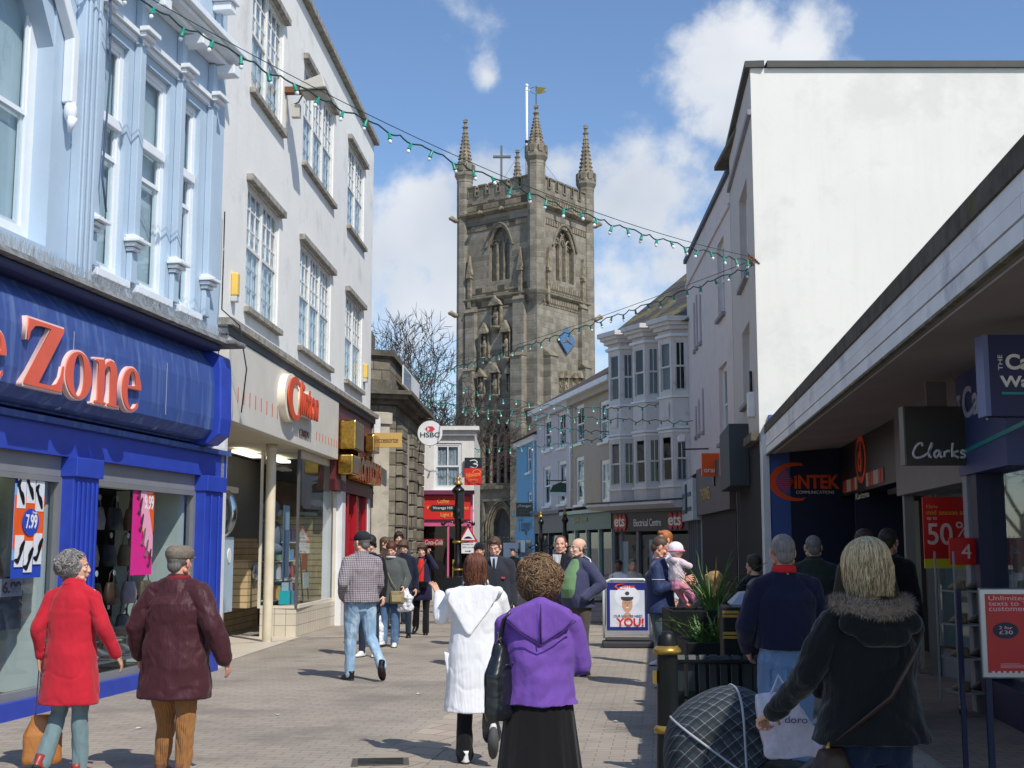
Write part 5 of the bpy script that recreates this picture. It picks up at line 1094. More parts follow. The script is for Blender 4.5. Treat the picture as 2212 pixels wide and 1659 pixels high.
NAVY = P('navy_fascia', (42,46,62), .4)
shopfront(BYf, .25, BYf.L-.02, by, P('grey_front', (110,112,118), .5), NAVY, z=1.95, h=.68, mull=3, riser=.35, glassback=P('shop_gloom2', (66,62,66), .9))
m = MB(BYf.M)
EC = P('sign_red', (196,40,44), .4)
for (a, b) in ((.38, 1.05), (3.28, 4.0)):
    for j in range(3): x = a+(b-a)*(j+.5)/3; m.prism([(x+.13*math.cos(R(q)), 2.33+.25*math.sin(R(q))) for q in range(0,360,20)], -.17-.003*j, -.141, EC)
m.build('letter_disc', by)
text('ets', (.42, 2.2, 1.0, 2.5), .185, BYf, P('sign_white', 0), by, off=.02); text('ets', (3.32, 2.2, 3.95, 2.5), .185, BYf, P('sign_white', 0), by, off=.02); text('Electrical Centre', (1.45, 2.2, 2.9, 2.42), .15, BYf, P('sign_white', 0), by, off=.01)
for r0_ in ((.5,.7,.95,1.75),(1.4,.5,1.6,1.8),(2.1,.5,2.3,1.8)): m = MB(BYf.M); m.box(r0_[0], r0_[2], -.035, -.012, r0_[1], r0_[3], P('poster_pale', 0)); m.build('window_card', by)

# pink-grey building, then the tall white gabled block
S2 = Fac((5.1, 34.9), (4.86, 27.15)); S1c = Fac((4.86, 27.1), (4.37, 22)); PKG = mat('pinkish_render', (216,206,202), rough=.85, var=.03, c2=(200,192,190), c2s=1)
pg = thing('pinkish_building', 'pale pinkish grey three storey building with arched recesses next to the tall white block', 'building', tuple(S2.p(4, 0)))
ops = [(5.5,6.95,6.65,8.75), (5.35,4.0,6.7,5.8)]
m = MB(S2.M); m.wall(-1.2, S2.L, 3.6, 9.86, ops, .2, PKG); shell(m, -1.2, S2.L, 0, 9.86, 9, PKG); m.build('wall', pg)
m = MB(S2.M); m.box(-1.25, S2.L, -.08, .35, 9.86, 9.98, P('coping_blue_grey', (90,96,110), .7)); m.box(-1.2, S2.L, -.05, -.002, 9.1, 9.2, PKG); m.build('parapet_coping', pg)
for r in ops: sash(S2, r, pg, y=.1, cols=1, sub=(2,1), sm=P('sill_grey', (150,145,150), .8), back=None)
for (s, zb, zt) in ((.5,7.0,8.2),(1.1,7.0,8.3),(1.9,7.0,8.4),(.5,4.6,5.3),(1.2,4.6,5.4),(2.1,4.6,5.6)):
    m = MB(S2.M); m.prism([(s,zb),(s+.28,zb),(s+.28,zt)]+[(s+.14+.14*math.cos(R(a)), zt+.14*math.sin(R(a))) for a in range(20,180,20)]+[(s,zt)], -.02, -.002, P('recess_grey', (172,160,166), .9)); m.box(s-.02, s+.3, -.06, -.002, zb-.1, zb-.003, P('sill_grey', 0)); m.build('arched_recess', pg)
t = thing('security_camera', 'white security camera on a bracket on the pinkish building', 'camera', tuple(S2.p(3.3, 4.1)), 0)
m = MB(S2.M); m.box(2.8, 3.2, -.75, -.6, 4.25, 4.42, WHITE); m.build('housing', t); m = MB(S2.M); m.tube([(3.1,-.65,4.24),(3.1,-.65,4.05),(3.3,-.02,4.05)], .02, BLACK); m.tube([(2.78,-.68,4.33),(2.7,-.68,4.3)], .05, BLACK); m.build('bracket', t)
m = MB(S2.M)
WG = P('wagon_front', (196,202,206), .5)
m.box(-1.2, 1.6, -.25, -.003, 2.3, 3.4, WG); m.build('fascia', pg)
m = MB(S2.M)
for (a, zz) in ((-.9,3.0),(-.9,2.55),(.4,3.0),(.4,2.6)): m.box(a, a+.8, -.27, -.251, zz-.05, zz+.06, P('teal_letters', 0))
m.prism([(.05,2.5),(.2,2.5),(.25,2.9),(.2,3.3),(.05,3.3),(0,2.9)], -.3, -.251, P('teal_dark', (40,80,84), .5)); m.build('fascia_lettering', pg)
m = MB(S2.M); m.box(-1.2, 1.6, -.02, -.003, 0, 2.3, P('grey_shutter', (110,116,124), .5, kind='cord', k=60)); m.box(1.7, S2.L, -.02, -.003, 0, 2.4, P('brown_shutter', (40,28,28), .8, var=.3, vs=10)); m.box(1.6, S2.L, -.15, -.003, 2.4, 3.6, P('fascia_taupe', (90,80,84), .6))
for k in range(5): m.box(-1.1+k*.55, -1.02+k*.55, -.1, -.021, 0, 2.3, P('grey_front', 0))
m.build('shopfront', pg)
text('THORNES', (2.6, 2.75, 4.5, 3.05), .165, S2, P('gold_letters', (196,154,70), .4), pg)
t = thing('hanging_sign', 'square orange sign reading orange in white on the pinkish building', 'sign', tuple(at(1540,1004,29.5)), 0)
s_ = .27
m = MB(); m.box(-.27,.27,-.06,.06,-.27,.27, P('phone_orange', (238,92,28), .35)); m.build('board', t, local=True, bevel=.006); text('orange', (-.22,-.22,.22,-.1), .064, LFI, WHITE, t, local=True, off=.01)
m = MB(); m.box(.0,.06,-.04,.04,-.5,-.273, BLACK); m.build('bracket', t, local=True)
m = MB(S1c.M); m.box(.5, 3.1, -.38, -.003, 2.75, 3.95, P('charcoal_box', (56,62,66), .6)); m.build('sign_box', pg, bevel=.01)
m = MB(S1c.M); m.box(.05, .4, -.36, -.02, 3.1, 3.6, P('phone_orange', 0)); m.build('orange_panel', pg)
# tall white block: frontal wall + street face
RW = Fac((4.37, 22), (13, 22)); S1 = Fac((4.86, 27.1), (4.37, 22)); GW = mat('grey_street_render', (198,193,187), rough=.9, var=.03); WW = mat('smooth_white_render', (232,229,220), rough=.9, var=.02, vs=.8, bump=.004, bs=10, c2=(216,215,207), c2s=.7, c2t=.5, c2f=.8, streak=(218,215,205), streakf=.25, c3=(150,146,138), c3s=1.6, c3t=.8, c3f=.6)
wt = thing('white_block', 'tall plain white rendered block with a big blank sunlit wall above the arcade canopy', 'building', (6, 24, 0))
ops = [(2.15,7.0,4.1,9.05-.1), (2.2,4.36,3.75,5.85)]
ops = [(2.2,6.75,3.9,8.6), (2.2,4.36,3.75,5.85)]
m = MB(RW.M); m.quad((0,0,0),(RW.L,0,0),(RW.L,0,10.3),(0,0,10.3), WW); m.build('wall', wt)
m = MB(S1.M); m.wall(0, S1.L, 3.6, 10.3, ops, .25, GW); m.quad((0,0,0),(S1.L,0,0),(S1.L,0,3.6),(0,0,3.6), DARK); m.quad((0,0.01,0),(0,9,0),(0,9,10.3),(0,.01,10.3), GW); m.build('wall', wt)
for r in ops: sash(S1, r, wt, y=.14, cols=1, sub=(2,2), sm=P('sill_grey', 0), back=None)
m = MB(S1.M); m.box(-.1, S1.L+.06, -.1, .25, 10.3, 10.42, P('coping_dark', (86,84,80), .8)); m.box(0, S1.L+.0, -.07, -.002, 9.42, 9.52, P('sill_grey', 0)); m.build('parapet_coping', wt)
m = MB(RW.M); m.box(.3, RW.L, -.07, .25, 10.3, 10.42, P('coping_dark', 0)); m.box(.3, RW.L, .25, 6, 10.2, 10.3, DSTONE); m.build('parapet_coping', wt)
t = thing('junction_box', 'small white electrical box on the grey street side of the white block', 'box', tuple(S1.p(4.3, 3.9)), 0); m = MB(S1.M); m.box(4.15,4.45,-.12,-.003,3.95,4.4, WHITE); m.build('housing', t); m = MB(S1.M); m.tube([(4.3,-.05,4.4),(4.3,-.05,4.8)], .03, BLACK); m.build('conduit', t)
m = MB(S1.M); m.box(3.6, S1.L+.03, -.15, -.003, 3.45, 3.6, DSTONE); m.build('string_course', wt)
m = MB(RW.M); m.box(.02, .14, -.1, -.005, 0, 3.55, WHITE); m.build('white_post', wt)

# ------------------------------------------------ ARCADE: canopy, dark phone shops, shoe shop, phone shop
CAN = mat('canopy_cladding', (236,236,236), rough=.55, var=.06, vs=2, bump=.003, bs=10, c2=(180,184,192), c2s=1.3, c2t=.55, c3=(120,118,108), c3s=6, c3t=.68, c3f=.6); MOSS = mat('mossy_felt', (96,90,80), rough=.95, var=.25, vs=5, bump=.02, bs=12, c2=(92,88,42), c2s=3, c2t=.56)
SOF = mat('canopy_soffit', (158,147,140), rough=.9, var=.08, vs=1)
CNf = Fac((4.5, 21.95), (1.9, -.9)); ar = thing('arcade', 'single storey shopping arcade with white clad canopy over dark shopfronts', 'arcade', (4.5, 14, 0))
m = MB(CNf.M)
for k in range(3):
    z0 = 3.2+k*.125
    for j in range(9): m.box(j*2.6+.004, j*2.6+2.596, -.03-.008*(k % 2), .1, z0+.010, z0+.124, CAN)
m.build('canopy_fascia', ar)
m = MB(CNf.M); m.box(-.05, CNf.L, -.05, .3, 3.578, 3.73, MOSS); m.box(.0, CNf.L, .301, 9, 3.6, 3.65, MOSS); m.build('canopy_roof', ar)
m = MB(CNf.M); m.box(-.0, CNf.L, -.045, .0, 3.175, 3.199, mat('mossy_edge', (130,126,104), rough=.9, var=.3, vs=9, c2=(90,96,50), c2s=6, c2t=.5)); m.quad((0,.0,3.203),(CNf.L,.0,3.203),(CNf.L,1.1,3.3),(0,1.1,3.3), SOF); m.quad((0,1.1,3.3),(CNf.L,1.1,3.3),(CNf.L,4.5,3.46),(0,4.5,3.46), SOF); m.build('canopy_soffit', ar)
RSf = Fac((6.05, 21.98), (4.9, 12.3)); BKN = P('black_fascia', (16,16,22), .4); NVW = P('dark_blue_wall', (26,32,60), .5)
m = MB(RW.M); m.box(.16, .5, -.08, -.005, 0, 3.9, P('blue_panel', (70,96,160), .5)); m.box(.5, 2.2, -.06, -.005, 0, 3.6, NVW); m.build('shopfront', ar)
# swoosh emblem
SW = P('signal_orange', (240,84,30), .4)
def intek(F, r, y, parent, local=False, sub='COMMUNICATIONS', m1=None, m2=None):
    s0, z0, s1, z1 = r; w_ = s1-s0; h = z1-z0; k = dict(local=local)
    o = shape([ell(0,0,1,1,40,75,285)+ell(.16,0,.9,.84,40,285,80)], (s0, z0, s0+w_*.52, z1), y, F, m1 or SW, parent, ext=.01, name='swoosh', **k)
    if not local:
        m = MB(F.M)
        for i in range(12): zz = z0+h*(.2+.6*i/11); m.box(s0+w_*(.1+.12*abs(i-5.5)/5.5**1.0*.8), s0+w_*.24+w_*.02*(5.5-abs(i-5.5)), -y-.014, -y-.011, zz, zz+h*.018, m1 or SW)
        m.build('swoosh_bars', parent)
    text('iNTEK', (s0+w_*.36, z0+h*.32, s1, z0+h*.68), y, F, m1 or SW, parent, ext=.01, off=.03, **k)
    if sub: text(sub, (s0+w_*.38, z0+h*.19, s0+w_*.92, z0+h*.27), y, F, m2 or P('sign_white', 0), parent, ext=.005, **k)
r = RW.rect(1660, 1080, 1812, 1004, .08); intek(RW, (r[0]+.02, r[1]-.02, r[2], r[3]+.04), .08, ar)
def bay_front(s0, s1, z0, z1, mt, name='fascia', y=.3): m = MB(RSf.M); m.box(s0, s1, -y, -.002, z0, z1, mt); return m.build(name, ar, bevel=.004)
xs = [RSf.sz(x, 1050, .3)[0] for x in (1842, 1945, 2100, 2235)]
bay_front(.05, xs[1]-.03, 2.45, 3.3, BKN)
m = MB(RSf.M)
s = xs[0]+.95; zc = 2.95
for j, (e, mt) in enumerate(((.3, SW), (.22, BKN))): m.prism([(s+e*1.7*math.cos(R(a)), zc+e*1.25*math.sin(R(a))) for a in range(0,360,15)], -.31-.01*j, -.301, mt)
m.build('oval_sign', ar)
text('d', (s-.2, zc-.2, s+.2, zc+.25), .325, RSf, SW, ar, off=.04)
m = MB(RSf.M)
for k in range(9): a = xs[0]-.9+k*.38; 
RSTR = [P('strip_red', (190,70,50), .5), P('strip_cream', (196,186,170), .5)]
for k in range(14): a = xs[0]-1.0+k*.22+(0.9 if k > 6 else 0); m.box(a, min(a+.18, xs[1]-.05), -.315, -.301, 2.5, 2.7, RSTR[(k//2) % 2])
m.build('picture_strip', ar)
text('Karizma', (xs[0]+.3, 2.34, xs[0]+1.6, 2.44), .3, RSf, P('strip_cream', 0), ar)
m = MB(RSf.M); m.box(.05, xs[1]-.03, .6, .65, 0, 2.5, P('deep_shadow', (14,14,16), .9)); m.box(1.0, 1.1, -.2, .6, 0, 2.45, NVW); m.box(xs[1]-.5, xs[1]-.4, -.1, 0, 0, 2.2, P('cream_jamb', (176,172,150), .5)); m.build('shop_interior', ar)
GRY = P('shoe_grey_fascia', (120,114,112), .5); CLK = P('charcoal_sign', (70,68,60), .4)
bay_front(xs[1], xs[2]-.02, 2.25, 3.35, GRY, y=.35)
# frontal projecting shoe sign
p0 = at(2098, 1000, RSf.p(xs[2]-.1, 0).y-.3); wS = (2100-1952)/2700*p0.y
t = thing('hanging_sign', 'charcoal square sign with white handwritten Clarks lettering under the canopy', 'sign', tuple(at(2025, 942, p0.y)), 0); h_ = .5*(1005-878)/2700*p0.y; w_ = .5*(2098-1952)/2700*p0.y
m = MB(); m.box(-w_, w_, -.06, .06, -h_, h_, CLK); m.build('board', t, local=True); m = MB(); m.box(-w_*.3, w_*.3, -.02, .02, h_, h_+.25, GRY); m.box(-w_-.02, -w_-.002, -.07, .07, -h_, h_, STEEL); m.build('bracket', t, local=True)
fr = (-w_*.8, -h_*.75, w_*.75, -h_*.25)
stroke([[(1.0,1.55),(.9,2.0),(.4,1.6),(.05,.6),(.3,.05),(.9,.15),(1.5,.6)], [(1.5,.5),(1.9,1.5),(2.0,2.0),(1.7,1.2),(1.65,.3),(1.85,.1)], [(2.75,.9),(2.4,.95),(2.15,.5),(2.3,.1),(2.6,.4),(2.8,.9),(2.75,.3),(2.95,.1)], [(3.2,.9),(3.15,.1),(3.2,.6),(3.5,.95),(3.7,.85)], [(4.05,2.0),(3.95,1.),(3.95,.1)], [(4.6,.95),(4.0,.55),(4.6,.05)], [(5.3,.85),(5.0,1.0),(4.85,.7),(5.2,.45),(5.15,.1),(4.75,.1)]], fr, .063, LFI, P('sign_white', 0), t, w=.013).matrix_parent_inverse = Matrix.Identity(4)
# shoe shop glazing, recessed
SBLU = P('shoe_tile', (118,124,130), .5)
m = MB(RSf.M); a = xs[1]+.1; b = xs[2]+.1
m.box(a, a+.12, -.3, -.18, 0, 2.25, STEEL); m.box(a+.3, a+.42, -.1, .0, 0, 2.25, STEEL); m.box(b-.25, b, -.32, -.05, 0, 2.25, P('grey_pilaster', (150,148,156), .6)); m.prism([(a+.35,.0),(a+1.3,.28),(b-.4,.5),(b-.4,.9),(a+.35,.9)], 0, .32, SBLU, ax='z'); m.prism([(a+.3,-.03),(a+1.3,.25),(b-.4,.47),(b-.4,.5),(a+.3,.1)], .321, .37, STEEL, ax='z'); m.build('window_frame', ar)
m = MB(RSf.M); m.quad((a+.36,.05,.37),(b-.4,.45,.37),(b-.4,.45,2.3),(a+.36,.05,2.3), GLASS); m.build('pane', ar)
m = MB(RSf.M); m.box(a, b+.1, 1.4, 1.45, 0, 2.8, P('display_white', (168,178,178), .6)); m.box(a, a+.02, .1, 1.4, 0, 2.4, P('display_white', 0)); m.box(a,b,.0,1.4,2.6,2.65,P('display_white', 0)); m.build('interior_wall', ar)
cy = RSf.p(xs[2]-.4, 0).y
t = thing('sale_poster', 'big red sale poster reading up to 50% off above a yellow strip', 'poster', tuple(at(2048,1140,cy+.35)), 0)
pw = .5*(2108-1998)/2700*cy; ph = .5*(1195-1060)/2700*cy
m = MB(); m.box(-pw, pw, -.01, .01, -ph, ph, P('sale_red', (216,34,30), .4)); m.build('sheet', t, local=True); m = MB(); m.box(-pw, pw, -.01, .01, -ph-.1, -ph-.002, P('sale_yellow', (226,206,30), .5)); m.build('strip', t, local=True)
SWH = P('sale_pink_white', (240,200,190), .5)
text('50', (-pw*.85,-ph*.55,pw*.15,ph*.15), .012, LFI, SWH, t, ext=.004, local=True, off=.01); text('%', (pw*.3,-ph*.3,pw*.88,ph*.2), .012, LFI, SWH, t, ext=.004, local=True); text('OFF', (pw*.3,-ph*.6,pw*.88,-ph*.36), .012, LFI, SWH, t, ext=.004, local=True)
text('mid season sale', (-pw*.85,ph*.42,pw*.88,ph*.58), .012, LFI, YEL, t, ext=.004, local=True); text('up to', (-pw*.85,ph*.22,-pw*.45,ph*.36), .012, LFI, SWH, t, ext=.004, local=True); text('Clarks', (-pw*.85,ph*.64,-pw*.4,ph*.74), .012, LFI, YEL, t, ext=.004, local=True)
# shelf of shoes with red header
sx = at(2108, 1300, cy-.6); t = thing('shoe_rack', 'white wheeled rack of dark shoes with red header numbered 4', 'shoe rack', (sx.x, sx.y, 0), R(8))
m = MB()
for x in (-.31,.31):
    for y in (-.19,.19): m.box(x-.008,x+.008,y-.008,y+.008,.12,1.55, P('rack_grey', (150,150,150), .5))
for z in (.2,.52,.84,1.16): m.box(-.29,.29,-.2,.2,z,z+.015, P('rack_grey', 0))
m.build('frame', t, local=True); m = MB(); m.box(-.3,.3,-.1,-.08,1.42,1.68, P('sale_red', 0)); o_ = m.build('header', t, local=True); text('4', (-.18,1.48,-.08,1.62), .104, LFI, SWH, t, local=True)
m = MB(); 
for x in (-.28,.28): m.lathe([(.05,-.02),(.05,.02)], BLACK, 10, M=Matrix.Translation((x,-.18,.06)) @ Matrix.Rotation(PI/2,4,'Y')); m.box(x-.01,x+.01,-.2,-.16,.08,.15,STEEL)
m.build('wheel', t, local=True)
for z in (.22,.54,.86,1.18):
    for j in range(3):
        q = Matrix.Translation((sx.x,sx.y,0)) @ Matrix.Rotation(R(8),4,'Z') @ Matrix.Translation((-.19+j*.19,0,z)) @ Matrix.Rotation(R(100),4,'Z')
        tt = thing('shoe', 'dark leather shoe, %s on the %s shelf of the wheeled shoe rack' % (['leftmost','in the middle','rightmost'][j], {22:'bottom',54:'second lowest',86:'second highest',118:'top'}[round(z*100)]), 'shoe', tuple(q.translation), 0, 'shoes on the wheeled rack')
        m = MB(q); m.loft([(0,0,0,.13,.042),(.02,0,0,.13,.042),(.05,-.02,0,.1,.04),(.085,-.06,0,.06,.032),(.09,-.06,0,.05,.03)], BAGM[(j+int(z*10)) % 3], 12); m.build('upper', tt)
# phone shop
CB = P('phone_navy', (16,34,92), .4); CB2 = P('phone_mid_blue', (62,76,128), .5); TEAL = P('teal_stripe', (20,150,150), .4)
x0 = xs[2]; x1 = RSf.L-.0
m = MB(RSf.M); m.box(x0, x1+1.5, -.42, -.002, 2.3, 3.35, CB2); m.build('fascia', ar)
text('Carphone', (x0+.32, 2.75, x0+2.6, 3.15), .43, RSf, SWH if False else P('pale_lilac', (200,204,230), .5), ar, off=.015, rise=.0)
o = text('THE', (x0+.1, 2.72, x0+.22, 3.1), .43, RSf, P('pale_lilac', 0), ar)
m = MB(RSf.M); m.prism([(x0+.12,2.5),(x0+2.6,2.6),(x0+2.6,2.64),(x0+.12,2.54)], -.43, -.421, TEAL); m.build('stripe', ar)
m = MB(RSf.M); m.box(x0+.02, x0+.2, -.4, -.1, 0, 2.3, P('grey_pilaster', 0)); m.box(x0+.28, x0+.5, -.38, -.1, 0, 2.3, P('navy_post', (20,28,66), .5)); m.box(x0+.5, x1+1.4, -.34, -.1, 0, .35, P('navy_post', 0)); m.build('window_frame', ar)
m = MB(RSf.M); m.quad((x0+.5,-.25,.35),(x1+1.4,-.25,.35),(x1+1.4,-.25,2.3),(x0+.5,-.25,2.3), GLASS); m.build('pane', ar)
m = MB(RSf.M); m.box(x0+.5, x1+1.4, .3, .35, .1, 2.4, P('display_teal', (120,150,150), .6)); m.box(x0+.85, x0+.93, .1, .15, .9, 2.0, P('card_lit', (214,226,206), .5)); m.box(x0+1.1, x0+1.16, .1, .15, 1.0, 1.8, P('card_lit', 0)); m.build('interior_wall', ar)
p = at(2252, 811, 9.0); t = thing('hanging_sign', 'navy projecting phone shop sign with white bold letters and teal stripe', 'sign', (p.x, p.y, p.z), 0)
w_ = 117/2700*9.0; h_ = .5*(900-722)/2700*9.0
m = MB(); m.box(-w_, w_, -.02, .14, -h_, h_, CB); m.build('board', t, local=True); m = MB(); m.box(-w_-.04, -w_-.002, -.02, .14, -h_, h_, P('sign_edge', (110,124,170), .5)); m.box(-.02,.02,.0,.1,h_,h_+.15,STEEL); m.build('bracket', t, local=True)
LC = P('sign_white', 0)
text('Carphone', (-w_*.7, h_*.02, w_*.9, h_*.52), .022, LFI, LC, t, local=True, off=.03); text('Warehouse', (-w_*.82, -h_*.3, w_*.9, -h_*.02), .022, LFI, LC, t, local=True, off=.03)
me = curve_mesh('text', 'THE', .006, LC, .0)
for v in me.vertices: x, y, z = v.co; v.co = (-y, x, z)
fit(me, (-w_*.84, h_*.12, -w_*.76, h_*.5), .022, LFI, 'lettering', t, local=True)
m = MB(); m.box(-w_*.8, w_*.9, -.026, -.021, -h_*.48, -h_*.42, TEAL); m.build('stripe', t, local=True)
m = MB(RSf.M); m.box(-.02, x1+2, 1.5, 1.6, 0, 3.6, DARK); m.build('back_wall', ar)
# ------------------------------------------------ FESTOON LIGHTS
BGRN = P('socket_green', (16,140,118), .4); CBL = P('cable_green', (20,60,56), .6)
def bulbmat():
    m = P('frosted_bulb', (238,242,244), .25); return m
def festoon(label, a, b, sag, n, loop=.07, seed=1, stay=True):
    r = random.Random(seed); a = Vector(a); b = Vector(b); t = thing('festoon_lights', label, 'string lights', tuple((a+b)/2), 0, 'strings of festoon lights across the street')
    def pos(u): return a.lerp(b, u) + Vector((0,0,-4*sag*u*(1-u)))
    if stay:
        m = MB(); m.tube([pos(i/24) + Vector((0,0,.05)) for i in range(25)], .006, CBL, 4); m.build('stay_wire', t)
    m = MB(); pts = []; N_ = n*6
    for i in range(N_+1):
        u = i/N_; ph = (i % 6)/6; pts.append(pos(u)+Vector((0,0,-.02-loop*math.sin(PI*ph)*(.6+.8*r.random()*0+.4*math.sin(i*.37)))))
    m.tube(pts, .011, CBL, 5); m.build('cable', t)
    for i in range(n):
        u = (i+.5)/n; p = pts[i*6+3]; 
        Mx = Matrix.Translation(p) @ Matrix.Rotation(r.uniform(-.5,.5), 4, 'X') @ Matrix.Rotation(r.uniform(-.4,.4), 4, 'Y')
        m = MB(Mx); m.lathe([(.012,.01),(.02,0),(.022,-.07),(.03,-.075),(.03,-.09)], BGRN, 8); s_ = m.build('bulb_socket', t)
        m = MB(Mx); m.ball((0,0,-.115), (.026,.026,.033), bulbmat(), 8, 6); m.build('bulb', s_)
pA = at(1625, 560, 21.9); pA = Vector((4.33, 21.95, pA.z))
festoon('festoon string from above the blue house over the street to the white block corner', B.p(6.6, 7.75, .1), tuple(pA), .45, 34, .06, 1)
festoon('festoon string dipping from the white block corner across the tower to the stone bank', tuple(pA+Vector((0,0,-.05))), (-2.75, 36.5, 6.6), .12, 34, .07, 2)
festoon('festoon string between the stone bank and the top bay windows, uppermost of the far strings', tuple(at(905,800,36.2)), tuple(at(1456,864,37)), .55, 20, .08, 3, False)
festoon('festoon string between the stone bank and the pinkish building, crossing the carved bay panels', tuple(at(912,862,36.4)), tuple(at(1497,907,35.2)), .12, 22, .1, 4, False)
festoon('festoon string between the small white house and the beige wall, third of the far strings', tuple(at(925,855,38.2)), tuple(at(1331,930,40)), .25, 18, .09, 5, False)
festoon('lowest festoon string from the small white house cornice to the beige wall', tuple(at(1022,965,38.2)), tuple(at(1331,937,40.2)), .12, 14, .08, 6, False)
t = thing('wall_bracket', 'small rusty bracket with tangled cable on the corner of the white block', 'bracket', tuple(pA)); m = MB()
for k in range(5): m.tube([pA+Vector((.0+.03*k,.05,.1-.04*k)), pA+Vector((-.1,.0,-.05+.04*k)), pA+Vector((.02,.03,-.1))], .014, RUST, 5)
m.build('hook', t)

# ------------------------------------------------ STREET FURNITURE
BPNT = mat('bollard_black', (20,24,22), rough=.42, var=.1, spec=.35, c2=(120,120,110), c2s=9, c2t=.74, bump=.001, bs=30)
p = at(1440, 1362, 7.4)
t = thing('bollard', 'black cast iron bollard with two gold rings beside the pram', 'bollard', (p.x, p.y, 0)); zt = p.z
m = MB(); m.lathe([(.11,0),(.11,.05),(.085,.1),(.075,.12),(.066,.5),(.06,zt-.14),(.062,zt-.12)], BPNT, 24); m.build('post', t, local=True)
m = MB(); m.lathe([(.06,zt-.12),(.06,zt-.08),(.054,zt-.03),(.035,zt-.006),(.0,zt)], BPNT, 24); m.build('cap', t, local=True)
for zz in (zt-.115, zt-.56): m = MB(); m.lathe([(.06,zz-.02),(.078,zz-.018),(.084,zz),(.078,zz+.012),(.07,zz+.02),(.06,zz+.03)], GOLD, 24); m.build('gold_ring', t, local=True)
m = MB(); m.box(-.082,-.065,-.03,.03,zt-.3,zt-.23, GOLD); m.build('badge', t, local=True)
def vlamp(px, py, Y, lab, arms=True, r=.055, rings=()):
    p = at(px, py, Y); t = thing('lamp_post', lab, 'lamp post', (p.x, p.y, 0)); z = p.z
    m = MB(); m.lathe([(r*2.2,0),(r*2.2,.3),(r*1.5,.45),(r*1.3,1.1),(r*1.6,1.15),(r,1.25),(r*.95,z-1.0),(r*1.5,z-.95),(r*1.6,z-.8),(r,z-.7),(r*.9,z-.45),(r*1.9,z-.35),(r*1.7,z-.3),(r*.6,z-.2)], BLACK, 14); m.build('post', t, local=True)
    m = MB(); m.lathe([(r*.7,z-.2),(r*1.3,z-.19),(r*1.1,z-.14),(r*.4,z-.1),(r*.7,z-.05),(r*.1,z+.02)], GOLD, 12); m.build('finial', t, local=True)
    for zz in rings: m = MB(); m.lathe([(r*1.2,zz-.03),(r*1.7,zz),(r*1.2,zz+.03)], GOLD, 12); m.build('gold_ring', t, local=True)
    if arms:
        m = MB()
        for s in (-1, 1): m.tube([(0,0,z-1.15),(s*.2,0,z-1.05),(s*.34,0,z-1.12),(s*.3,0,z-1.22),(s*.22,0,z-1.15)], .02, BLACK, 6); m.ball((s*.36,0,z-1.12), .05, BLACK, 8, 6)
        m.build('scroll_arm', t, local=True)
    return t, p
t, p = vlamp(990, 1030, 30, 'tall black and gold street post with a finger sign before the pink cafe front', r=.085, rings=(1.7,1.05))
m = MB(); m.prism([(-.09,2.42),(-.62,2.42),(-.7,2.5),(-.62,2.58),(-.09,2.58)], -.03, .03, BLACK); f_ = m.build('finger_sign', t, local=True)
text('Vicarage Hill', (-.6,2.46,-.14,2.54), .033, LFI, WHITE, f_, ext=.004, local=True)
m = MB(); m.box(.0,.14,-.12,.12,1.95+.3,2.9, BLACK); m.build('banner_box', t, local=True)
vlamp(1168, 1105, 40, 'slim black lamp post with scroll arms at the sky blue shop'); vlamp(1220, 1098, 36, 'black lamp post with scroll arms in front of the lavender house')
p = at(1011, 1190, 33); t = thing('road_sign', 'triangular red bordered road hump warning sign with white plate for 300 yards', 'road sign', (p.x, p.y, 0))
zc = at(1011, 1157, 33).z; 
m = MB(); m.tube([(0,.03,0),(0,.03,zc+.3)], .03, BLACK, 8); m.build('post', t, local=True)
m = MB(); m.prism([(-.26,zc-.16),(.26,zc-.16),(0,zc+.28)], -.012, .0, P('road_sign_red', (196,30,44), .4)); s_ = m.build('triangle_sign', t, local=True); m = MB(); m.prism([(-.185,zc-.115),(.185,zc-.115),(0,zc+.2)], -.017, -.0125, WHITE); m.prism([(-.12,zc-.08),(.12,zc-.08),(.08,zc-.05),(.03,zc-.02),(-.03,zc-.02),(-.08,zc-.05)], -.021, -.0175, BLACK); m.build('hump_symbol', s_, local=True)
m = MB(); m.box(-.2,.2,-.012,.0,zc-.46,zc-.19, WHITE); s_ = m.build('plate', t, local=True); text('Humps for', (-.15,zc-.26,.15,zc-.2), .014, LFI, BLACK, s_, ext=.003, local=True); text('300 yards', (-.15,zc-.34,.15,zc-.28), .014, LFI, BLACK, s_, ext=.003, local=True); shape([[(-.08,-.01),(.03,-.01),(.03,-.03),(.08,0),(.03,.03),(.03,.01),(-.08,.01)]], (-.08,zc-.43,.08,zc-.38), .014, LFI, BLACK, s_, ext=.003, local=True)
# advertising board with the sailor
p = ground(1356, 1398); t = thing('pavement_sign', 'white framed pavement sign with blue border showing a sailor capped man above red YOU', 'advertising board', (p.x, p.y, 0), R(-3))
hw = 50/2700*p.y; H_ = (1398-1256)/2700*p.y
m = MB(); m.tube([(-hw,0,.14),(-hw,0,H_-.12),(-hw+.05,0,H_-.03),(-hw+.12,0,H_),(hw-.12,0,H_),(hw-.05,0,H_-.03),(hw,0,H_-.12),(hw,0,.14)], .02, WHITE, 8); m.build('frame', t, local=True)
m = MB(); m.box(-hw-.03,hw+.03,-.22,.22,0,.1, P('rubber_base', (52,54,58), .7)); m.box(-hw+.02,hw-.02,-.12,.12,.1,.15, P('rubber_base', 0)); m.build('base', t, local=True, bevel=.03)
m = MB(); m.box(-hw+.03,hw-.03,-.012,.012,.2,H_-.04, P('board_grey', (150,154,160), .5)); m.build('panel', t, local=True)
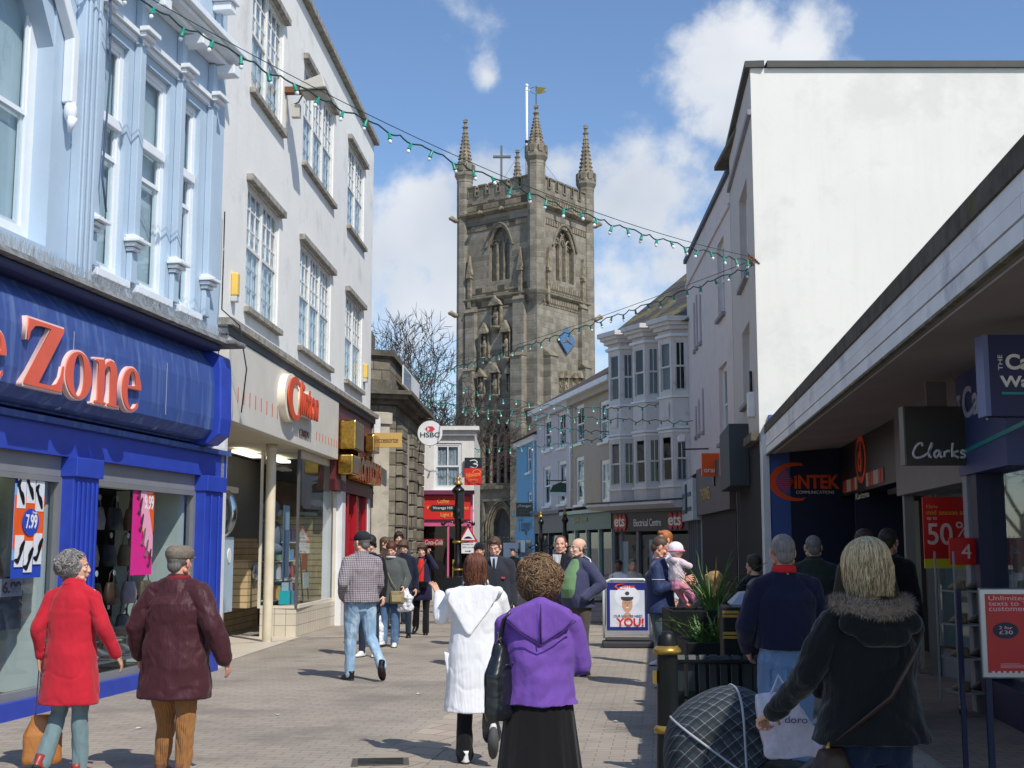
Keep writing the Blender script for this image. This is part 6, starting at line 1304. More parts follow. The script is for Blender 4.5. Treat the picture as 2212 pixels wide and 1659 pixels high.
m = MB(); m.box(-hw+.05,hw-.05,-.018,-.0125,.27,H_-.05, P('board_navy', (30,40,120), .45)); bb = m.build('border', t, local=True, bevel=.0)
m = MB(); m.box(-hw+.1,hw-.1,-.0225,-.0185,.32,H_-.17, P('board_pale', (214,220,230), .5)); m.build('picture', bb, local=True)
class Rel: pass
intek(LFI, (-.2, H_-.155, .14, H_-.07), .024, bb, local=True, sub=None)
cx = .0; cz = .32+(H_-.49)*.62
SKN = P('print_skin', (206,160,130), .6); 
def disc(cx_, cz_, rx, rz, y, mt, nm='picture_shape', a0=0, a1=360): shape([ell(0,0,rx,rz,30,a0,a1)], (cx_-rx, cz_-(rz if a1 == 360 else 0), cx_+rx, cz_+rz), y, LFI, mt, bb, ext=.002, name=nm, local=True)
disc(cx, cz+.12, .2, .17, .0235, P('print_cap', (236,238,244), .6)); disc(cx, cz-.18, .24, .16, .0245, P('print_jacket', (222,226,234), .6)); disc(cx, cz+.0, .085, .13, .0265, SKN); disc(cx, cz+.1, .1, .05, .0285, P('print_capband', (60,62,70), .6)); disc(cx, cz+.115, .1, .05, .0305, P('print_cap', 0), a0=0, a1=180); disc(cx, cz+.17, .035, .03, .033, P('print_capband', 0)); disc(cx, cz-.2, .07, .07, .028, SKN)
for s in (-1,1): disc(cx+s*.032, cz+.02, .012, .006, .029, BLACK)
disc(cx, cz-.055, .028, .01, .029, WHITE); disc(cx, cz-.015, .012, .022, .029, P('print_shade', (176,126,100), .6))
text('OUR SAILORS NEED', (-.22,.47,.24,.51), .03, LFI, P('board_navy', 0), bb, ext=.002, local=True); text('YOU!', (-.18,.33,.26,.46), .03, LFI, P('print_red', (206,40,44), .5), bb, ext=.002, off=.03, local=True)
# planters with spiky plants, LITTER bin
PBK = P('planter_black', (18,20,22), .6, spec=.2); LEAF = mat('strap_leaf', (78,118,54), rough=.55, var=.25, vs=9); LEAF2 = mat('pale_leaf', (112,142,72), rough=.55, var=.2, vs=9)
p = ground(1555, 1455); PX, PY = at(1545, 1380, 10.6).x, 10.6
t = thing('planter', 'black square street planter behind the slatted bench', 'planter', (PX, PY, 0))
def tray(t, x0, x1, y0, y1, z0, z1): m = MB(); m.box(x0,x1,y0,y0+.04,z0,z1,PBK); m.box(x0,x1,y1-.04,y1,z0,z1,PBK); m.box(x0,x0+.04,y0+.04,y1-.04,z0,z1,PBK); m.box(x1-.04,x1,y0+.04,y1-.04,z0,z1,PBK); m.box(x0+.04,x1-.04,y0+.04,y1-.04,z0,z1-.12,P('soil', (60,50,40), .95)); return m
zt_ = at(1500, 1382, 10.6).z
tray(t, -.28, .5, -.3, .5, .05, zt_-.0).build('tub', t, local=True, bevel=.008)
zb2 = at(1500, 1318, 11.2).z
tray(t, -.3, .55, .55, 1.2, .3, zb2).build('raised_tub', t, local=True, bevel=.008)
def spiky(label, loc, n, h, seed, sp=1.):
    r = random.Random(seed); t = thing('spiky_plant', label, 'plant', loc, 0, 'spiky plants in the planters'); lm = MB()
    for i in range(n):
        a = r.uniform(0, 2*PI); l_ = h*r.uniform(.6,1.15); out_ = r.uniform(.15, .75)*sp; w_ = r.uniform(.008,.018); d = Vector((math.cos(a), math.sin(a), 0)); sd = Vector((-d.y, d.x, 0))
        droop = r.uniform(.0, .6); vs = []; K = 8
        for k in range(K+1):
            u = k/K; c_ = d*(l_*out_*u*(1+.4*u)) + Vector((0,0,l_*(u-droop*u*u*u*.9)))+ d*.03*r.random(); w = w_*(1-u)**.6*(.5+min(u*4,.5)); vs += [c_-sd*w+Vector((0,0,.006)), c_, c_+sd*w+Vector((0,0,.006))]
        fs = []
        for k in range(K): fs += [(3*k,3*k+1,3*k+4,3*k+3),(3*k+1,3*k+2,3*k+5,3*k+4)]
        lm.add(vs, fs, LEAF if r.random() < .7 else (LEAF2 if r.random() < .7 else P('dry_leaf', (134,116,66), .8)), True)
    lm.build('foliage', t, local=True); m = MB(); m.lathe([(.05,-.05),(.04,.05),(.01,.12)], BARK, 8); m.build('stem', t, local=True); return t
spiky('tall arching spiky green plant in the black planter beside the litter bin', (PX+.1, PY+.75, zb2-.12), 70, .62, 3, .75)
spiky('low drooping spiky plant in front of the tall one in the planter', (PX+.05, PY+.1, zt_-.12), 50, .42, 8, 1.2)
spiky('small sprawling green plant at the left edge of the planter', (PX-.1, PY+.0, zt_-.12), 40, .32, 12, 1.1)
r = random.Random(2); m = MB()
for k in range(900):
    x = PX+r.uniform(-.22,.44); y = PY+r.uniform(-.24,.44); z = zt_-.11; s = r.uniform(.012,.03); a = r.uniform(0,6.28); m.add([(x,y,z),(x+s*math.cos(a),y+s*math.sin(a),z+s*1.5),(x+s*.5*math.cos(a+1.2),y+s*.5*math.sin(a+1.2),z+s*2)], [(0,1,2)], LEAF if k % 2 else LEAF2)
tag(m.build('ground_cover'), 'low green ground cover filling the black planter', 'plants', kind='stuff')
bp = at(1648, 1400, 9.4); t = thing('litter_bin', 'black litter bin with gold bands and gold lettering LITTER', 'litter bin', (bp.x-.02, bp.y, 0), R(-6)); zt_ = at(1600, 1312, 9.2).z; zb_ = at(1600,1385,9.2).z
m = MB(); m.box(-.28,.28,-.25,.25,.05,zt_, PBK); m.box(-.2,.2,-.2,.2,zt_,zt_+.0,PBK) if False else None; m.build('body', t, local=True, bevel=.015)
m = MB(); m.lathe([(.3,zt_),(.31,zt_+.02),(.2,zt_+.1),(.0,zt_+.12)], P('grey_lid', (150,156,170), .35, metal=.3), 4, M=Matrix.Rotation(PI/4,4,'Z'), smooth=False); m.build('lid', t, local=True)
m = MB()
for zz in (zt_-.04, zb_+.05): 
    for dz in (0, .028): m.box(-.285,-.17,-.265,-.25,zz-.03+dz,zz-.01+dz, GOLD); m.box(-.15,.285,-.265,-.25,zz-.03+dz,zz-.01+dz, GOLD)
m.build('gold_band', t, local=True)
text('LITTER', (-.12, zb_+.11, .26, zb_+.2), .252, LFI, GOLD, t, local=True, ext=.008, off=.005)
# bench of vertical slats
b0 = at(1478, 1415, 9.0); b1 = at(1700, 1420, 9.0)
t = thing('bench', 'dark metal bench with curved vertical slats and round top rail behind the bollard', 'bench', ((b0.x+b1.x)/2, 9.0, 0)); L_ = (b1.x-b0.x)/2+.1; DG = P('bench_green', (24,34,34), .4, spec=.4); zt_ = b0.z
n_ = 13
for k in range(n_):
    x = -L_+2*L_*k/(n_-1); m = MB(); prof = [(-.02,zt_-.03),(.0,zt_),(.03,zt_-.0),(.05,zt_-.05),(.03,zt_-.25),(.06,zt_-.4),(.16,zt_-.45),(.45,zt_-.44),(.5,zt_-.48)]
    vs = []
    for (y, z) in prof: vs += [(x-.025,y,z),(x+.025,y,z)]
    vs2 = [(a,b+.008,c-.004) for a,b,c in vs]; nn = len(prof); fs = [(2*i,2*i+1,2*i+3,2*i+2) for i in range(nn-1)]; fs += [(2*nn+2*i+2,2*nn+2*i+3,2*nn+2*i+1,2*nn+2*i) for i in range(nn-1)] + [(2*i,2*i+2,2*nn+2*i+2,2*nn+2*i) for i in range(nn-1)] + [(2*i+3,2*i+1,2*nn+2*i+1,2*nn+2*i+3) for i in range(nn-1)]
    m.add(vs+vs2, fs, DG); m.build('slat', t, local=True)
m = MB(); m.tube([(-L_-.04,.02,zt_-.035),(L_,.02,zt_-.035)], .028, DG, 10); m.tube([(-L_,.07,zt_-.3),(L_,.07,zt_-.3)], .012, DG, 6); m.tube([(-L_,.46,zt_-.47),(L_,.46,zt_-.47)], .02, DG, 8); m.build('rail', t, local=True)
for x in (-L_-.02, L_*.2, L_): m = MB(); m.box(x-.03,x+.03,.04,.1,0,zt_-.05,DG); m.box(x-.025,x+.025,.4,.46,0,zt_-.48,DG); m.box(x-.02,x+.02,.1,.4,zt_-.55,zt_-.5,DG); m.build('leg', t, local=True)
# red phone advertising board on the right
p = at(2215, 1510, 8.6); sx0 = at(2112, 1300, 8.6).x; t = thing('pavement_sign', 'red phone offer pavement sign in a silver frame on blue legs outside the phone shop', 'advertising board', (sx0, 8.6, 0), R(-2)); zt_ = at(2112,1270,8.6).z; zb_ = at(2112,1465,8.6).z; z0_ = 0
W_ = .64
m = MB(); m.box(0,W_,-.03,.0,zb_,zt_, P('silver_frame', (176,180,186), .3, metal=.7)); m.build('frame', t, local=True, bevel=.01)
m = MB(); m.box(.04,W_-.04,-.036,-.0305,zb_+.04,zt_-.04, P('offer_red', (206,26,34), .35)); o_ = m.build('poster', t, local=True)
m = MB(); m.box(.03,.07,-.0,.03,0,zb_+.3, P('leg_blue', (22,28,66), .5)); m.box(W_-.07,W_-.03,.0,.03,0,zb_+.3, P('leg_blue', 0)); m.box(-.06,-.03,.25,.28,0,zt_-.02, P('leg_blue', 0)); m.box(W_-.03,W_,.25,.28,0,zt_-.02, P('leg_blue', 0)); m.build('leg', t, local=True)
PK2 = P('offer_pink', (250,200,200), .5); hh_ = zt_-zb_
for s, a, b, w_ in (('Unlimited inclusive', .865, .915, .5), ('texts to Talkmobile', .805, .855, .5), ('customers', .745, .79, .27)): text(s, (.06, zb_+hh_*a, .06+w_, zb_+hh_*b), .038, LFI, PK2, o_, ext=.002, local=True)
shape([ell(0,0,1,1)], (.08, zb_+hh_*.44, .25, zb_+hh_*.62), .038, LFI, P('badge_navy', (40,40,66), .5), o_, ext=.003, name='price_disc', local=True); text('2 for', (.12, zb_+hh_*.545, .21, zb_+hh_*.58), .042, LFI, PK2, o_, ext=.002, local=True); text('£30', (.12, zb_+hh_*.49, .21, zb_+hh_*.53), .042, LFI, PK2, o_, ext=.002, local=True)
m = MB(); m.box(.36,.39,-.041,-.0365,zb_+hh_*.17,zb_+hh_*.66, P('phone_silver', (190,186,190), .4)); m.box(.42,.58,-.05,-.0365,zb_+hh_*.16,zb_+hh_*.66, P('phone_silver', 0)); m.box(.44,.56,-.053,-.0505,zb_+hh_*.42,zb_+hh_*.6, P('phone_screen', (40,90,96), .2))
for i in range(4):
    for j in range(3): m.box(.445+j*.04,.475+j*.04,-.053,-.0505,zb_+hh_*(.2+.045*i),zb_+hh_*(.235+.045*i), P('phone_key', (120,120,126), .4))
m.build('phone_picture', o_, local=True)
m = MB()
for k in range(14): m.box(.06+k*.038,.08+k*.038,-.0385,-.0365,zb_+hh_*.06,zb_+hh_*.085,PK2)
for k in range(4): m.box(.12,.34-.03*k,-.0385,-.0365,zb_+hh_*(.12+.014*k),zb_+hh_*(.124+.014*k),PK2)
m.build('small_print', o_, local=True)
# folding cafe barrier by the post
p = at(975, 1265, 26.5); t = thing('cafe_barrier', 'black metal framed board standing behind the raised hand of the white cardigan woman', 'barrier', (p.x, p.y, 0)); m = MB(); m.box(-.28,.28,-.01,.01,.45,.95, BLACK); m.build('board', t, local=True); m = MB(); m.tube([(-.3,0,0),(-.28,0,.97),(.28,0,.97),(.3,0,0)], .015, BLACK, 6); m.build('frame', t, local=True)
# ================================================= PEOPLE
SK = {}
def skin(c=(214,166,140)):
    return mat('skin_%d' % c[0], c, rough=.55, var=.06, vs=18, c2=(206,134,116), c2s=9, c2t=.6, c2f=.4, bump=.0006, bs=300)
LIP = P('lips', (176,104,98), .5); EYEW = P('eye_white', (226,222,216), .25); IRIS = P('iris_dark', (50,42,38), .2)
def head_template(vox, old=0):
    m = MB(); k = LIP
    m.ball((0,-.014,.035), (.074,.096,.083), k, 24, 16); m.ball((0,.018,-.03), (.06,.072,.082), k, 20, 14); m.ball((0,.03,-.072), (.045,.048,.036), k); m.ball((0,.066,-.096), (.021,.018,.016), k, 10, 8)
    m.cap((0,.085,.014), (0,.1,-.024), .008, .0115, k); m.ball((0,.099,-.028), (.0125,.012,.011), k, 10, 8)
    for s in (-1, 1):
        m.ball((s*.012,.098,-.034), .0085, k, 8, 6); m.cap((s*.012,.082,.024), (s*.04,.068,.022), .011, .009, k, 8); m.ball((s*.036,.062,-.022), (.024,.02,.018), k, 12, 8); m.ball((s*.03,.044,-.082), (.026,.026,.022), k, 10, 8)
        m.cap((s*.058,-.01,-.055), (s*.03,.05,-.09), .02, .016, k, 8)
        m.ball((s*.078,-.012,-.002), (.009,.019,.03), k, 10, 8, M=Matrix.Rotation(s*.15,4,'Z')); m.ball((s*.077,-.008,-.022), (.008,.01,.014), k, 8, 6)
    m.cap((-.019,.083,-.057), (0,.094,-.055), .006, .0075, k, 8); m.cap((.019,.083,-.057), (0,.094,-.055), .006, .0075, k, 8); m.cap((-.016,.083,-.068), (.016,.083,-.068), .0075, .0075, k, 8); m.ball((0,.088,-.068), (.014,.008,.007), k, 8, 6)
    o = fuse(m, 'head', vox, 3); me = o.data; bpy.data.objects.remove(o); return me
HT = head_template(.0042); HTF = head_template(.0075)
def hand_template(curl, spread=.1, vox=.0032, thumb=.3):
    m = MB(); k = LIP
    m.cap((.0,.0,0), (.0,.03,0), .024, .027, k, 12)
    for i, x in enumerate((-.027,-.009,.009,.027)): m.cap((x*.7,.025,0), (x,.088,.0), .0145, .0115, k, 8)
    m.cap((.018,.02,.006),(.03,.05,.008), .017, .012, k, 8)
    for i, (x, l_) in enumerate(((.028,.072),(.0095,.08),(-.0095,.074),(-.027,.058))):
        p = Vector((x,.088,0)); a = curl*.7+.03*i; sx = (x/.03)*spread
        for seg, (f, r0, r1) in enumerate(((.42,.0098,.0088),(.32,.0088,.0078),(.26,.0078,.0066))):
            d = Vector((sx, math.cos(a), math.sin(a))).normalized(); q = p + d*l_*f; m.cap(p, q, r0, r1, k, 8); p = q; a += curl
    p = Vector((.03,.03,.008)); a = thumb
    for f, r0, r1 in ((.034,.0125,.0105),(.03,.0102,.008)):
        d = Vector((math.cos(a*.9)*.72, .75, math.sin(a)*.8+curl*.3)).normalized(); q = p+d*f; m.cap(p, q, r0, r1, k, 8); p = q; a += .25
    o = fuse(m, 'hand', vox, 2); me = o.data; bpy.data.objects.remove(o); return me
HAND = {'relax': hand_template(.32), 'grip': hand_template(1.15), 'open': hand_template(.12, .22)}
def frame(p, d, t):
    y = Vector(d).normalized(); x = Vector(t); x = (x - y*x.dot(y)).normalized(); z = x.cross(y)
    return Matrix(((x.x,y.x,z.x,p[0]),(x.y,y.y,z.y,p[1]),(x.z,y.z,z.z,p[2]),(0,0,0,1)))
def hairm(name, c, c2=None, rough=.6):
    return mat(name, c, rough=rough, var=.22, vs=30, bump=.004, bs=40, sc=(3,3,.5), c2=c2, c2s=14, c2t=.5, c2f=.7)
def strands(m, mats, n, rx, ry, rz, c, zend, rng, a0, a1, r_=.0034, wob=.006, fl=0., part=(0,-.01), start=8, curl=.25):
    """hair locks from the crown over the head and down; azimuths a0..a1 (0 = +x, 90 = face)"""
    for i in range(n):
        a = R(rng.uniform(a0, a1)); pts = []; ze = zend + rng.uniform(-.012, .02); k_ = 1+rng.uniform(-.05,.05)
        for ph in range(start, 95, 14):
            f = R(ph); aa = a+rng.uniform(-.02,.02); pts.append(Vector((c[0]+rx*k_*math.sin(f)*math.cos(aa)+part[0]*math.cos(f), c[1]+ry*k_*math.sin(f)*math.sin(aa)+part[1]*math.cos(f), c[2]+rz*k_*math.cos(f))))
        p = pts[-1].copy(); N_ = 5; z0 = p.z
        for j in range(1, N_+1):
            u = j/N_; q = Vector((p.x*(1+fl*u-curl*max(0,u-.55)), p.y*(1+fl*u*.6-curl*max(0,u-.55)), z0+(ze-z0)*u)); q += Vector((rng.uniform(-1,1), rng.uniform(-1,1), 0))*wob*.5; pts.append(q)
        rs = [r_*(1-.6*max(0, j/(len(pts)-1)-.3)) for j in range(len(pts))]
        m.tube(pts, rs, rng.choice(mats), 4, caps=False)
def curls(m, mats, n, c, rad, rng, keep, size=.02, r_=.005):
    for i in range(n):
        v = Vector((rng.gauss(0,1), rng.gauss(0,1), rng.gauss(0,1))).normalized()
        if not keep(v): continue
        k_ = rng.uniform(.93, 1.05)*(1+.16*noise.noise(v*2.6+Vector((7,3,1))))*(1-.16*max(0,-v.z)); p = Vector((c[0]+rad[0]*v.x*k_, c[1]+rad[1]*v.y*k_, c[2]+rad[2]*v.z*k_))
        u = v.orthogonal().normalized(); w = v.cross(u); th0 = rng.uniform(0, 6.28); s_ = size*rng.uniform(.7,1.3); tilt = rng.uniform(-.5,.5)
        ax = (u*math.cos(th0)+w*math.sin(th0)); bx = v.cross(ax); pts = []
        for j in range(8): a = j*.72; pts.append(p + ax*math.cos(a)*s_ + bx*math.sin(a)*s_*.8 + v*(math.sin(a+tilt)*s_*.35))
        m.tube(pts, [r_*.6,r_,r_*1.2,r_*1.2,r_*1.2,r_,r_*.8,r_*.4], rng.choice(mats), 5, caps=False)
SHOEB = P('black_leather_shoe', (22,20,20), .35); SHOEW = P('white_trainer', (222,222,220), .5)
DEFL = {'R': ((.10,.015,.50),(.105,-.01,.09),0), 'L': ((-.10,.015,.50),(-.105,-.01,.09),0)}
def person(label, px, Y, ytop, face, top, legs=None, skinc=(214,166,140), H=None, w=1., belly=0., hem=None, hemz=.86, flare=0., bulk=0., armr=1., A=None, G=None, bottom=None, bell=0., shoe=None,
           hair=None, hat=None, yaw=0., pitch=0., tilt=0., lean=0., tw=.0, wr=.006, group=None, neck=None, extra=None, handk=None, shw=1., sleeve=1., bare=None, legw=1., skirt=None, headsc=1.07, rollside=0.):
    p = at(px, ytop, Y); 
    if H is None: H = p.z; drop = 0.
    else: drop = H - p.z
    s = H/1.75; root = thing('person', label, 'person', (p.x, Y, 0), R(face), group)
    vx = .0065 if Y < 10.5 else (.0095 if Y < 18 else (.014 if Y < 28 else .022))
    SC = Matrix.Scale(s, 4); dz = -drop/s
    def U(v): v = Vector(v); z = v.z; return Vector((v.x, v.y + max(0, z-.9)*lean, z+dz))
    if hem is not None: hemz = at(px, hem, Y).z/s - dz
    shx = .175*shw*(.5+.5*w)
    arms = {'R': dict(e=(shx+.055,-.03,1.13), w=(shx+.07,.05,.88)), 'L': dict(e=(-shx-.055,-.03,1.13), w=(-shx-.07,.05,.88))}
    for sd in ('R', 'L'):
        if A and sd in A: arms[sd].update(A[sd])
    lg = dict(DEFL); lg.update(legs or {})
    sk = skin(skinc)
    # body: one mesh of skin
    b = MB(SC)
    rings = [(.86,0,0,.12,.09),(1.0,0,0,.125,.09),(1.15,0,0,.12,.09),(1.32,0,0,.14,.09),(1.4,0,-.01,.13,.07),(1.47,0,-.02,.06,.055)]
    bb = MB(SC)
    for (z, cx, cy, rx, ry) in rings: pass
    q = MB(); q.loft(rings, sk, 14); bb.add([U(v) for v in q.v], q.f, sk)
    bb.cap(U((0,-.03,1.43)), U((0,-.008,1.575)), .058, .053, sk)
    for sd, sg in (('R',1),('L',-1)):
        a = arms[sd]; S0 = U((sg*shx*.95,-.01,1.41)); E0 = U(a['e']); W0 = U(a['w'])
        bb.cap(S0, E0, .045, .036, sk); bb.cap(E0, W0, .036, .026, sk)
        kn, an, fp = lg[sd][:3]; hp = Vector((sg*.08,0,.90+ (dz if drop else 0))); bb.cap(hp, kn, .07, .048, sk); bb.cap(kn, an, .048, .034, sk)
    bo = fuse(bb, 'body', max(vx*1.6, .016), 3, root); bm_ = bo.data
    b = MB(); b.take(bm_, Matrix.Identity(4), [sk]); bpy.data.objects.remove(bo)
    hc = U((0, .012, 1.623)); HM = SC @ Matrix.Translation(hc) @ Matrix.Rotation(R(yaw), 4, 'Z') @ Matrix.Rotation(R(tilt), 4, 'Y') @ Matrix.Rotation(R(pitch), 4, 'X') @ Matrix.Scale(headsc, 4)
    b.take(HT if Y < 19 else HTF, HM, [sk])
    hb = hair[0] if hair else BLACK
    for sg in (-1, 1):
        b.ball((sg*.031,.0735,.005), (.0105,.0095,.0055), EYEW, 10, 8, M=HM); b.ball((sg*.031,.0815,.005), (.0048,.003,.0048), IRIS, 8, 6, M=HM)
        b.tube([(sg*.016,.0905,.025),(sg*.03,.0865,.0295),(sg*.045,.0725,.026)], [.0022,.0026,.001], hb, 5, M=HM)
    b.tube([(-.02,.0885,-.0615),(0,.099,-.0615),(.02,.0885,-.0615)], [.0025,.0055,.0025], LIP, 6, M=HM)
    for sd, sg in (('R',1),('L',-1)):
        a = arms[sd]; W0 = U(a['w']); E0 = U(a['e']); d = a.get('d', (W0-E0).normalized()); t_ = a.get('t', (0,1,0.01)); hk = a.get('k', 'relax')
        HMx = SC @ frame(W0 + Vector(d).normalized()*.0, d, t_)
        if sg < 0: HMx = HMx @ Matrix.Diagonal((1,1,-1,1))
        if hk: b.take(HAND[hk], HMx @ Matrix.Scale(1.0, 4), [sk])
    body = b.build('body', root, local=True)
    # upper garment
    if top:
        g = MB(SC); th_ = bulk
        fl = flare
        zs = [hemz]
        base = [(.84,.172,.122),(.95,.170,.122),(1.06,.158,.115),(1.18,.163,.118),(1.30,.176,.120),(1.38,.165,.105),(1.435,.115,.085),(1.50,.072,.068)]
        def prof(z):
            if z <= .84: return base[0][1], base[0][2]
            for i in range(len(base)-1):
                if base[i][0] <= z <= base[i+1][0]:
                    u = (z-base[i][0])/(base[i+1][0]-base[i][0]); return base[i][1]+(base[i+1][1]-base[i][1])*u, base[i][2]+(base[i+1][2]-base[i][2])*u
            return base[-1][1:]
        z = hemz; lv = []
        while z < 1.47: lv.append(z); z += .055
        lv.append(1.505)
        R_ = []
        for z in lv:
            rx, ry = prof(z); kz = max(0, (1.15-z))/max(1.15-hemz, .1); shc = max(0,min(1,(z-1.25)/.15)); ww = w*(1-shc)+w**.6*shc*shw
            rx = (rx*ww+th_*(1-.5*shc) + fl*kz); ry = (ry*(w**1.0 if z < 1.35 else 1)+th_*(1-.5*shc)+fl*kz*.8); bl = belly*math.exp(-((z-1.05)/.16)**2)
            v = U((0, bl*.5 - .01*shc, z)); R_.append((v.z, v.x, v.y, rx, ry+bl*.5))
        g.loft(R_, top, 22, pw=2.3)
        ar = armr*(.6+.4*w)
        for sd, sg in (('R',1),('L',-1)):
            a = arms[sd]; S0 = U((sg*shx*.97,-.01,1.385)); E0 = U(a['e']); W0 = U(a['w']); 
            if sleeve < 1: W0 = E0 + (W0-E0)*max(0, (sleeve-.5)*2); 
            sh2 = U((sg*shx*.45,-.012,1.435)); g.cap(sh2, S0, .048*ar+th_*.4, .058*ar+th_*.5, top, 12)
            if sleeve <= .5: E1 = S0+(E0-S0)*.75; g.cap(S0, E1, .066*ar+th_, .06*ar+th_, top, 12)
            else:
                g.cap(S0, E0, .059*ar+th_*.6, .05*ar+th_*.55, top, 12); e2 = W0 - (W0-E0).normalized()*.0
                g.cap(E0, e2, .05*ar+th_*.55, .039*ar+th_*.5, top, 12)
        nm = G or 'jacket'
        go = fuse(g, nm, vx, 4, root, wr=wr if Y < 30 else 0, wf=(6,6,5), seed=px*.1)
    # lower garment
    if bottom:
        g = MB(SC); hz = .90+dz if drop else .90
        q = MB(); q.loft([(.80,0,0,.14*w**.5,.10),(.88,0,0,.162*w**.7,.118),(.98,0,0,.155*w**.8,.113),(1.04,0,0,.145*w**.8,.108)], bottom, 18); g.add([U(v) if drop == 0 else Vector((v.x, v.y, v.z+dz)) for v in q.v], q.f, bottom)
        for sd, sg in (('R',1),('L',-1)):
            kn, an, fp = lg[sd][:3]; hp = Vector((sg*.085,0,hz)); kn = Vector(kn); an = Vector(an)
            g.cap(hp, kn, .094*legw*w**.5, .066*legw, bottom, 12)
            if bare != 'calf': g.cap(kn, an+(kn-an).normalized()*.0 + Vector((0,0,-.02)), .064*legw, (.052+bell)*legw, bottom, 12)
            else: g.cap(kn, kn+(an-kn)*.15, .068*legw, .07*legw, bottom, 12)
        fuse(g, 'shorts' if bare == 'calf' else 'trousers', vx, 3, root, wr=wr*1.1 if Y < 30 else 0, wf=(9,9,5), seed=px*.1+4)
    if skirt:
        g = MB(SC); z0, z1, r0, r1, mt = skirt; lv = [z0+(z1-z0)*i/26 for i in range(27)]; rings = []
        g.loft([(z, 0, 0, (r0+(r1-r0)*((z-z0)/(z1-z0))), (r0+(r1-r0)*((z-z0)/(z1-z0)))*.78) for z in lv], mt, 140, fn=lambda a, z: 1+.055*(1-(z-z0)/(z1-z0)*.75)*(math.sin(a*11+math.sin(z*3))+.4*math.sin(a*23+1.)))
        g.build('skirt', root, local=True)
    # shoes
    for sd, sg in (('R',1),('L',-1)):
        kn, an, fp = lg[sd][:3]; ya = lg[sd][3] if len(lg[sd]) > 3 else -sg*8
        M_ = SC @ Matrix.Translation(an) @ Matrix.Rotation(R(ya), 4, 'Z') @ Matrix.Rotation(R(fp), 4, 'X') @ Matrix.Translation((0,0,-.085))
        sm_ = shoe or SHOEB; m = MB(M_); m.loft([(0,0,.055,.044,.138),(.014,0,.055,.046,.14),(.035,0,.05,.042,.132),(.055,0,.02,.04,.1),(.08,0,-.015,.038,.062),(.105,0,-.03,.04,.048)], sm_, 16, pw=2.4); so_ = m.build('shoe', root, local=True)
        m = MB(M_); m.loft([(-.012,0,.055,.045,.14),(.012,0,.055,.047,.143)], lg[sd][4] if len(lg[sd]) > 4 else P('shoe_sole', (40,38,36), .7), 16, pw=2.4); m.build('sole', so_, local=True)
    ctx = dict(root=root, SC=SC, HM=HM, U=U, s=s, arms=arms, shx=shx, vx=vx, hemz=hemz, lg=lg, body=body)
    rng = random.Random(int(px))
    # hair
    if hair:
        hm_, style = hair[0], hair[1]; ms = hair[2] if len(hair) > 2 else [hm_]
        h = MB()
        def solid(v, sm=2, wr_=.004, wf=(30,30,12), nm='hair'):
            o = fuse(h, nm, v, sm, root, wr=wr_, wf=wf, seed=px*.3); me = o.data
            me.transform(HM); me.update(); return o
        hv = .006 if Y < 19 else .011
        if style == 'short': h.ball((0,-.02,.042), (.08,.098,.086), hm_, 24, 16); h.ball((0,-.062,-.015), (.064,.05,.06), hm_); h.ball((0,.045,.09), (.05,.045,.03), hm_); solid(hv)
        elif style == 'crew': h.ball((0,-.018,.04), (.077,.095,.083), hm_, 24, 16); h.ball((0,-.058,-.02), (.06,.046,.055), hm_); solid(hv, wr_=.0015)
        elif style == 'fringe':
            h.cap((.07,-.005,.015), (.05,-.06,-.01), .014, .022, hm_); h.cap((-.07,-.005,.015), (-.05,-.06,-.01), .014, .022, hm_); h.cap((-.045,-.075,0), (.045,-.075,0), .028, .028, hm_); h.cap((-.04,-.072,-.035), (.04,-.072,-.035), .024, .024, hm_); h.cap((-.055,-.06,.03), (.055,-.06,.03), .02, .02, hm_); solid(hv, wr_=.0015)
        elif style == 'thin': h.ball((0,-.018,.0355), (.0757,.0945,.0835), hm_, 24, 16); h.ball((0,-.06,-.02), (.058,.045,.055), hm_); solid(hv, wr_=.001)
        elif style == 'mop': h.ball((0,-.015,.045), (.088,.104,.09), hm_, 24, 16); h.ball((0,-.05,-.02), (.078,.06,.07), hm_); h.cap((.075,.02,.03), (.078,-.01,-.04), .02, .016, hm_); h.cap((-.075,.02,.03), (-.078,-.01,-.04), .02, .016, hm_); h.cap((-.05,.065,.075), (.05,.065,.075), .026, .026, hm_); solid(hv, wr_=.006)
        elif style in ('bob', 'long'):
            ze = hair[3] if len(hair) > 3 else (-.13 if style == 'bob' else -.24)
            h.ball((0,-.018,.042), (.086,.104,.088), hm_, 24, 16); h.loft([(ze+.02,0,-.045,.07,.06),(-.06,0,-.04,.08,.075),(.0,0,-.03,.084,.085),(.04,0,-.02,.08,.09)], hm_, 20)
            solid(hv, wr_=.003)
            if Y < 20:
                m = MB(HM); strands(m, ms, 1500 if Y < 12 else 300, .092, .108, .094, (0,-.018,.042), ze, rng, 150, 390, r_=.0021 if Y < 12 else .005, wob=.012); strands(m, ms, 160, .09, .1, .092, (0,-.01,.042), -.02, rng, 30, 150, r_=.0022); m.build('hair_strands', root, local=True)
        elif style == 'curly':
            R3 = hair[3] if len(hair) > 3 else (.108,.118,.12); cz = hair[4] if len(hair) > 4 else .015
            h.ball((0,-.03,cz), (R3[0]*.85,R3[1]*.84,R3[2]*.86), hm_, 24, 16); solid(hv, wr_=.008)
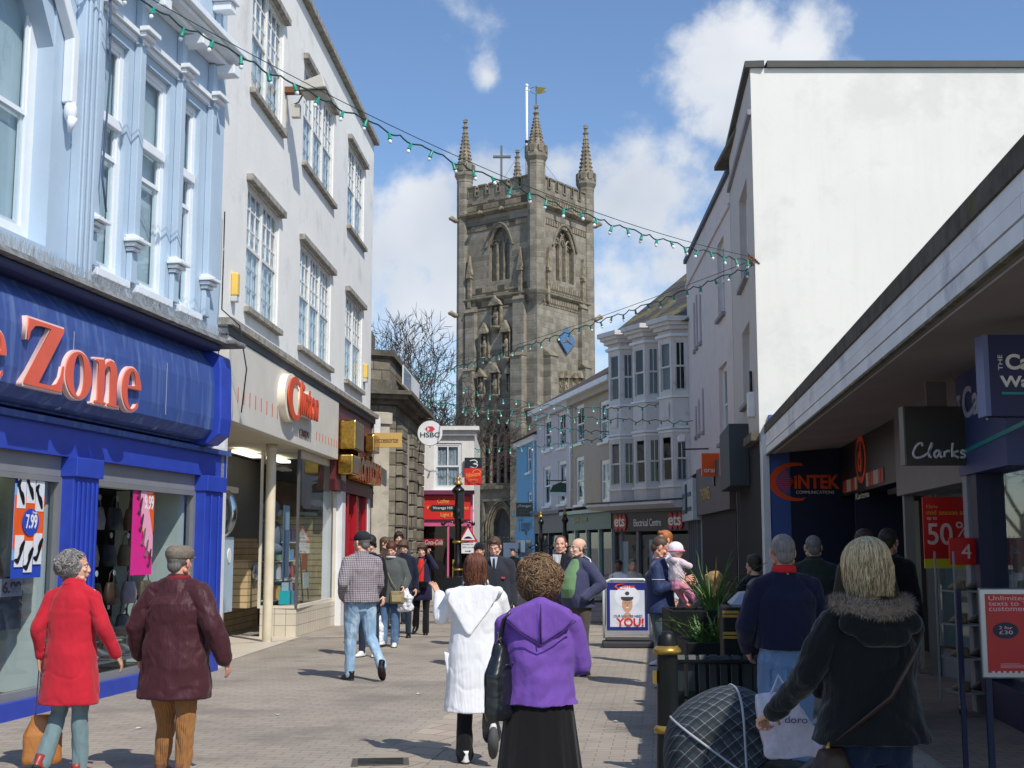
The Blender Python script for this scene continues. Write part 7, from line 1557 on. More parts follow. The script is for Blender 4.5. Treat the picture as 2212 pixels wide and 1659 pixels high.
            m = MB(HM); curls(m, ms, 4200 if Y < 12 else 250, (0,-.032,cz), (R3[0]*.97,R3[1]*.97,R3[2]*.97), rng, lambda v: not (v.y > .35 and v.z < .62), size=hair[5] if len(hair) > 5 else .017, r_=.0021 if Y < 12 else .008); m.build('hair_curls', root, local=True)
        elif style == 'pony': h.ball((0,-.018,.042), (.082,.1,.086), hm_, 24, 16); h.ball((0,-.1,.0), (.03,.03,.03), hm_); h.cap((0,-.115,-.0), (0,-.1,-.12), .026, .012, hm_); solid(hv)
        ctx['hair'] = hm_
    if hat:
        kind_, hmt = hat; h = MB()
        if kind_ == 'cap': h.ball((0,-.014,.06), (.084,.104,.08), hmt, 24, 16); h.loft([(.03,0,.1,.06,.06),(.042,0,.1,.062,.064)], hmt, 18) ; o = fuse(h, 'baseball_cap', .006, 2, root); o.data.transform(HM)
        elif kind_ == 'flat': h.loft([(.03,0,-.006,.086,.108),(.055,0,-.004,.094,.118),(.085,0,-.002,.094,.12),(.112,0,-.006,.074,.1),(.125,0,-.01,.045,.07)], hmt, 28); h.loft([(.028,0,.1,.06,.045),(.042,0,.1,.06,.045)], hmt, 18); o = fuse(h, 'flat_cap', .005, 3, root, wr=.002, wf=(14,14,14)); o.data.transform(HM)
        elif kind_ == 'beanie': h.ball((0,-.012,.055), (.086,.106,.088), hmt, 24, 16); h.loft([(.02,0,-.012,.085,.104),(.055,0,-.012,.09,.11)], hmt, 24); o = fuse(h, 'beanie', .006, 2, root, wr=.002, wf=(20,20,20)); o.data.transform(HM)
        elif kind_ == 'sunhat': h.ball((0,-.01,.05), (.09,.1,.09), hmt, 24, 16); h.loft([(.015,0,0,.12,.13),(.025,0,0,.12,.13)], hmt, 24); o = fuse(h, 'sun_hat', .006, 2, root); o.data.transform(HM)
    if neck:
        kind_, nmt = neck; m = MB(SC)
        def ringpt(a, rx, ry, z, cy=0.): v = U((rx*math.cos(a), cy+ry*math.sin(a), z)); return v
        if kind_ == 'collar': m.tube([ringpt(2*PI*i/24, .078, .074, 1.495-.018*math.sin(2*PI*i/24)) for i in range(25)], [(.03,.012)]*25, nmt, 8, caps=False); m.tube([ringpt(2*PI*i/24, .087, .082, 1.475-.02*math.sin(2*PI*i/24)) for i in range(25)], [(.022,.012)]*25, nmt, 8, caps=False); m.build('collar', root, local=True)
        elif kind_ == 'scarf': m.tube([ringpt(2*PI*i/24, .076, .072, 1.50+.008*math.sin(3*i)) for i in range(25)], .028, nmt, 8, caps=False); m.build('scarf', root, local=True)
        elif kind_ == 'roll': m.tube([ringpt(2*PI*i/24, .07, .066, 1.51) for i in range(25)], .018, nmt, 8, caps=False); m.build('collar', root, local=True)
        elif kind_ == 'hood':
            g = MB(SC); q = MB(); pts = []
            for i in range(13): a = PI+PI*i/12; v = U((.115*math.cos(a), -.03+.115*math.sin(a), 1.46-.03*abs(math.sin(a)))); pts.append(v)
            g.tube(pts, [.03]+[.045]*11+[.03], nmt, 12); g.cap(U((0,-.13,1.42)), U((0,-.13,1.33)), .06, .03, nmt, 12); fuse(g, 'hood', vx, 4, root, wr=.004)
        elif kind_ == 'fur':
            pts = []
            for i in range(15): a = PI*.9+PI*1.2*i/14; pts.append(U((.165*math.cos(a), -.03+.135*math.sin(a), 1.455+.03*math.cos(a)**2)))
            m.tube(pts, [.02]+[.03]*13+[.02], nmt, 10)
            for i in range(5200):
                k_ = rng.uniform(0, 13.99); i0 = int(k_); p0 = pts[i0].lerp(pts[i0+1], k_-i0); a = rng.uniform(0, 2*PI); tn = (pts[i0+1]-pts[i0]).normalized(); u = tn.orthogonal().normalized(); v = tn.cross(u); dd = u*math.cos(a)+v*math.sin(a); q0 = p0+dd*.024; q1 = p0+dd*(.024+rng.uniform(.012,.035))+tn*rng.uniform(-.02,.02); m.add([q0-tn*.002, q0+tn*.002, q1], [(0,1,2)], rng.choice([nmt, P('fur_light', (190,176,160), .9), P('fur_dark', (110,96,84), .9)]))
            m.build('fur_collar', root, local=True)
    if extra: extra(ctx)
    return root
def bagstrap(pts, r_, mt, ctx, name='strap'):
    m = MB(ctx['SC']); m.tube(pts, [(r_, r_*.3)]*len(pts), mt, 6); return m.build(name, ctx['root'], local=True)
def world(ctx, v):  # a point of the person's own space, in the world
    return wm(ctx['root']) @ (ctx['SC'] @ ctx['U'](v))
def carrier(name, label, cat, p, w, h, d, mt, rz=0., strap=None, smat=None, seam=True, group=None, pw=3., top=.8, vox=.008, wr=.004):
    t = thing(name, label, cat, tuple(p), rz, group); m = MB()
    m.loft([(-h,0,0,w*.46,d*.42),(-h*.92,0,0,w*.5,d*.5),(-h*.4,0,0,w*.48,d*.5),(-h*.08,0,0,w*.5*top,d*.3),(0,0,0,w*.5*top,d*.16)], mt, 20, pw=pw); fuse(m, 'body', vox, 2, t, wr=wr, wf=(12,12,12))
    if strap: m = MB(); m.tube([Vector(q)-Vector(p) if False else wm(t).inverted() @ Vector(q) for q in strap], [(.012,.004)]*len(strap), smat or mt, 6); m.build('strap', t, local=True)
    return t
# ------------------------------------------------ the people, one by one
GREYH = [hairm('grey_hair', (150,144,140)), hairm('silver_hair', (176,172,168)), hairm('steel_hair', (118,112,108))]
BRNC = [hairm('brown_curl', (122,94,66)), hairm('tawny_curl', (150,118,84)), hairm('dark_brown_curl', (108,82,58))]
REDB = [hairm('auburn_hair', (92,48,32)), hairm('auburn_light', (142,86,56)), hairm('auburn_dark', (56,30,24))]
BLON = [hairm('blonde_hair', (206,176,128)), hairm('blonde_light', (232,212,168)), hairm('blonde_dark', (158,124,84))]
DKH = hairm('dark_hair', (46,36,32)); BRH = hairm('brown_hair', (92,70,52)); GRH = hairm('short_grey_hair', (120,114,110)); GING = hairm('ginger_hair', (186,112,60)); FAIR = hairm('fair_brown_hair', (140,112,78))
SANDY = hairm('sandy_hair', (176,140,84))
# 1 red coat
REDC = fabric('red_wool', (190,36,52), amp=.012, fs=5)
TEALT = fabric('teal_grey_cloth', (112,134,138), amp=.015, fs=4)
def ex1(c):
    U = c['U']
    p = world(c, (-.2,.05,.78)); q = world(c, (-.255,.0,.88))
    TAN = mat('tan_leather', (186,122,62), rough=.45, var=.12, vs=8, bump=.003, bs=40)
    carrier('handbag', 'tan leather handbag hanging low from the red coated woman, beside her left leg', 'handbag', (p.x-.02, p.y, .42), .27, .34, .13, TAN, R(20), strap=[(p.x-.08,p.y,.4), (q.x,q.y,.85), (p.x+.06,p.y,.4)], smat=TAN, pw=2.6, top=.62)
person('woman walking away in a red coat with curly grey hair, head turned right', 163, 9.0, 1190, -6, REDC, w=1.0, hem=1520, flare=.045, bulk=.018, G='coat', bottom=TEALT, bell=.018, shoe=P('red_brown_shoe', (150,60,56), .4), armr=1.0,
       hair=(GREYH[0], 'curly', GREYH, (.106,.116,.11), .012, .018), yaw=-62, neck=('collar', REDC), A={'R': dict(e=(.27,-.04,1.16), w=(.345,.07,.94), t=(-.2,1,0)), 'L': dict(e=(-.25,-.06,1.15), w=(-.255,.0,.93))}, legs={'L': ((-.09,.03,.50),(-.13,-.14,.15),-35,0), 'R': ((.09,.02,.5),(.10,.02,.09),0)}, extra=ex1, wr=.011)
# 2 maroon jacket
MARJ = fabric('maroon_nylon', (70,36,42), rough=.5, amp=.03, fs=4, sheen=.08); CORD = fabric('tan_corduroy', (150,104,60), amp=.012, fs=3.5, kind='cord', k=420, nh=1.5, hh=.12)
TWEED = mat('tweed', (142,130,116), rough=.9, var=.3, vs=140, c2=(84,72,60), c2s=160, c2t=.5, bump=.001, bs=200)
def ex2(c):
    m = MB(c['SC']); U = c['U']
    rr = [U((.262*math.cos(2*PI*i/28), .19*math.sin(2*PI*i/28), c['hemz']+.02)) for i in range(29)]; m.tube(rr, .012, MARJ, 8, caps=False); m.build('hem_band', c['root'], local=True)
    m = MB(c['SC']); m.tube([U((.076*math.cos(2*PI*i/24),.072*math.sin(2*PI*i/24),1.505)) for i in range(25)], .022, P('dark_red_scarf', (120,22,34), .9), 8, caps=False); m.build('scarf', c['root'], local=True)
    m = MB(c['HM']); m.tube([(.079,-.03,.0),(.082,.02,.012),(.07,.08,.012)], .002, BLACK, 5); m.tube([(-.079,-.03,.0),(-.082,.02,.012),(-.07,.08,.012)], .002, BLACK, 5); m.build('glasses', c['root'], local=True)
person('elderly man walking away in a tweed flat cap, puffy maroon jacket and tan corduroys', 388, 9.0, 1180, -12, MARJ, w=1.25, hem=1506, flare=.03, bulk=.035, G='jacket', bottom=CORD, legw=1.22, shoe=P('brown_suede', (110,74,48), .8), armr=1.2, shw=.98, belly=.02,
       hair=(GRH, 'thin'), hat=('flat', TWEED), yaw=-12, skinc=(206,152,128), neck=('collar', MARJ), A={'R': dict(e=(.33,-.05,1.15), w=(.39,.03,.90)), 'L': dict(e=(-.325,-.03,1.15), w=(-.36,.1,.91))}, extra=ex2, wr=.018, legs={'L': ((-.10,.05,.5),(-.12,.06,.09),0), 'R': ((.11,-.0,.5),(.12,-.08,.1),-10)})
# 3 checked shirt
CHK = fabric('checked_shirt', (172,164,168), amp=.02, fs=4, kind='check', k=38., w=.5, cc=(70,56,64), cf=.5, sc=(1,1,1)); JNL = fabric('pale_denim', (146,178,204), amp=.02, fs=4, var=.12, vs=5, c2=(190,208,222), c2s=4, c2t=.5)
person('man walking away in black cap, checked shirt and pale blue jeans by the red doors', 782, 15.4, 1150, 28, CHK, w=1.12, hem=1300, flare=.03, bulk=.014, G='shirt', bottom=JNL, legw=1.12, armr=1.12, hair=(GRH, 'thin'), hat=('cap', P('black_cloth_cap', (34,36,42), .9)), yaw=28, skinc=(214,158,132),
       A={'L': dict(e=(-.27,-.1,1.14), w=(-.2,.08,.98)), 'R': dict(e=(.25,.03,1.12), w=(.2,.16,.93))}, legs={'L': ((-.10,.06,.5),(-.11,.05,.09),0), 'R': ((.12,-.02,.5),(.16,-.30,.2),-38,-30)}, wr=.014, neck=('roll', CHK))
BLKC = fabric('black_cotton', (24,25,30), amp=.015); DNV = fabric('dark_navy_cloth', (30,34,52), amp=.02); JEAN = fabric('blue_denim', (74,104,140), amp=.02, fs=4, c2=(120,148,176), c2s=3, c2t=.5); DKJ = fabric('dark_denim', (40,52,70), amp=.02)
WPL = mat('white_plastic_bag', (228,230,236), rough=.35, var=.05, bump=.02, bs=12)
# 4 teen
person('dark haired boy in black looking down, half hidden behind the checked shirt man', 800, 18.6, 1157, 165, BLKC, hemz=.84, G='jacket', bottom=DKJ, shoe=SHOEW, hair=(DKH, 'mop'), pitch=-24, skinc=(220,174,150), bulk=.01)
p = ground(818, 1398); carrier('plastic_bag', 'long white plastic carrier bag hanging low behind the checked shirt man', 'carrier bag', (p.x-.02, p.y, .5), .2, .42, .1, WPL, R(10), strap=[(p.x-.04,p.y,.48),(p.x-.05,p.y+.1,.72),(p.x,p.y,.48)], top=.5, wr=.02)
# 5-8 group by the stone building
person('long haired woman behind the parka woman, facing right', 832, 24.5, 1160, -120, fabric('brown_jacket', (64,54,48), amp=.02), G='jacket', bottom=DKJ, hair=(BRH, 'long', [BRH, BRNC[1]]), skinc=(220,176,152))
person('dark haired man in grey behind the group outside the stone bank', 862, 26.5, 1149, 170, fabric('mid_grey_coat', (70,70,76), amp=.02), G='coat', hemz=.75, bottom=DKJ, hair=(DKH, 'mop'), yaw=20)
person('young man in a navy jacket looking down just behind the parka woman', 872, 22.5, 1166, 175, DNV, G='jacket', bulk=.015, bottom=DKJ, hair=(BRH, 'mop'), pitch=-28, skinc=(222,178,154))
PARK = fabric('grey_green_parka', (84,90,88), amp=.03, fs=4)
def ex6(c):
    U = c['U']; KH = P('khaki_strap', (176,162,120), .8)
    bagstrap([U((.11,.1,1.45)), U((.06,.16,1.3)), U((-.05,.19,1.08)), U((-.14,.19,.95))], .018, KH, c)
    m = MB(c['SC']); m.tube([U((.06*math.cos(2*PI*i/20)*1.2,.03+.06*math.sin(2*PI*i/20),1.49)) for i in range(21)], .022, P('pale_hood_lining', (196,190,190), .9), 8, caps=False); m.build('hood_lining', c['root'], local=True)
    p = world(c, (-.16,.2,.93)); t = carrier('shoulder_bag', 'small khaki canvas bag on a long strap across the grey parka', 'shoulder bag', p, .24, .2, .1, mat('khaki_canvas', (150,132,98), rough=.8, var=.15, vs=15), R(170), pw=3.5, top=.95)
    m = MB(); m.box(-.08,.08,.045,.06,-.17,-.07, KH); m.build('pocket', t, local=True, bevel=.005)
    p = world(c, (-.27,.12,.98)); carrier('plastic_bag', 'bulging white plastic carrier bag hanging at the hip of the parka woman', 'carrier bag', p, .3, .36, .16, WPL, R(150), strap=[tuple(p+Vector((-.03,0,0))), tuple(p+Vector((0,.02,.16))), tuple(p+Vector((.03,0,0)))], top=.3, wr=.03, pw=2.3)
person('red haired woman in a long grey parka and blue flared jeans walking towards us', 846, 20.5, 1170, 172, PARK, w=1.12, hemz=.72, flare=.03, bulk=.03, G='parka', bottom=JEAN, bell=.02, shoe=SHOEW, hair=(REDB[0], 'bob', REDB), pitch=-22, skinc=(226,176,152), armr=1.15, A={'R': dict(e=(.28,.0,1.15), w=(.19,.16,1.04)), 'L': dict(e=(-.28,0,1.14), w=(-.26,.12,1.0))}, legs={'R': ((.09,.1,.5),(.1,.08,.12),0), 'L': ((-.09,.08,.5),(-.1,.12,.09),0)}, extra=ex6, neck=('scarf', P('dark_collar', (60,56,58), .9)))
REDT = fabric('bright_red_top', (214,44,34), amp=.01)
def ex9(c):
    U = c['U']
    g = MB(c['SC']); g.loft([(.98,0,.085,.07,.09),(1.1,0,.09,.072,.08),(1.3,0,.085,.075,.075),(1.42,0,.06,.06,.06),(1.47,0,.04,.05,.05)], REDT, 16); 
    g.v = [Vector(v) for v in g.v]; fuse(g, 'red_top', .016, 2, c['root'])
    bagstrap([U((-.1,.1,1.45)), U((-.03,.19,1.25)), U((.1,.2,1.02))], .016, P('brown_strap', (96,66,48), .6), c)
    p = world(c, (.14,.18,1.02)); carrier('shoulder_bag', 'brown leather shoulder bag on the woman with the red top', 'shoulder bag', p, .28, .2, .1, P('brown_bag', (104,80,62), .6, var=.2), R(175), pw=3.5, top=.95)
    p = world(c, (-.02,.19,1.0)); m = MB(Matrix.Translation(p) @ Matrix.Rotation(R(175),4,'Z')); m.box(-.13,.1,-.02,.06,-.08,.03, BLACK); tag(m.build('waist_pouch', bevel=.01), 'small black waist pouch below the red top', 'pouch')
    p = world(c, (-.11,.06,1.66)); m = MB(Matrix.Translation(p)); m.box(-.012,.012,-.025,.025,-.05,.05, BLACK); tag(m.build('mobile_phone', bevel=.004), 'dark mobile phone held to the ear of the woman in the red top', 'phone')
NVC = fabric('navy_raincoat', (38,38,66), amp=.02)
person('woman in navy coat over a bright red top holding a phone to her ear', 912, 23.2, 1175, 172, NVC, hemz=.66, flare=.03, bulk=.012, G='coat', bottom=BLKC, bell=.02, hair=(BRH, 'mop'), skinc=(224,172,150), pitch=-8, A={'L': dict(e=(-.3,.1,1.28), w=(-.15,.1,1.54), d=(.1,-.1,1), t=(0,1,.2), k='grip'), 'R': dict(e=(.27,-.02,1.14), w=(.26,.1,.93))}, legs={'R': ((.1,.0,.5),(.14,-.12,.2),-30), 'L': ((-.1,.06,.5),(-.1,.06,.09),0)}, extra=ex9)
# 10 white cardigan woman
WCAR = fabric('white_knit', (238,238,240), amp=.008, fs=6, kind='rib', k=110, nh=.7, hh=.1, var=.02); WCAR2 = fabric('white_knit_plain', (240,240,241), amp=.012, fs=8, var=.02)
ZEB = mat('black_white_scarf', (226,226,226), rough=.9, var=0, c2=(18,18,22), c2s=22, c2t=.46, c2f=1., sc=(1,1,2.2))
def ex10(c):
    U = c['U']; g = MB(c['SC']); vs = []
    # draped hood lying over the back, longer towards the lower left
    outl = [(-.235,1.44),(-.12,1.49),(.0,1.5),(.12,1.5),(.2,1.46),(.17,1.38),(.1,1.27),(.0,1.15),(-.05,1.08),(-.1,1.12),(-.17,1.24),(-.25,1.37)]
    g.prism(outl, -.185, -.125, WCAR2); g.cap((-.23,-.11,1.43), (.19,-.11,1.45), .045, .045, WCAR2); g.cap((-.25,-.13,1.38),(-.07,-.17,1.1), .022, .022, WCAR2)
    fuse(g, 'hood', .010, 6, c['root'], wr=.008, wf=(8,4,3), seed=2)
    m = MB(c['SC']); m.tube([U((.084*math.cos(2*PI*i/24),.078*math.sin(2*PI*i/24),1.515+.008*math.sin(i*2))) for i in range(25)], .032, ZEB, 8, caps=False); m.build('scarf', c['root'], local=True)
    g = MB(c['SC']); g.prism([(-.275,.93),(-.215,.92),(-.2,.72),(-.235,.68)], -.06, .06, WCAR2); fuse(g, 'pocket', .010, 2, c['root'])
    m = MB(c['HM']); m.box(-.004,.004,-.115,-.108,.06,.1, P('hair_clip', (200,200,196), .3)); m.build('hair_clip', c['root'], local=True)
person('woman walking away in a long ribbed white hooded cardigan with one palm raised', 1028, 9.6, 1200, 4, WCAR, w=1.2, hem=1535, flare=.045, bulk=.02, G='cardigan', bottom=fabric('black_trousers', (22,22,26), amp=.02), bell=.03, shoe=SHOEW, armr=1.15, shw=1.02, hair=(REDB[0], 'bob', REDB, -.15), yaw=-8, pitch=-4, extra=ex10, wr=.009,
       A={'L': dict(e=(-.30,.02,1.22), w=(-.315,.16,1.40), d=(-.25,.35,.55), t=(.6,.5,-.2), k='open'), 'R': dict(e=(.25,.08,1.2), w=(.12,.25,1.16))}, legs={'L': ((-.09,.02,.5),(-.09,.0,.09),0), 'R': ((.12,.0,.48),(.14,-.2,.28),-72,0,P('grey_sole', (78,78,80), .8))})
# 11 purple
PURP = fabric('purple_fleece', (114,78,164), amp=.02, fs=4, sheen=.1); BLKS = fabric('black_skirt_cloth', (20,19,22), amp=.01)
def ex11(c):
    U = c['U']; g = MB(c['SC'])
    g.prism([(-.19,1.43),(-.1,1.5),(0,1.53),(.1,1.5),(.19,1.43),(.13,1.37),(.05,1.32),(0,1.29),(-.05,1.32),(-.13,1.37)], -.16, -.1, PURP); g.cap((-.15,-.1,1.45),(0,-.13,1.52), .035, .03, PURP); g.cap((.15,-.1,1.45),(0,-.13,1.52), .035, .03, PURP); g.cap((0,-.15,1.5),(0,-.165,1.33), .02, .014, PURP)
    fuse(g, 'hood', .008, 4, c['root'], wr=.004, wf=(9,5,6), seed=3)
    m = MB(c['SC']); m.tube([(0,-.165,1.51),(0,-.185,1.42),(0,-.178,1.30)], .004, P('dark_purple_seam', (60,34,100), .9), 5); m.tube([(-.19,-.165,1.42),(-.1,-.182,1.345),(0,-.185,1.285),(.1,-.182,1.345),(.19,-.165,1.42)], .004, P('dark_purple_seam', 0), 5); m.build('hood_seam', c['root'], local=True)
    BL2 = P('black_bag_leather', (26,30,34), .32, coat=.3)
    top = wm(c['root']) @ (c['SC'] @ Vector((-.15,-.05,1.49))); q = at(1080, 1388, 6.12)
    pts = [top+Vector((0,.12,-.06)), top+Vector((-.0,.03,.01)), top+Vector((-.01,-.07,-.03)), top.lerp(q,.35)+Vector((-.02,-.05,0)), top.lerp(q,.7)+Vector((-.01,-.03,0)), q]
    t = carrier('handbag', 'black leather shoulder bag hanging from the left shoulder of the purple jumper', 'handbag', q, .2, .36, .11, BL2, R(60), strap=[tuple(v) for v in pts], top=.35, vox=.006, pw=2.8)
    m = MB(); m.tube([(0,0,.0),(0,0,.05)], .016, P('bag_buckle', (150,150,150), .3, metal=1.), 8); m.box(-.05,.05,-.07,-.06,-.1,-.095, P('bag_buckle', 0)); m.build('buckle', t, local=True)
person('woman walking away in a purple hooded jumper and long black skirt with brown curls', 1164, 6.2, 1208, 2, PURP, w=1.14, hem=1520, flare=.02, bulk=.012, G='jumper', hair=(BRNC[0], 'curly', BRNC, (.112,.122,.128), .005, .021), yaw=4, armr=1.12, shw=.98, belly=.02, pitch=-6, wr=.018,
       skirt=(.03, 1.0, .30, .18, BLKS), A={'R': dict(e=(.225,.03,1.17), w=(.15,.24,1.1)), 'L': dict(e=(-.215,.06,1.18), w=(-.13,.26,1.12))}, extra=ex11)
# 12-16 middle distance
DKC = fabric('charcoal_coat', (48,50,58), amp=.025, fs=4)
def tie(c, shirt=P('pale_shirt', (196,204,222), .8), t_=P('dark_tie', (34,34,44), .6), wide=.05):
    U = c['U']; m = MB(c['SC']); m.prism([(-wide,1.49),(wide,1.49),(.0,1.22)], .1, .146, shirt); m.build('shirt', c['root'], local=True); m = MB(c['SC']); m.prism([(-.012,1.47),(.012,1.47),(.02,1.3),(0,1.22),(-.02,1.3)], .1465, .155, t_); m.build('tie', c['root'], local=True)
person('bearded man in a black beanie behind the white cardigan woman', 1035, 20.5, 1174, 180, fabric('dusk_blue_coat', (58,58,82), amp=.02), w=1.15, bulk=.02, hemz=.7, G='coat', bottom=DKJ, hair=(BRH, 'thin'), hat=('beanie', fabric('black_knit', (26,26,32))), skinc=(206,150,128))
def ex13(c):
    tie(c); m = MB(c['SC']); m.box(-.15,-.10,.15,.165,1.2,1.225, P('badge_red', (196,60,90), .5)); m.build('badge', c['root'], local=True)
person('young man in a dark coat, pale shirt and dark tie looking down towards us', 1069, 16.8, 1161, 176, DKC, w=1.15, hemz=.62, flare=.03, bulk=.03, G='coat', bottom=DKJ, hair=(BRH, 'short'), pitch=-22, yaw=-6, skinc=(226,176,150), extra=ex13, armr=1.2)
def ex14(c): text('Reebok', (-.1,1.26,.1,1.3), .155, LFI, WHITE, c['root'], local=True) and None
person('man far off in a black T shirt and dark green shorts walking down the street', 1108, 40, 1187, 170, BLKC, H=1.72, hemz=.9, G='T_shirt', bottom=fabric('olive_shorts', (58,66,48)), bare='calf', sleeve=.5, hair=(DKH, 'short'), legs={'R': ((.09,.1,.5),(.09,.12,.09),0), 'L': ((-.09,-.02,.5),(-.09,-.2,.16),-30)}) if False else person('man far off in a black T shirt and dark green shorts walking down the street', 1108, 40, 1187, 170, BLKC, hemz=.9, G='t_shirt', bottom=fabric('olive_shorts', (58,66,48)), bare='calf', sleeve=.5, hair=(DKH, 'short'), w=1.1)
person('man in a black suit and open white shirt standing behind the bald man', 1212, 17.6, 1157, 150, fabric('black_suit', (26,26,32), amp=.015), hemz=.8, bulk=.01, G='suit_jacket', bottom=BLKC, hair=(BRH, 'crew'), yaw=20, skinc=(224,174,150), extra=lambda c: tie(c, WHITE, WHITE, .06))
GRN = fabric('green_polo', (112,146,104), amp=.01); SLB = fabric('slate_blue_jacket', (70,72,100), amp=.02, fs=4); BRT = fabric('brown_grey_trousers', (84,76,70), amp=.02)
def ex16(c):
    U = c['U']; g = MB(c['SC']); g.loft([(.98,0,.12,.15,.12),(1.1,0,.155,.15,.12),(1.25,0,.125,.14,.11),(1.38,0,.065,.12,.085),(1.49,0,.02,.07,.065)], GRN, 18); fuse(g, 'polo_shirt', .012, 3, c['root'], wr=.006)
    m = MB(c['SC']); sh = U((-.2,-.0,1.47)); e = U(c['arms']['L']['e']); w_ = U(c['arms']['L']['w']); o = Vector((-.066,.0,.01)); m.tube([U((-.1,0,1.53)), sh+Vector((-.02,0,.01)), U((-.26,.0,1.38)), e+Vector((-.062,-.02,0)), e.lerp(w_,.5)+Vector((-.05,-.03,-.02)), w_+Vector((-.035,-.03,-.03))], .008, WHITE, 6); m.build('sleeve_stripe', c['root'], local=True)
    m = MB(c['SC']); m.tube([U((.072*math.cos(2*PI*i/24),.068*math.sin(2*PI*i/24),1.5-.012*math.sin(2*PI*i/24))) for i in range(25)], .014, P('navy_collar', (40,42,60), .9), 8, caps=False); m.build('collar', c['root'], local=True)
person('bald man in profile with green polo shirt and slate blue jacket, hands in pockets', 1250, 16.0, 1163, 128, SLB, w=1.22, hemz=.86, bulk=.02, G='jacket', bottom=BRT, legw=1.1, hair=(GRH, 'fringe'), belly=.07, yaw=-12, skinc=(222,160,134), A={'L': dict(e=(-.33,-.1,1.16), w=(-.24,.1,.99), k=None), 'R': dict(e=(.29,-.06,1.15), w=(.24,.1,.99), k=None)}, extra=ex16, armr=1.15, neck=None)
# 17-19 men and baby
WHC = fabric('white_cotton', (226,226,232), amp=.015)
person('ginger man in a white shirt standing behind the man with the baby', 1436, 17.2, 1146, 125, WHC, w=1.05, hemz=.8, G='shirt', bottom=BLKC, hair=(GING, 'short'), skinc=(228,168,140), shoe=SHOEW)
TRK = fabric('navy_tracksuit_top', (40,54,92), rough=.6, amp=.02, fs=4); TRS = fabric('grey_green_track_trousers', (76,90,96), amp=.02)
def ex18(c):
    U = c['U']; m = MB(c['SC']); 
    for k in range(3): m.tube([(.128+.0,-.02+.014*k,.96),(.165,-.01+.014*k,.8),(.168,.0+.014*k,.66)], .003, WHITE, 5)
    m.build('leg_stripes', c['root'], local=True)
    m = MB(c['SC']); m.tube([U((.19,.04,1.2)), U((.2,.03,1.05)), U((.185,.02,.9))], .004, WHITE, 5); e = U(c['arms']['R']['e']); s0 = U((.2,0,1.4)); q = s0.lerp(e,.55); m.tube([q+Vector((.075*math.cos(a_),.075*math.sin(a_),.0)) for a_ in [PI*2*i/16 for i in range(17)]], .0035, WHITE, 5, caps=False); m.build('piping', c['root'], local=True)
person('man in a navy tracksuit top and striped trousers cradling a baby, facing right', 1424, 14.6, 1160, -104, TRK, w=1.32, hemz=.86, bulk=.015, G='tracksuit_top', bottom=TRS, legw=1.15, shoe=P('pale_blue_trainer', (160,176,196), .5), hair=(hairm('brown_crop', (86,66,52)), 'crew'), pitch=-26, yaw=8, skinc=(228,172,148),
       A={'R': dict(e=(.27,.02,1.14), w=(.16,.27,1.24), d=(-.1,.9,.25), t=(0,0,1)), 'L': dict(e=(-.26,.08,1.14), w=(-.08,.34,1.2), d=(.6,.6,.1), t=(0,0,1))}, legs={'R': ((.1,.04,.5),(.1,.02,.09),0), 'L': ((-.1,.03,.5),(-.11,.1,.09),0)}, extra=ex18, wr=.009)
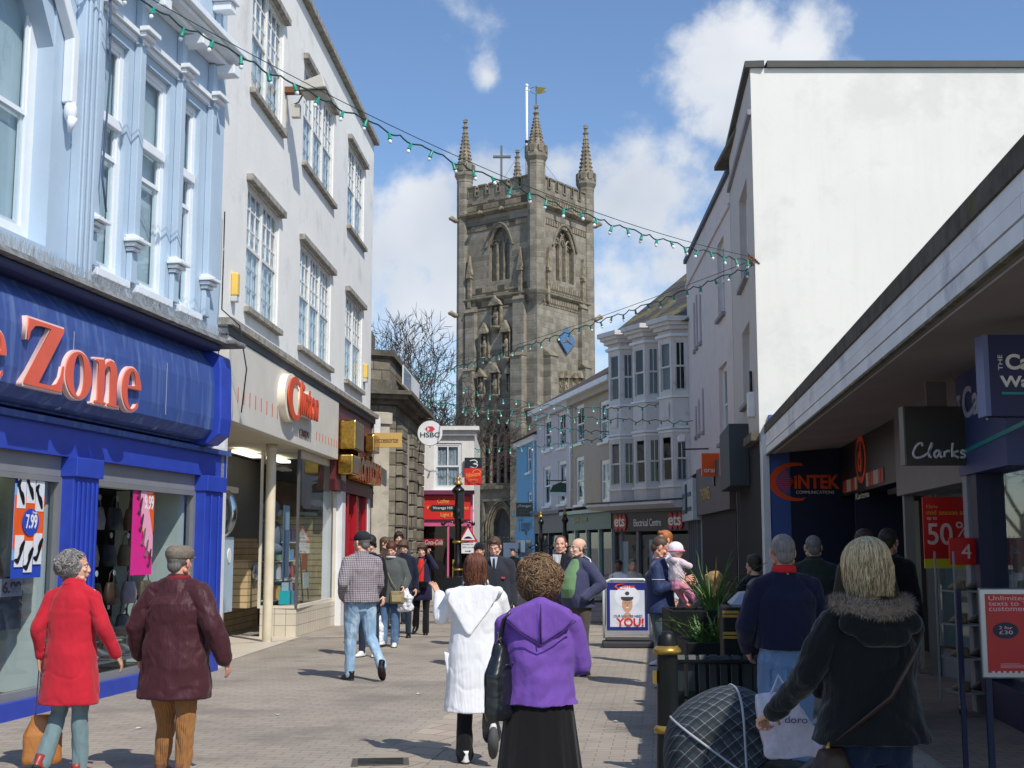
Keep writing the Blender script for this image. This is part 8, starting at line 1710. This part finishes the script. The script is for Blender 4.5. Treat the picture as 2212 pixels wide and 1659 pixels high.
def baby():
    PKB = fabric('baby_pink', (232,150,176), amp=.02, fs=10); CRB = fabric('baby_cream_top', (222,206,214), amp=.02, fs=10); sk = skin((236,186,164))
    b = at(1462, 1240, 14.35); t = thing('person', 'baby in pink and white sun hat and pink trousers held by the tracksuit man', 'person', tuple(b), R(-70))
    def W_(v): return Vector(v)
    m = MB(); m.loft([(-.12,0,0,.07,.07),(.0,0,0,.085,.075),(.12,0,0,.085,.07),(.17,0,0,.05,.045)], sk, 14); m.ball((0,0,.26), (.075,.08,.085), sk, 16, 12); m.ball((0,.075,.245), .012, sk); m.cap((.08,.02,.12),(.12,.1,.08), .03, .022, sk); m.cap((-.08,.02,.12),(-.12,.1,.08), .03, .022, sk); m.cap((-.06,.03,-.1),(-.1,.1,-.24), .05, .035, sk); m.cap((.06,.03,-.1),(.05,.14,-.22), .05, .035, sk); m.cap((-.1,.1,-.24),(-.1,.16,-.33), .03, .02, sk); m.cap((.05,.14,-.22),(.06,.2,-.31), .03, .02, sk)
    fuse(m, 'body', .008, 3, t)
    m = MB(); m.loft([(-.08,0,0,.1,.09),(.02,0,0,.105,.095),(.12,0,0,.1,.085),(.18,0,0,.06,.06)], CRB, 18); m.cap((.085,.02,.13),(.125,.1,.09), .045, .034, CRB); m.cap((-.085,.02,.13),(-.125,.1,.09), .045, .034, CRB); m.cap((-.06,-.06,.15),(.06,-.06,.15), .04, .04, CRB); fuse(m, 'top', .009, 3, t, wr=.008, wf=(14,14,14))
    m = MB(); m.loft([(-.18,0,0,.08,.07),(-.12,0,0,.1,.09),(-.04,0,0,.1,.085)], PKB, 16); m.cap((-.05,.02,-.12),(-.1,.1,-.24), .062, .045, PKB); m.cap((.05,.02,-.12),(.05,.15,-.22), .062, .045, PKB); m.cap((-.1,.1,-.24),(-.1,.15,-.31), .042, .036, PKB); m.cap((.05,.15,-.22),(.06,.2,-.29), .042, .036, PKB); fuse(m, 'trousers', .009, 2, t, wr=.006, wf=(14,14,14))
    for sx, q in ((-.1,(.17,-.36)), (.06,(.22,-.33))): m = MB(); m.cap((sx,q[0]-.0,q[1]),(sx,q[0]+.06,q[1]-.01), .028, .022, P('baby_shoe', (238,140,120), .5)); m.build('shoe', t, local=True)
    m = MB(); m.ball((0,-.01,.285), (.087,.092,.082), fabric('baby_hat_white', (238,230,236)), 20, 14); m.build('sun_hat', t, local=True); m = MB(); m.tube([(.092*math.cos(R(a)), -.01+.097*math.sin(R(a)), .262) for a in range(0,361,15)], .012, PKB, 8, caps=False); m.build('hat_brim', t, local=True)
baby()
# seated far
def bench_far():
    p = ground(1352, 1262); p.y = 27; p.x = at(1350,1200,27).x; t = thing('street_seat', 'dark street seat under the two people sitting far off by the shopfronts', 'bench', tuple((p.x, p.y, 0))); m = MB(); m.box(-.9,.9,-.25,.25,.42,.47,BLACK); m.build('seat', t, local=True); m = MB(); m.box(-.85,-.8,-.2,.2,0,.42,BLACK); m.box(.8,.85,-.2,.2,0,.42,BLACK); m.build('leg', t, local=True)
bench_far()
SITL = {'R': ((.1,.42,.47),(.1,.42,.09),0), 'L': ((-.1,.42,.47),(-.1,.42,.09),0)}
person('dark haired person in a white T shirt with a black rucksack, sitting far off', 1336, 26.9, 1210, 150, WHC, H=1.7, hemz=.9, G='t_shirt', bottom=DKJ, hair=(DKH, 'short'), sleeve=.5, legs=SITL, skinc=(120,84,66), extra=lambda c: bagstrap([c['U']((.1,.11,1.42)), c['U']((.12,.13,1.2)), c['U']((.14,.05,1.0))], .02, BLACK, c))
person('older person in a cream top sitting far off before the electrical shop', 1366, 26.9, 1208, 190, fabric('cream_top', (200,188,168)), H=1.72, hemz=.88, G='jumper', bottom=BRT, hair=(GRH, 'short'), legs=SITL, w=1.1)
# 21 seated boy
person('fair ginger haired boy in black sitting with his back turned behind the planter', 1543, 12.4, 1236, 8, BLKC, H=1.62, hemz=.88, bulk=.02, G='jacket', bottom=DKJ, hair=(SANDY, 'mop'), legs=SITL, w=1.1, neck=('roll', P('striped_collar', (150,150,150), .9)))
t = thing('bench', 'black bench seat under the boy behind the planter', 'bench', (at(1543,1300,12.5).x, 12.5, 0)); m = MB(); m.box(-.25,.9,-.2,.35,.40,.45,BLACK); m.build('seat', t, local=True); m = MB(); m.box(-.2,-.15,-.15,.3,0,.40,BLACK); m.box(.8,.85,-.15,.3,0,.40,BLACK); m.build('leg', t, local=True)
# 22 navy jumper
NVJ = fabric('navy_jumper', (30,32,56), amp=.02, fs=4); JN2 = fabric('faded_jeans', (112,140,176), amp=.03, fs=4, c2=(150,174,204), c2s=4, c2t=.5)
def ex22(c):
    m = MB(c['SC']); U = c['U']; RC = P('red_collar', (214,36,40), .9); m.tube([U((.074*math.cos(2*PI*i/24),-.01+.07*math.sin(2*PI*i/24),1.505-.012*math.sin(2*PI*i/24))) for i in range(25)], [(.028,.01)]*25, RC, 8, caps=False); m.build('shirt_collar', c['root'], local=True)
    m = MB(c['SC']); 
    for sx in (-1,1): m.box(sx*.085-.05,sx*.085+.05,-.133,-.125,.74,.86, JN2)
    m.build('back_pocket', c['root'], local=True)
person('standing man seen from behind, cropped grey hair, navy jumper over red collar, jeans', 1690, 8.2, 1153, 5, NVJ, w=1.17, hem=1402, bulk=.012, G='jumper', bottom=JN2, legw=1.15, hair=(hairm('cropped_grey', (138,130,124)), 'thin'), skinc=(206,150,130), extra=ex22, armr=1.1, wr=.014, A={'L': dict(e=(-.27,.0,1.13), w=(-.22,.14,.98)), 'R': dict(e=(.29,.02,1.13), w=(.27,.16,.95))})
# 23-26 in the arcade shade
person('man in a dark green jacket walking away in the arcade shade', 1756, 12.6, 1156, -5, fabric('dark_green_jacket', (44,52,46), amp=.03, fs=4), w=1.2, bulk=.03, G='jacket', bottom=DKJ, hair=(GRH, 'thin'), neck=('collar', fabric('dark_green_jacket', 0)))
person('woman with dark hair tied up and a brown shoulder bag in the arcade shade', 1866, 11.8, 1143, -20, fabric('olive_brown_coat', (70,62,48), amp=.03), w=1.15, hemz=.6, flare=.03, bulk=.02, G='coat', bottom=DKJ, hair=(hairm('dark_red_hair', (66,36,30)), 'pony'))
person('man in a short black jacket and jeans facing the shoe shop window', 1918, 12.2, 1142, -40, fabric('black_padded_jacket', (20,20,24), amp=.04, fs=4), w=1.1, hemz=.92, bulk=.035, G='jacket', bottom=JEAN, hair=(DKH, 'short'), neck=('hood', fabric('black_padded_jacket', 0)), skinc=(200,146,124))
person('person in a black hooded top standing in the shade left of the navy jumper man', 1628, 13.2, 1198, 20, BLKC, bulk=.02, G='hooded_top', bottom=DKJ, hair=(DKH, 'short'), neck=('hood', BLKC))
# 27 blonde with pram
BCO = fabric('black_parka', (24,26,26), amp=.03, fs=4, sheen=.2); DNM = fabric('deep_blue_denim', (34,44,66), amp=.02)
def ex27(c):
    U = c['U']; BR = P('brown_leather', (70,46,38), .5, var=.2)
    g = [U((.12,-.13,1.42)), U((.06,-.19,1.25)), U((-.08,-.2,1.02)), U((-.17,-.15,.9))]
    p = world(c, (-.24,-.1,.88)); a = world(c, (.15,-.16,1.3)); q = world(c, (-.02,-.24,1.1))
    t = carrier('shoulder_bag', 'brown leather shoulder bag at the left hip of the blonde woman', 'shoulder bag', p, .3, .34, .12, BR, R(40), strap=[tuple(a), tuple(q), tuple(p)], top=.5)
    m = MB(Matrix.Rotation(PI/2,4,'X')); m.lathe([(.022,-.003),(.026,0),(.022,.003)], GOLD, 14); m.build('ring', t, local=True)
    g = MB(c['SC']); g.cap(U((-.13,-.11,1.40)), U((.15,-.11,1.40)), .055, .055, BCO); g.cap(U((-.06,-.13,1.35)), U((.08,-.13,1.35)), .055, .055, BCO); fuse(g, 'hood', .009, 4, c['root'], wr=.005)
person('blonde woman in a black parka with fur trimmed hood pushing the tartan pram', 1868, 5.2, 1172, 10, BCO, w=1.1, hem=1600, flare=.06, bulk=.02, G='parka', bottom=DNM, legw=1.2, hair=(BLON[0], 'bob', BLON, -.105), yaw=10, pitch=-8, neck=('fur', P('fur_mid', (138,122,106), .9)), armr=1.08, extra=ex27, wr=.016,
       A={'L': dict(e=(-.30,.0,1.17), w=(-.345,.28,.98), k='grip', d=(-.2,.8,-.4), t=(1,0,.3)), 'R': dict(e=(.22,.14,1.14), w=(-.08,.34,1.08), k='grip', d=(-.5,.7,0), t=(0,0,1))})

# ------------------------------------------------ THE PRAM
def pram():
    hb = at(1545, 1490, 6.2); c0 = at(1560, 1600, 6.2); t = thing('pram', 'pushchair with a dark tartan hood, pale piping and black frame pushed by the blonde woman', 'pram', (c0.x, 6.2, 0))
    X0 = 0; zc = at(1600, 1655, 6.2).z; rT = at(1545, 1484, 6.2).z - zc
    TT = mat('tartan_hood', (52,62,66), rough=.8, kind='tartan', k=12., var=.03); GREYP = P('pale_piping', (168,172,178), .6); HG = P('hood_grey', (110,120,130), .7, var=.1)
    # hood: fan of panels swung around a pivot axis (along y), open towards lower right
    piv = Vector((.07, 0, zc-.0)); NA, NW = 26, 10; hw = .24
    me = bpy.data.meshes.new('hood'); vs = []; uvs = []; fs = []
    a0, a1 = R(196), R(38)
    for i in range(NA+1):
        u = i/NA; a = a0+(a1-a0)*u; rr = (.33+.05*math.sin(PI*u))*(1+.015*math.cos(u*PI*6))
        for j in range(NW+1):
            v = j/NW*2-1; k_ = math.sqrt(max(0, 1-abs(v)**2.6)); r_ = rr*(.62+.38*k_) if abs(v) < .999 else rr*.55
            vs.append((piv.x+math.cos(a)*r_, v*hw, piv.z+math.sin(a)*r_*.98)); uvs.append((u*1.5, j/NW*1.3))
    for i in range(NA):
        for j in range(NW): b = i*(NW+1)+j; fs.append((b, b+1, b+NW+2, b+NW+1))
    # side cheeks
    base = len(vs)
    for v in (-hw, hw):
        c = len(vs); vs.append((piv.x, v*1.02, piv.z)); uvs.append((.7,.6)); st_ = len(vs); K = 5
        for i in range(NA+1):
            u = i/NA; a = a0+(a1-a0)*u; rr = (.33+.05*math.sin(PI*u))*.55
            for q in range(1, K+1): f = q/K; vs.append((piv.x+math.cos(a)*rr*f, v*(1.02-.02*f), piv.z+math.sin(a)*rr*f*.98)); uvs.append((u*1.5*f+.2, f*.6+(.0 if v < 0 else 1)))
        for i in range(NA):
            b0 = st_+i*K; b1 = st_+(i+1)*K; fs.append((c, b0, b1))
            for q in range(K-1): fs.append((b0+q, b0+q+1, b1+q+1, b1+q))
    me.from_pydata(vs, [], fs); me.materials.append(TT); uvl = me.uv_layers.new(name='UVMap')
    for l_ in me.loops:
        q_ = vs[l_.vertex_index]; a_ = math.atan2(q_[2]-piv.z, q_[0]-piv.x); rr_ = math.hypot(q_[0]-piv.x, q_[2]-piv.z); uvl.data[l_.index].uv = ((q_[0]*.8+q_[2]*.6)*1.6+q_[1]*.9, (q_[2]*.8-q_[0]*.6)*1.6+q_[1]*.9)
    me.polygons.foreach_set('use_smooth', [True]*len(me.polygons)); ho = bpy.data.objects.new('hood', me); col.objects.link(ho); ho.parent = t
    sd = ho.modifiers.new('s', 'SOLIDIFY'); sd.thickness = .006
    def rib(u, mt, r_=.006):
        a = a0+(a1-a0)*u; rr = (.335+.05*math.sin(PI*u)); pts = [(piv.x, -hw*1.03, piv.z)]
        for j in range(NW*2+1): v = j/(NW*2)*2-1; k_ = math.sqrt(max(0, 1-abs(v)**2.6)); r2 = rr*(.64+.38*k_); pts.append((piv.x+math.cos(a)*r2, v*hw*1.02, piv.z+math.sin(a)*r2*.98))
        pts.append((piv.x, hw*1.03, piv.z)); m = MB(); m.tube(pts, r_, mt, 6, caps=False); return m.build('hood_rib', t, local=True)
    rib(0, P('hood_edge_black', (26,27,32), .8), .022); rib(.33, GREYP); rib(.66, GREYP); rib(1, BLACK, .012)
    # body, seat, frame, wheels
    PB = fabric('pram_black', (24,25,30), amp=.02)
    m = MB(); m.loft([(zc-.32,.12,0,.22,.2),(zc-.22,.15,0,.34,.23),(zc-.05,.14,0,.36,.24),(zc+.0,.14,0,.34,.24)], PB, 24, pw=3.2); fuse(m, 'seat', .012, 3, t, wr=.008)
    ALF = P('frame_grey', (140,142,148), .35, metal=.7)
    m = MB()
    for y in (-.26,.26): m.tube([(-.42,y,.16),(-.05,y,zc-.2),(.25,y,zc-.02),(.5,y,zc+.16),(.62,y,zc+.26)], .014, ALF, 8); m.tube([(.42,y,.16),(.1,y,zc-.15),(-.05,y,zc-.05)], .013, BLACK, 8)
    m.tube([(.62,-.26,zc+.26),(.66,-.2,zc+.3),(.66,.2,zc+.3),(.62,.26,zc+.26)], .018, BLACK, 8); m.tube([(-.42,-.26,.16),(-.42,.26,.16)], .012, BLACK, 8); m.tube([(.42,-.26,.16),(.42,.26,.16)], .012, BLACK, 8); m.build('frame', t, local=True)
    for x in (-.42,.42):
        for y in (-.29,.29):
            m = MB(Matrix.Translation((x,y,.15)) @ Matrix.Rotation(PI/2,4,'X')); m.lathe([(.11,-.018),(.14,-.016),(.15,0),(.14,.016),(.11,.018)], P('rubber_tyre', (30,30,32), .8), 24); w_ = m.build('wheel', t, local=True)
            m = MB(Matrix.Translation((x,y,.15)) @ Matrix.Rotation(PI/2,4,'X')); m.lathe([(.11,-.01),(.112,.01)], GREYP, 24); 
            for k in range(3): m.box(-.11,.11,-.01,.01,-.008,.008, GREYP, M=Matrix.Rotation(k*PI/3,4,'Z'))
            m.build('rim', w_, local=True)
    m = MB(); m.lathe([(.05,0),(.055,.01),(.05,.02)], ALF, 20, M=Matrix.Translation((-.45,0,.34)), smooth=True); m.box(-.5,-.2,-.2,.2,.28,.33, PB); m.build('footrest', t, local=True)
    b = at(1692, 1502, 5.85); SB_ = mat('thin_white_plastic', (214,206,218), rough=.35, var=.05, vs=8, bump=.03, bs=14, c2=(226,170,180), c2s=2.2, c2t=.56, c2f=.45)
    tb = thing('plastic_bag', 'thin white and pink plastic carrier bag hanging on the pram handle', 'carrier bag', tuple(b), R(-8)); m = MB(); h = .28
    m.prism([(-.12,0),(-.1,-.26),(-.08,-h),(.14,-h+.01),(.18,-.2),(.07,-.06),(.05,.0)], -.05, .04, SB_); fuse(m, 'body', .007, 4, tb, wr=.014, wf=(9,9,6), seed=6)
    text('doro', (0.0,-.115,.10,-.085), .062, LFI, P('bag_ink', (60,60,110), .5), tb, ext=.002, local=True); m = MB(); m.box(-.09,.0,-.062,-.06,-.07,-.06, P('bag_red', (200,90,90), .5)); m.build('red_mark', tb, local=True)
    m = MB(); m.tube([(-.06,-.0,-.01),(-.02,.0,.09),(.04,0,-.01)], .008, SB_, 6); m.build('handle', tb, local=True)
pram()

# ------------------------------------------------ small litter on the paving
rl = random.Random(31); LW = P('litter_paper', (214,210,200), .8)
for k, (px, py, lab) in enumerate(((300,1575,'scrap of white paper on the paving left of the maroon jacket man'),(905,1500,'tiny paper scrap on the paving near the middle of the street'),(600,1545,'pale crumpled scrap on the paving in front of the card shop'),(1330,1560,'small pale scrap lying near the shade edge by the bollard'))):
    p = ground(px, py); m = MB(Matrix.Translation((p.x, p.y, .008)) @ Matrix.Rotation(rl.uniform(0,3), 4, 'Z'))
    m.add([(-.03,-.02,0),(.03,-.015,.006),(.025,.02,0),(-.02,.022,.008)], [(0,1,2,3)], LW); tag(m.build('paper_scrap'), lab, 'litter')
bpy.data.scenes.remove(TMP)
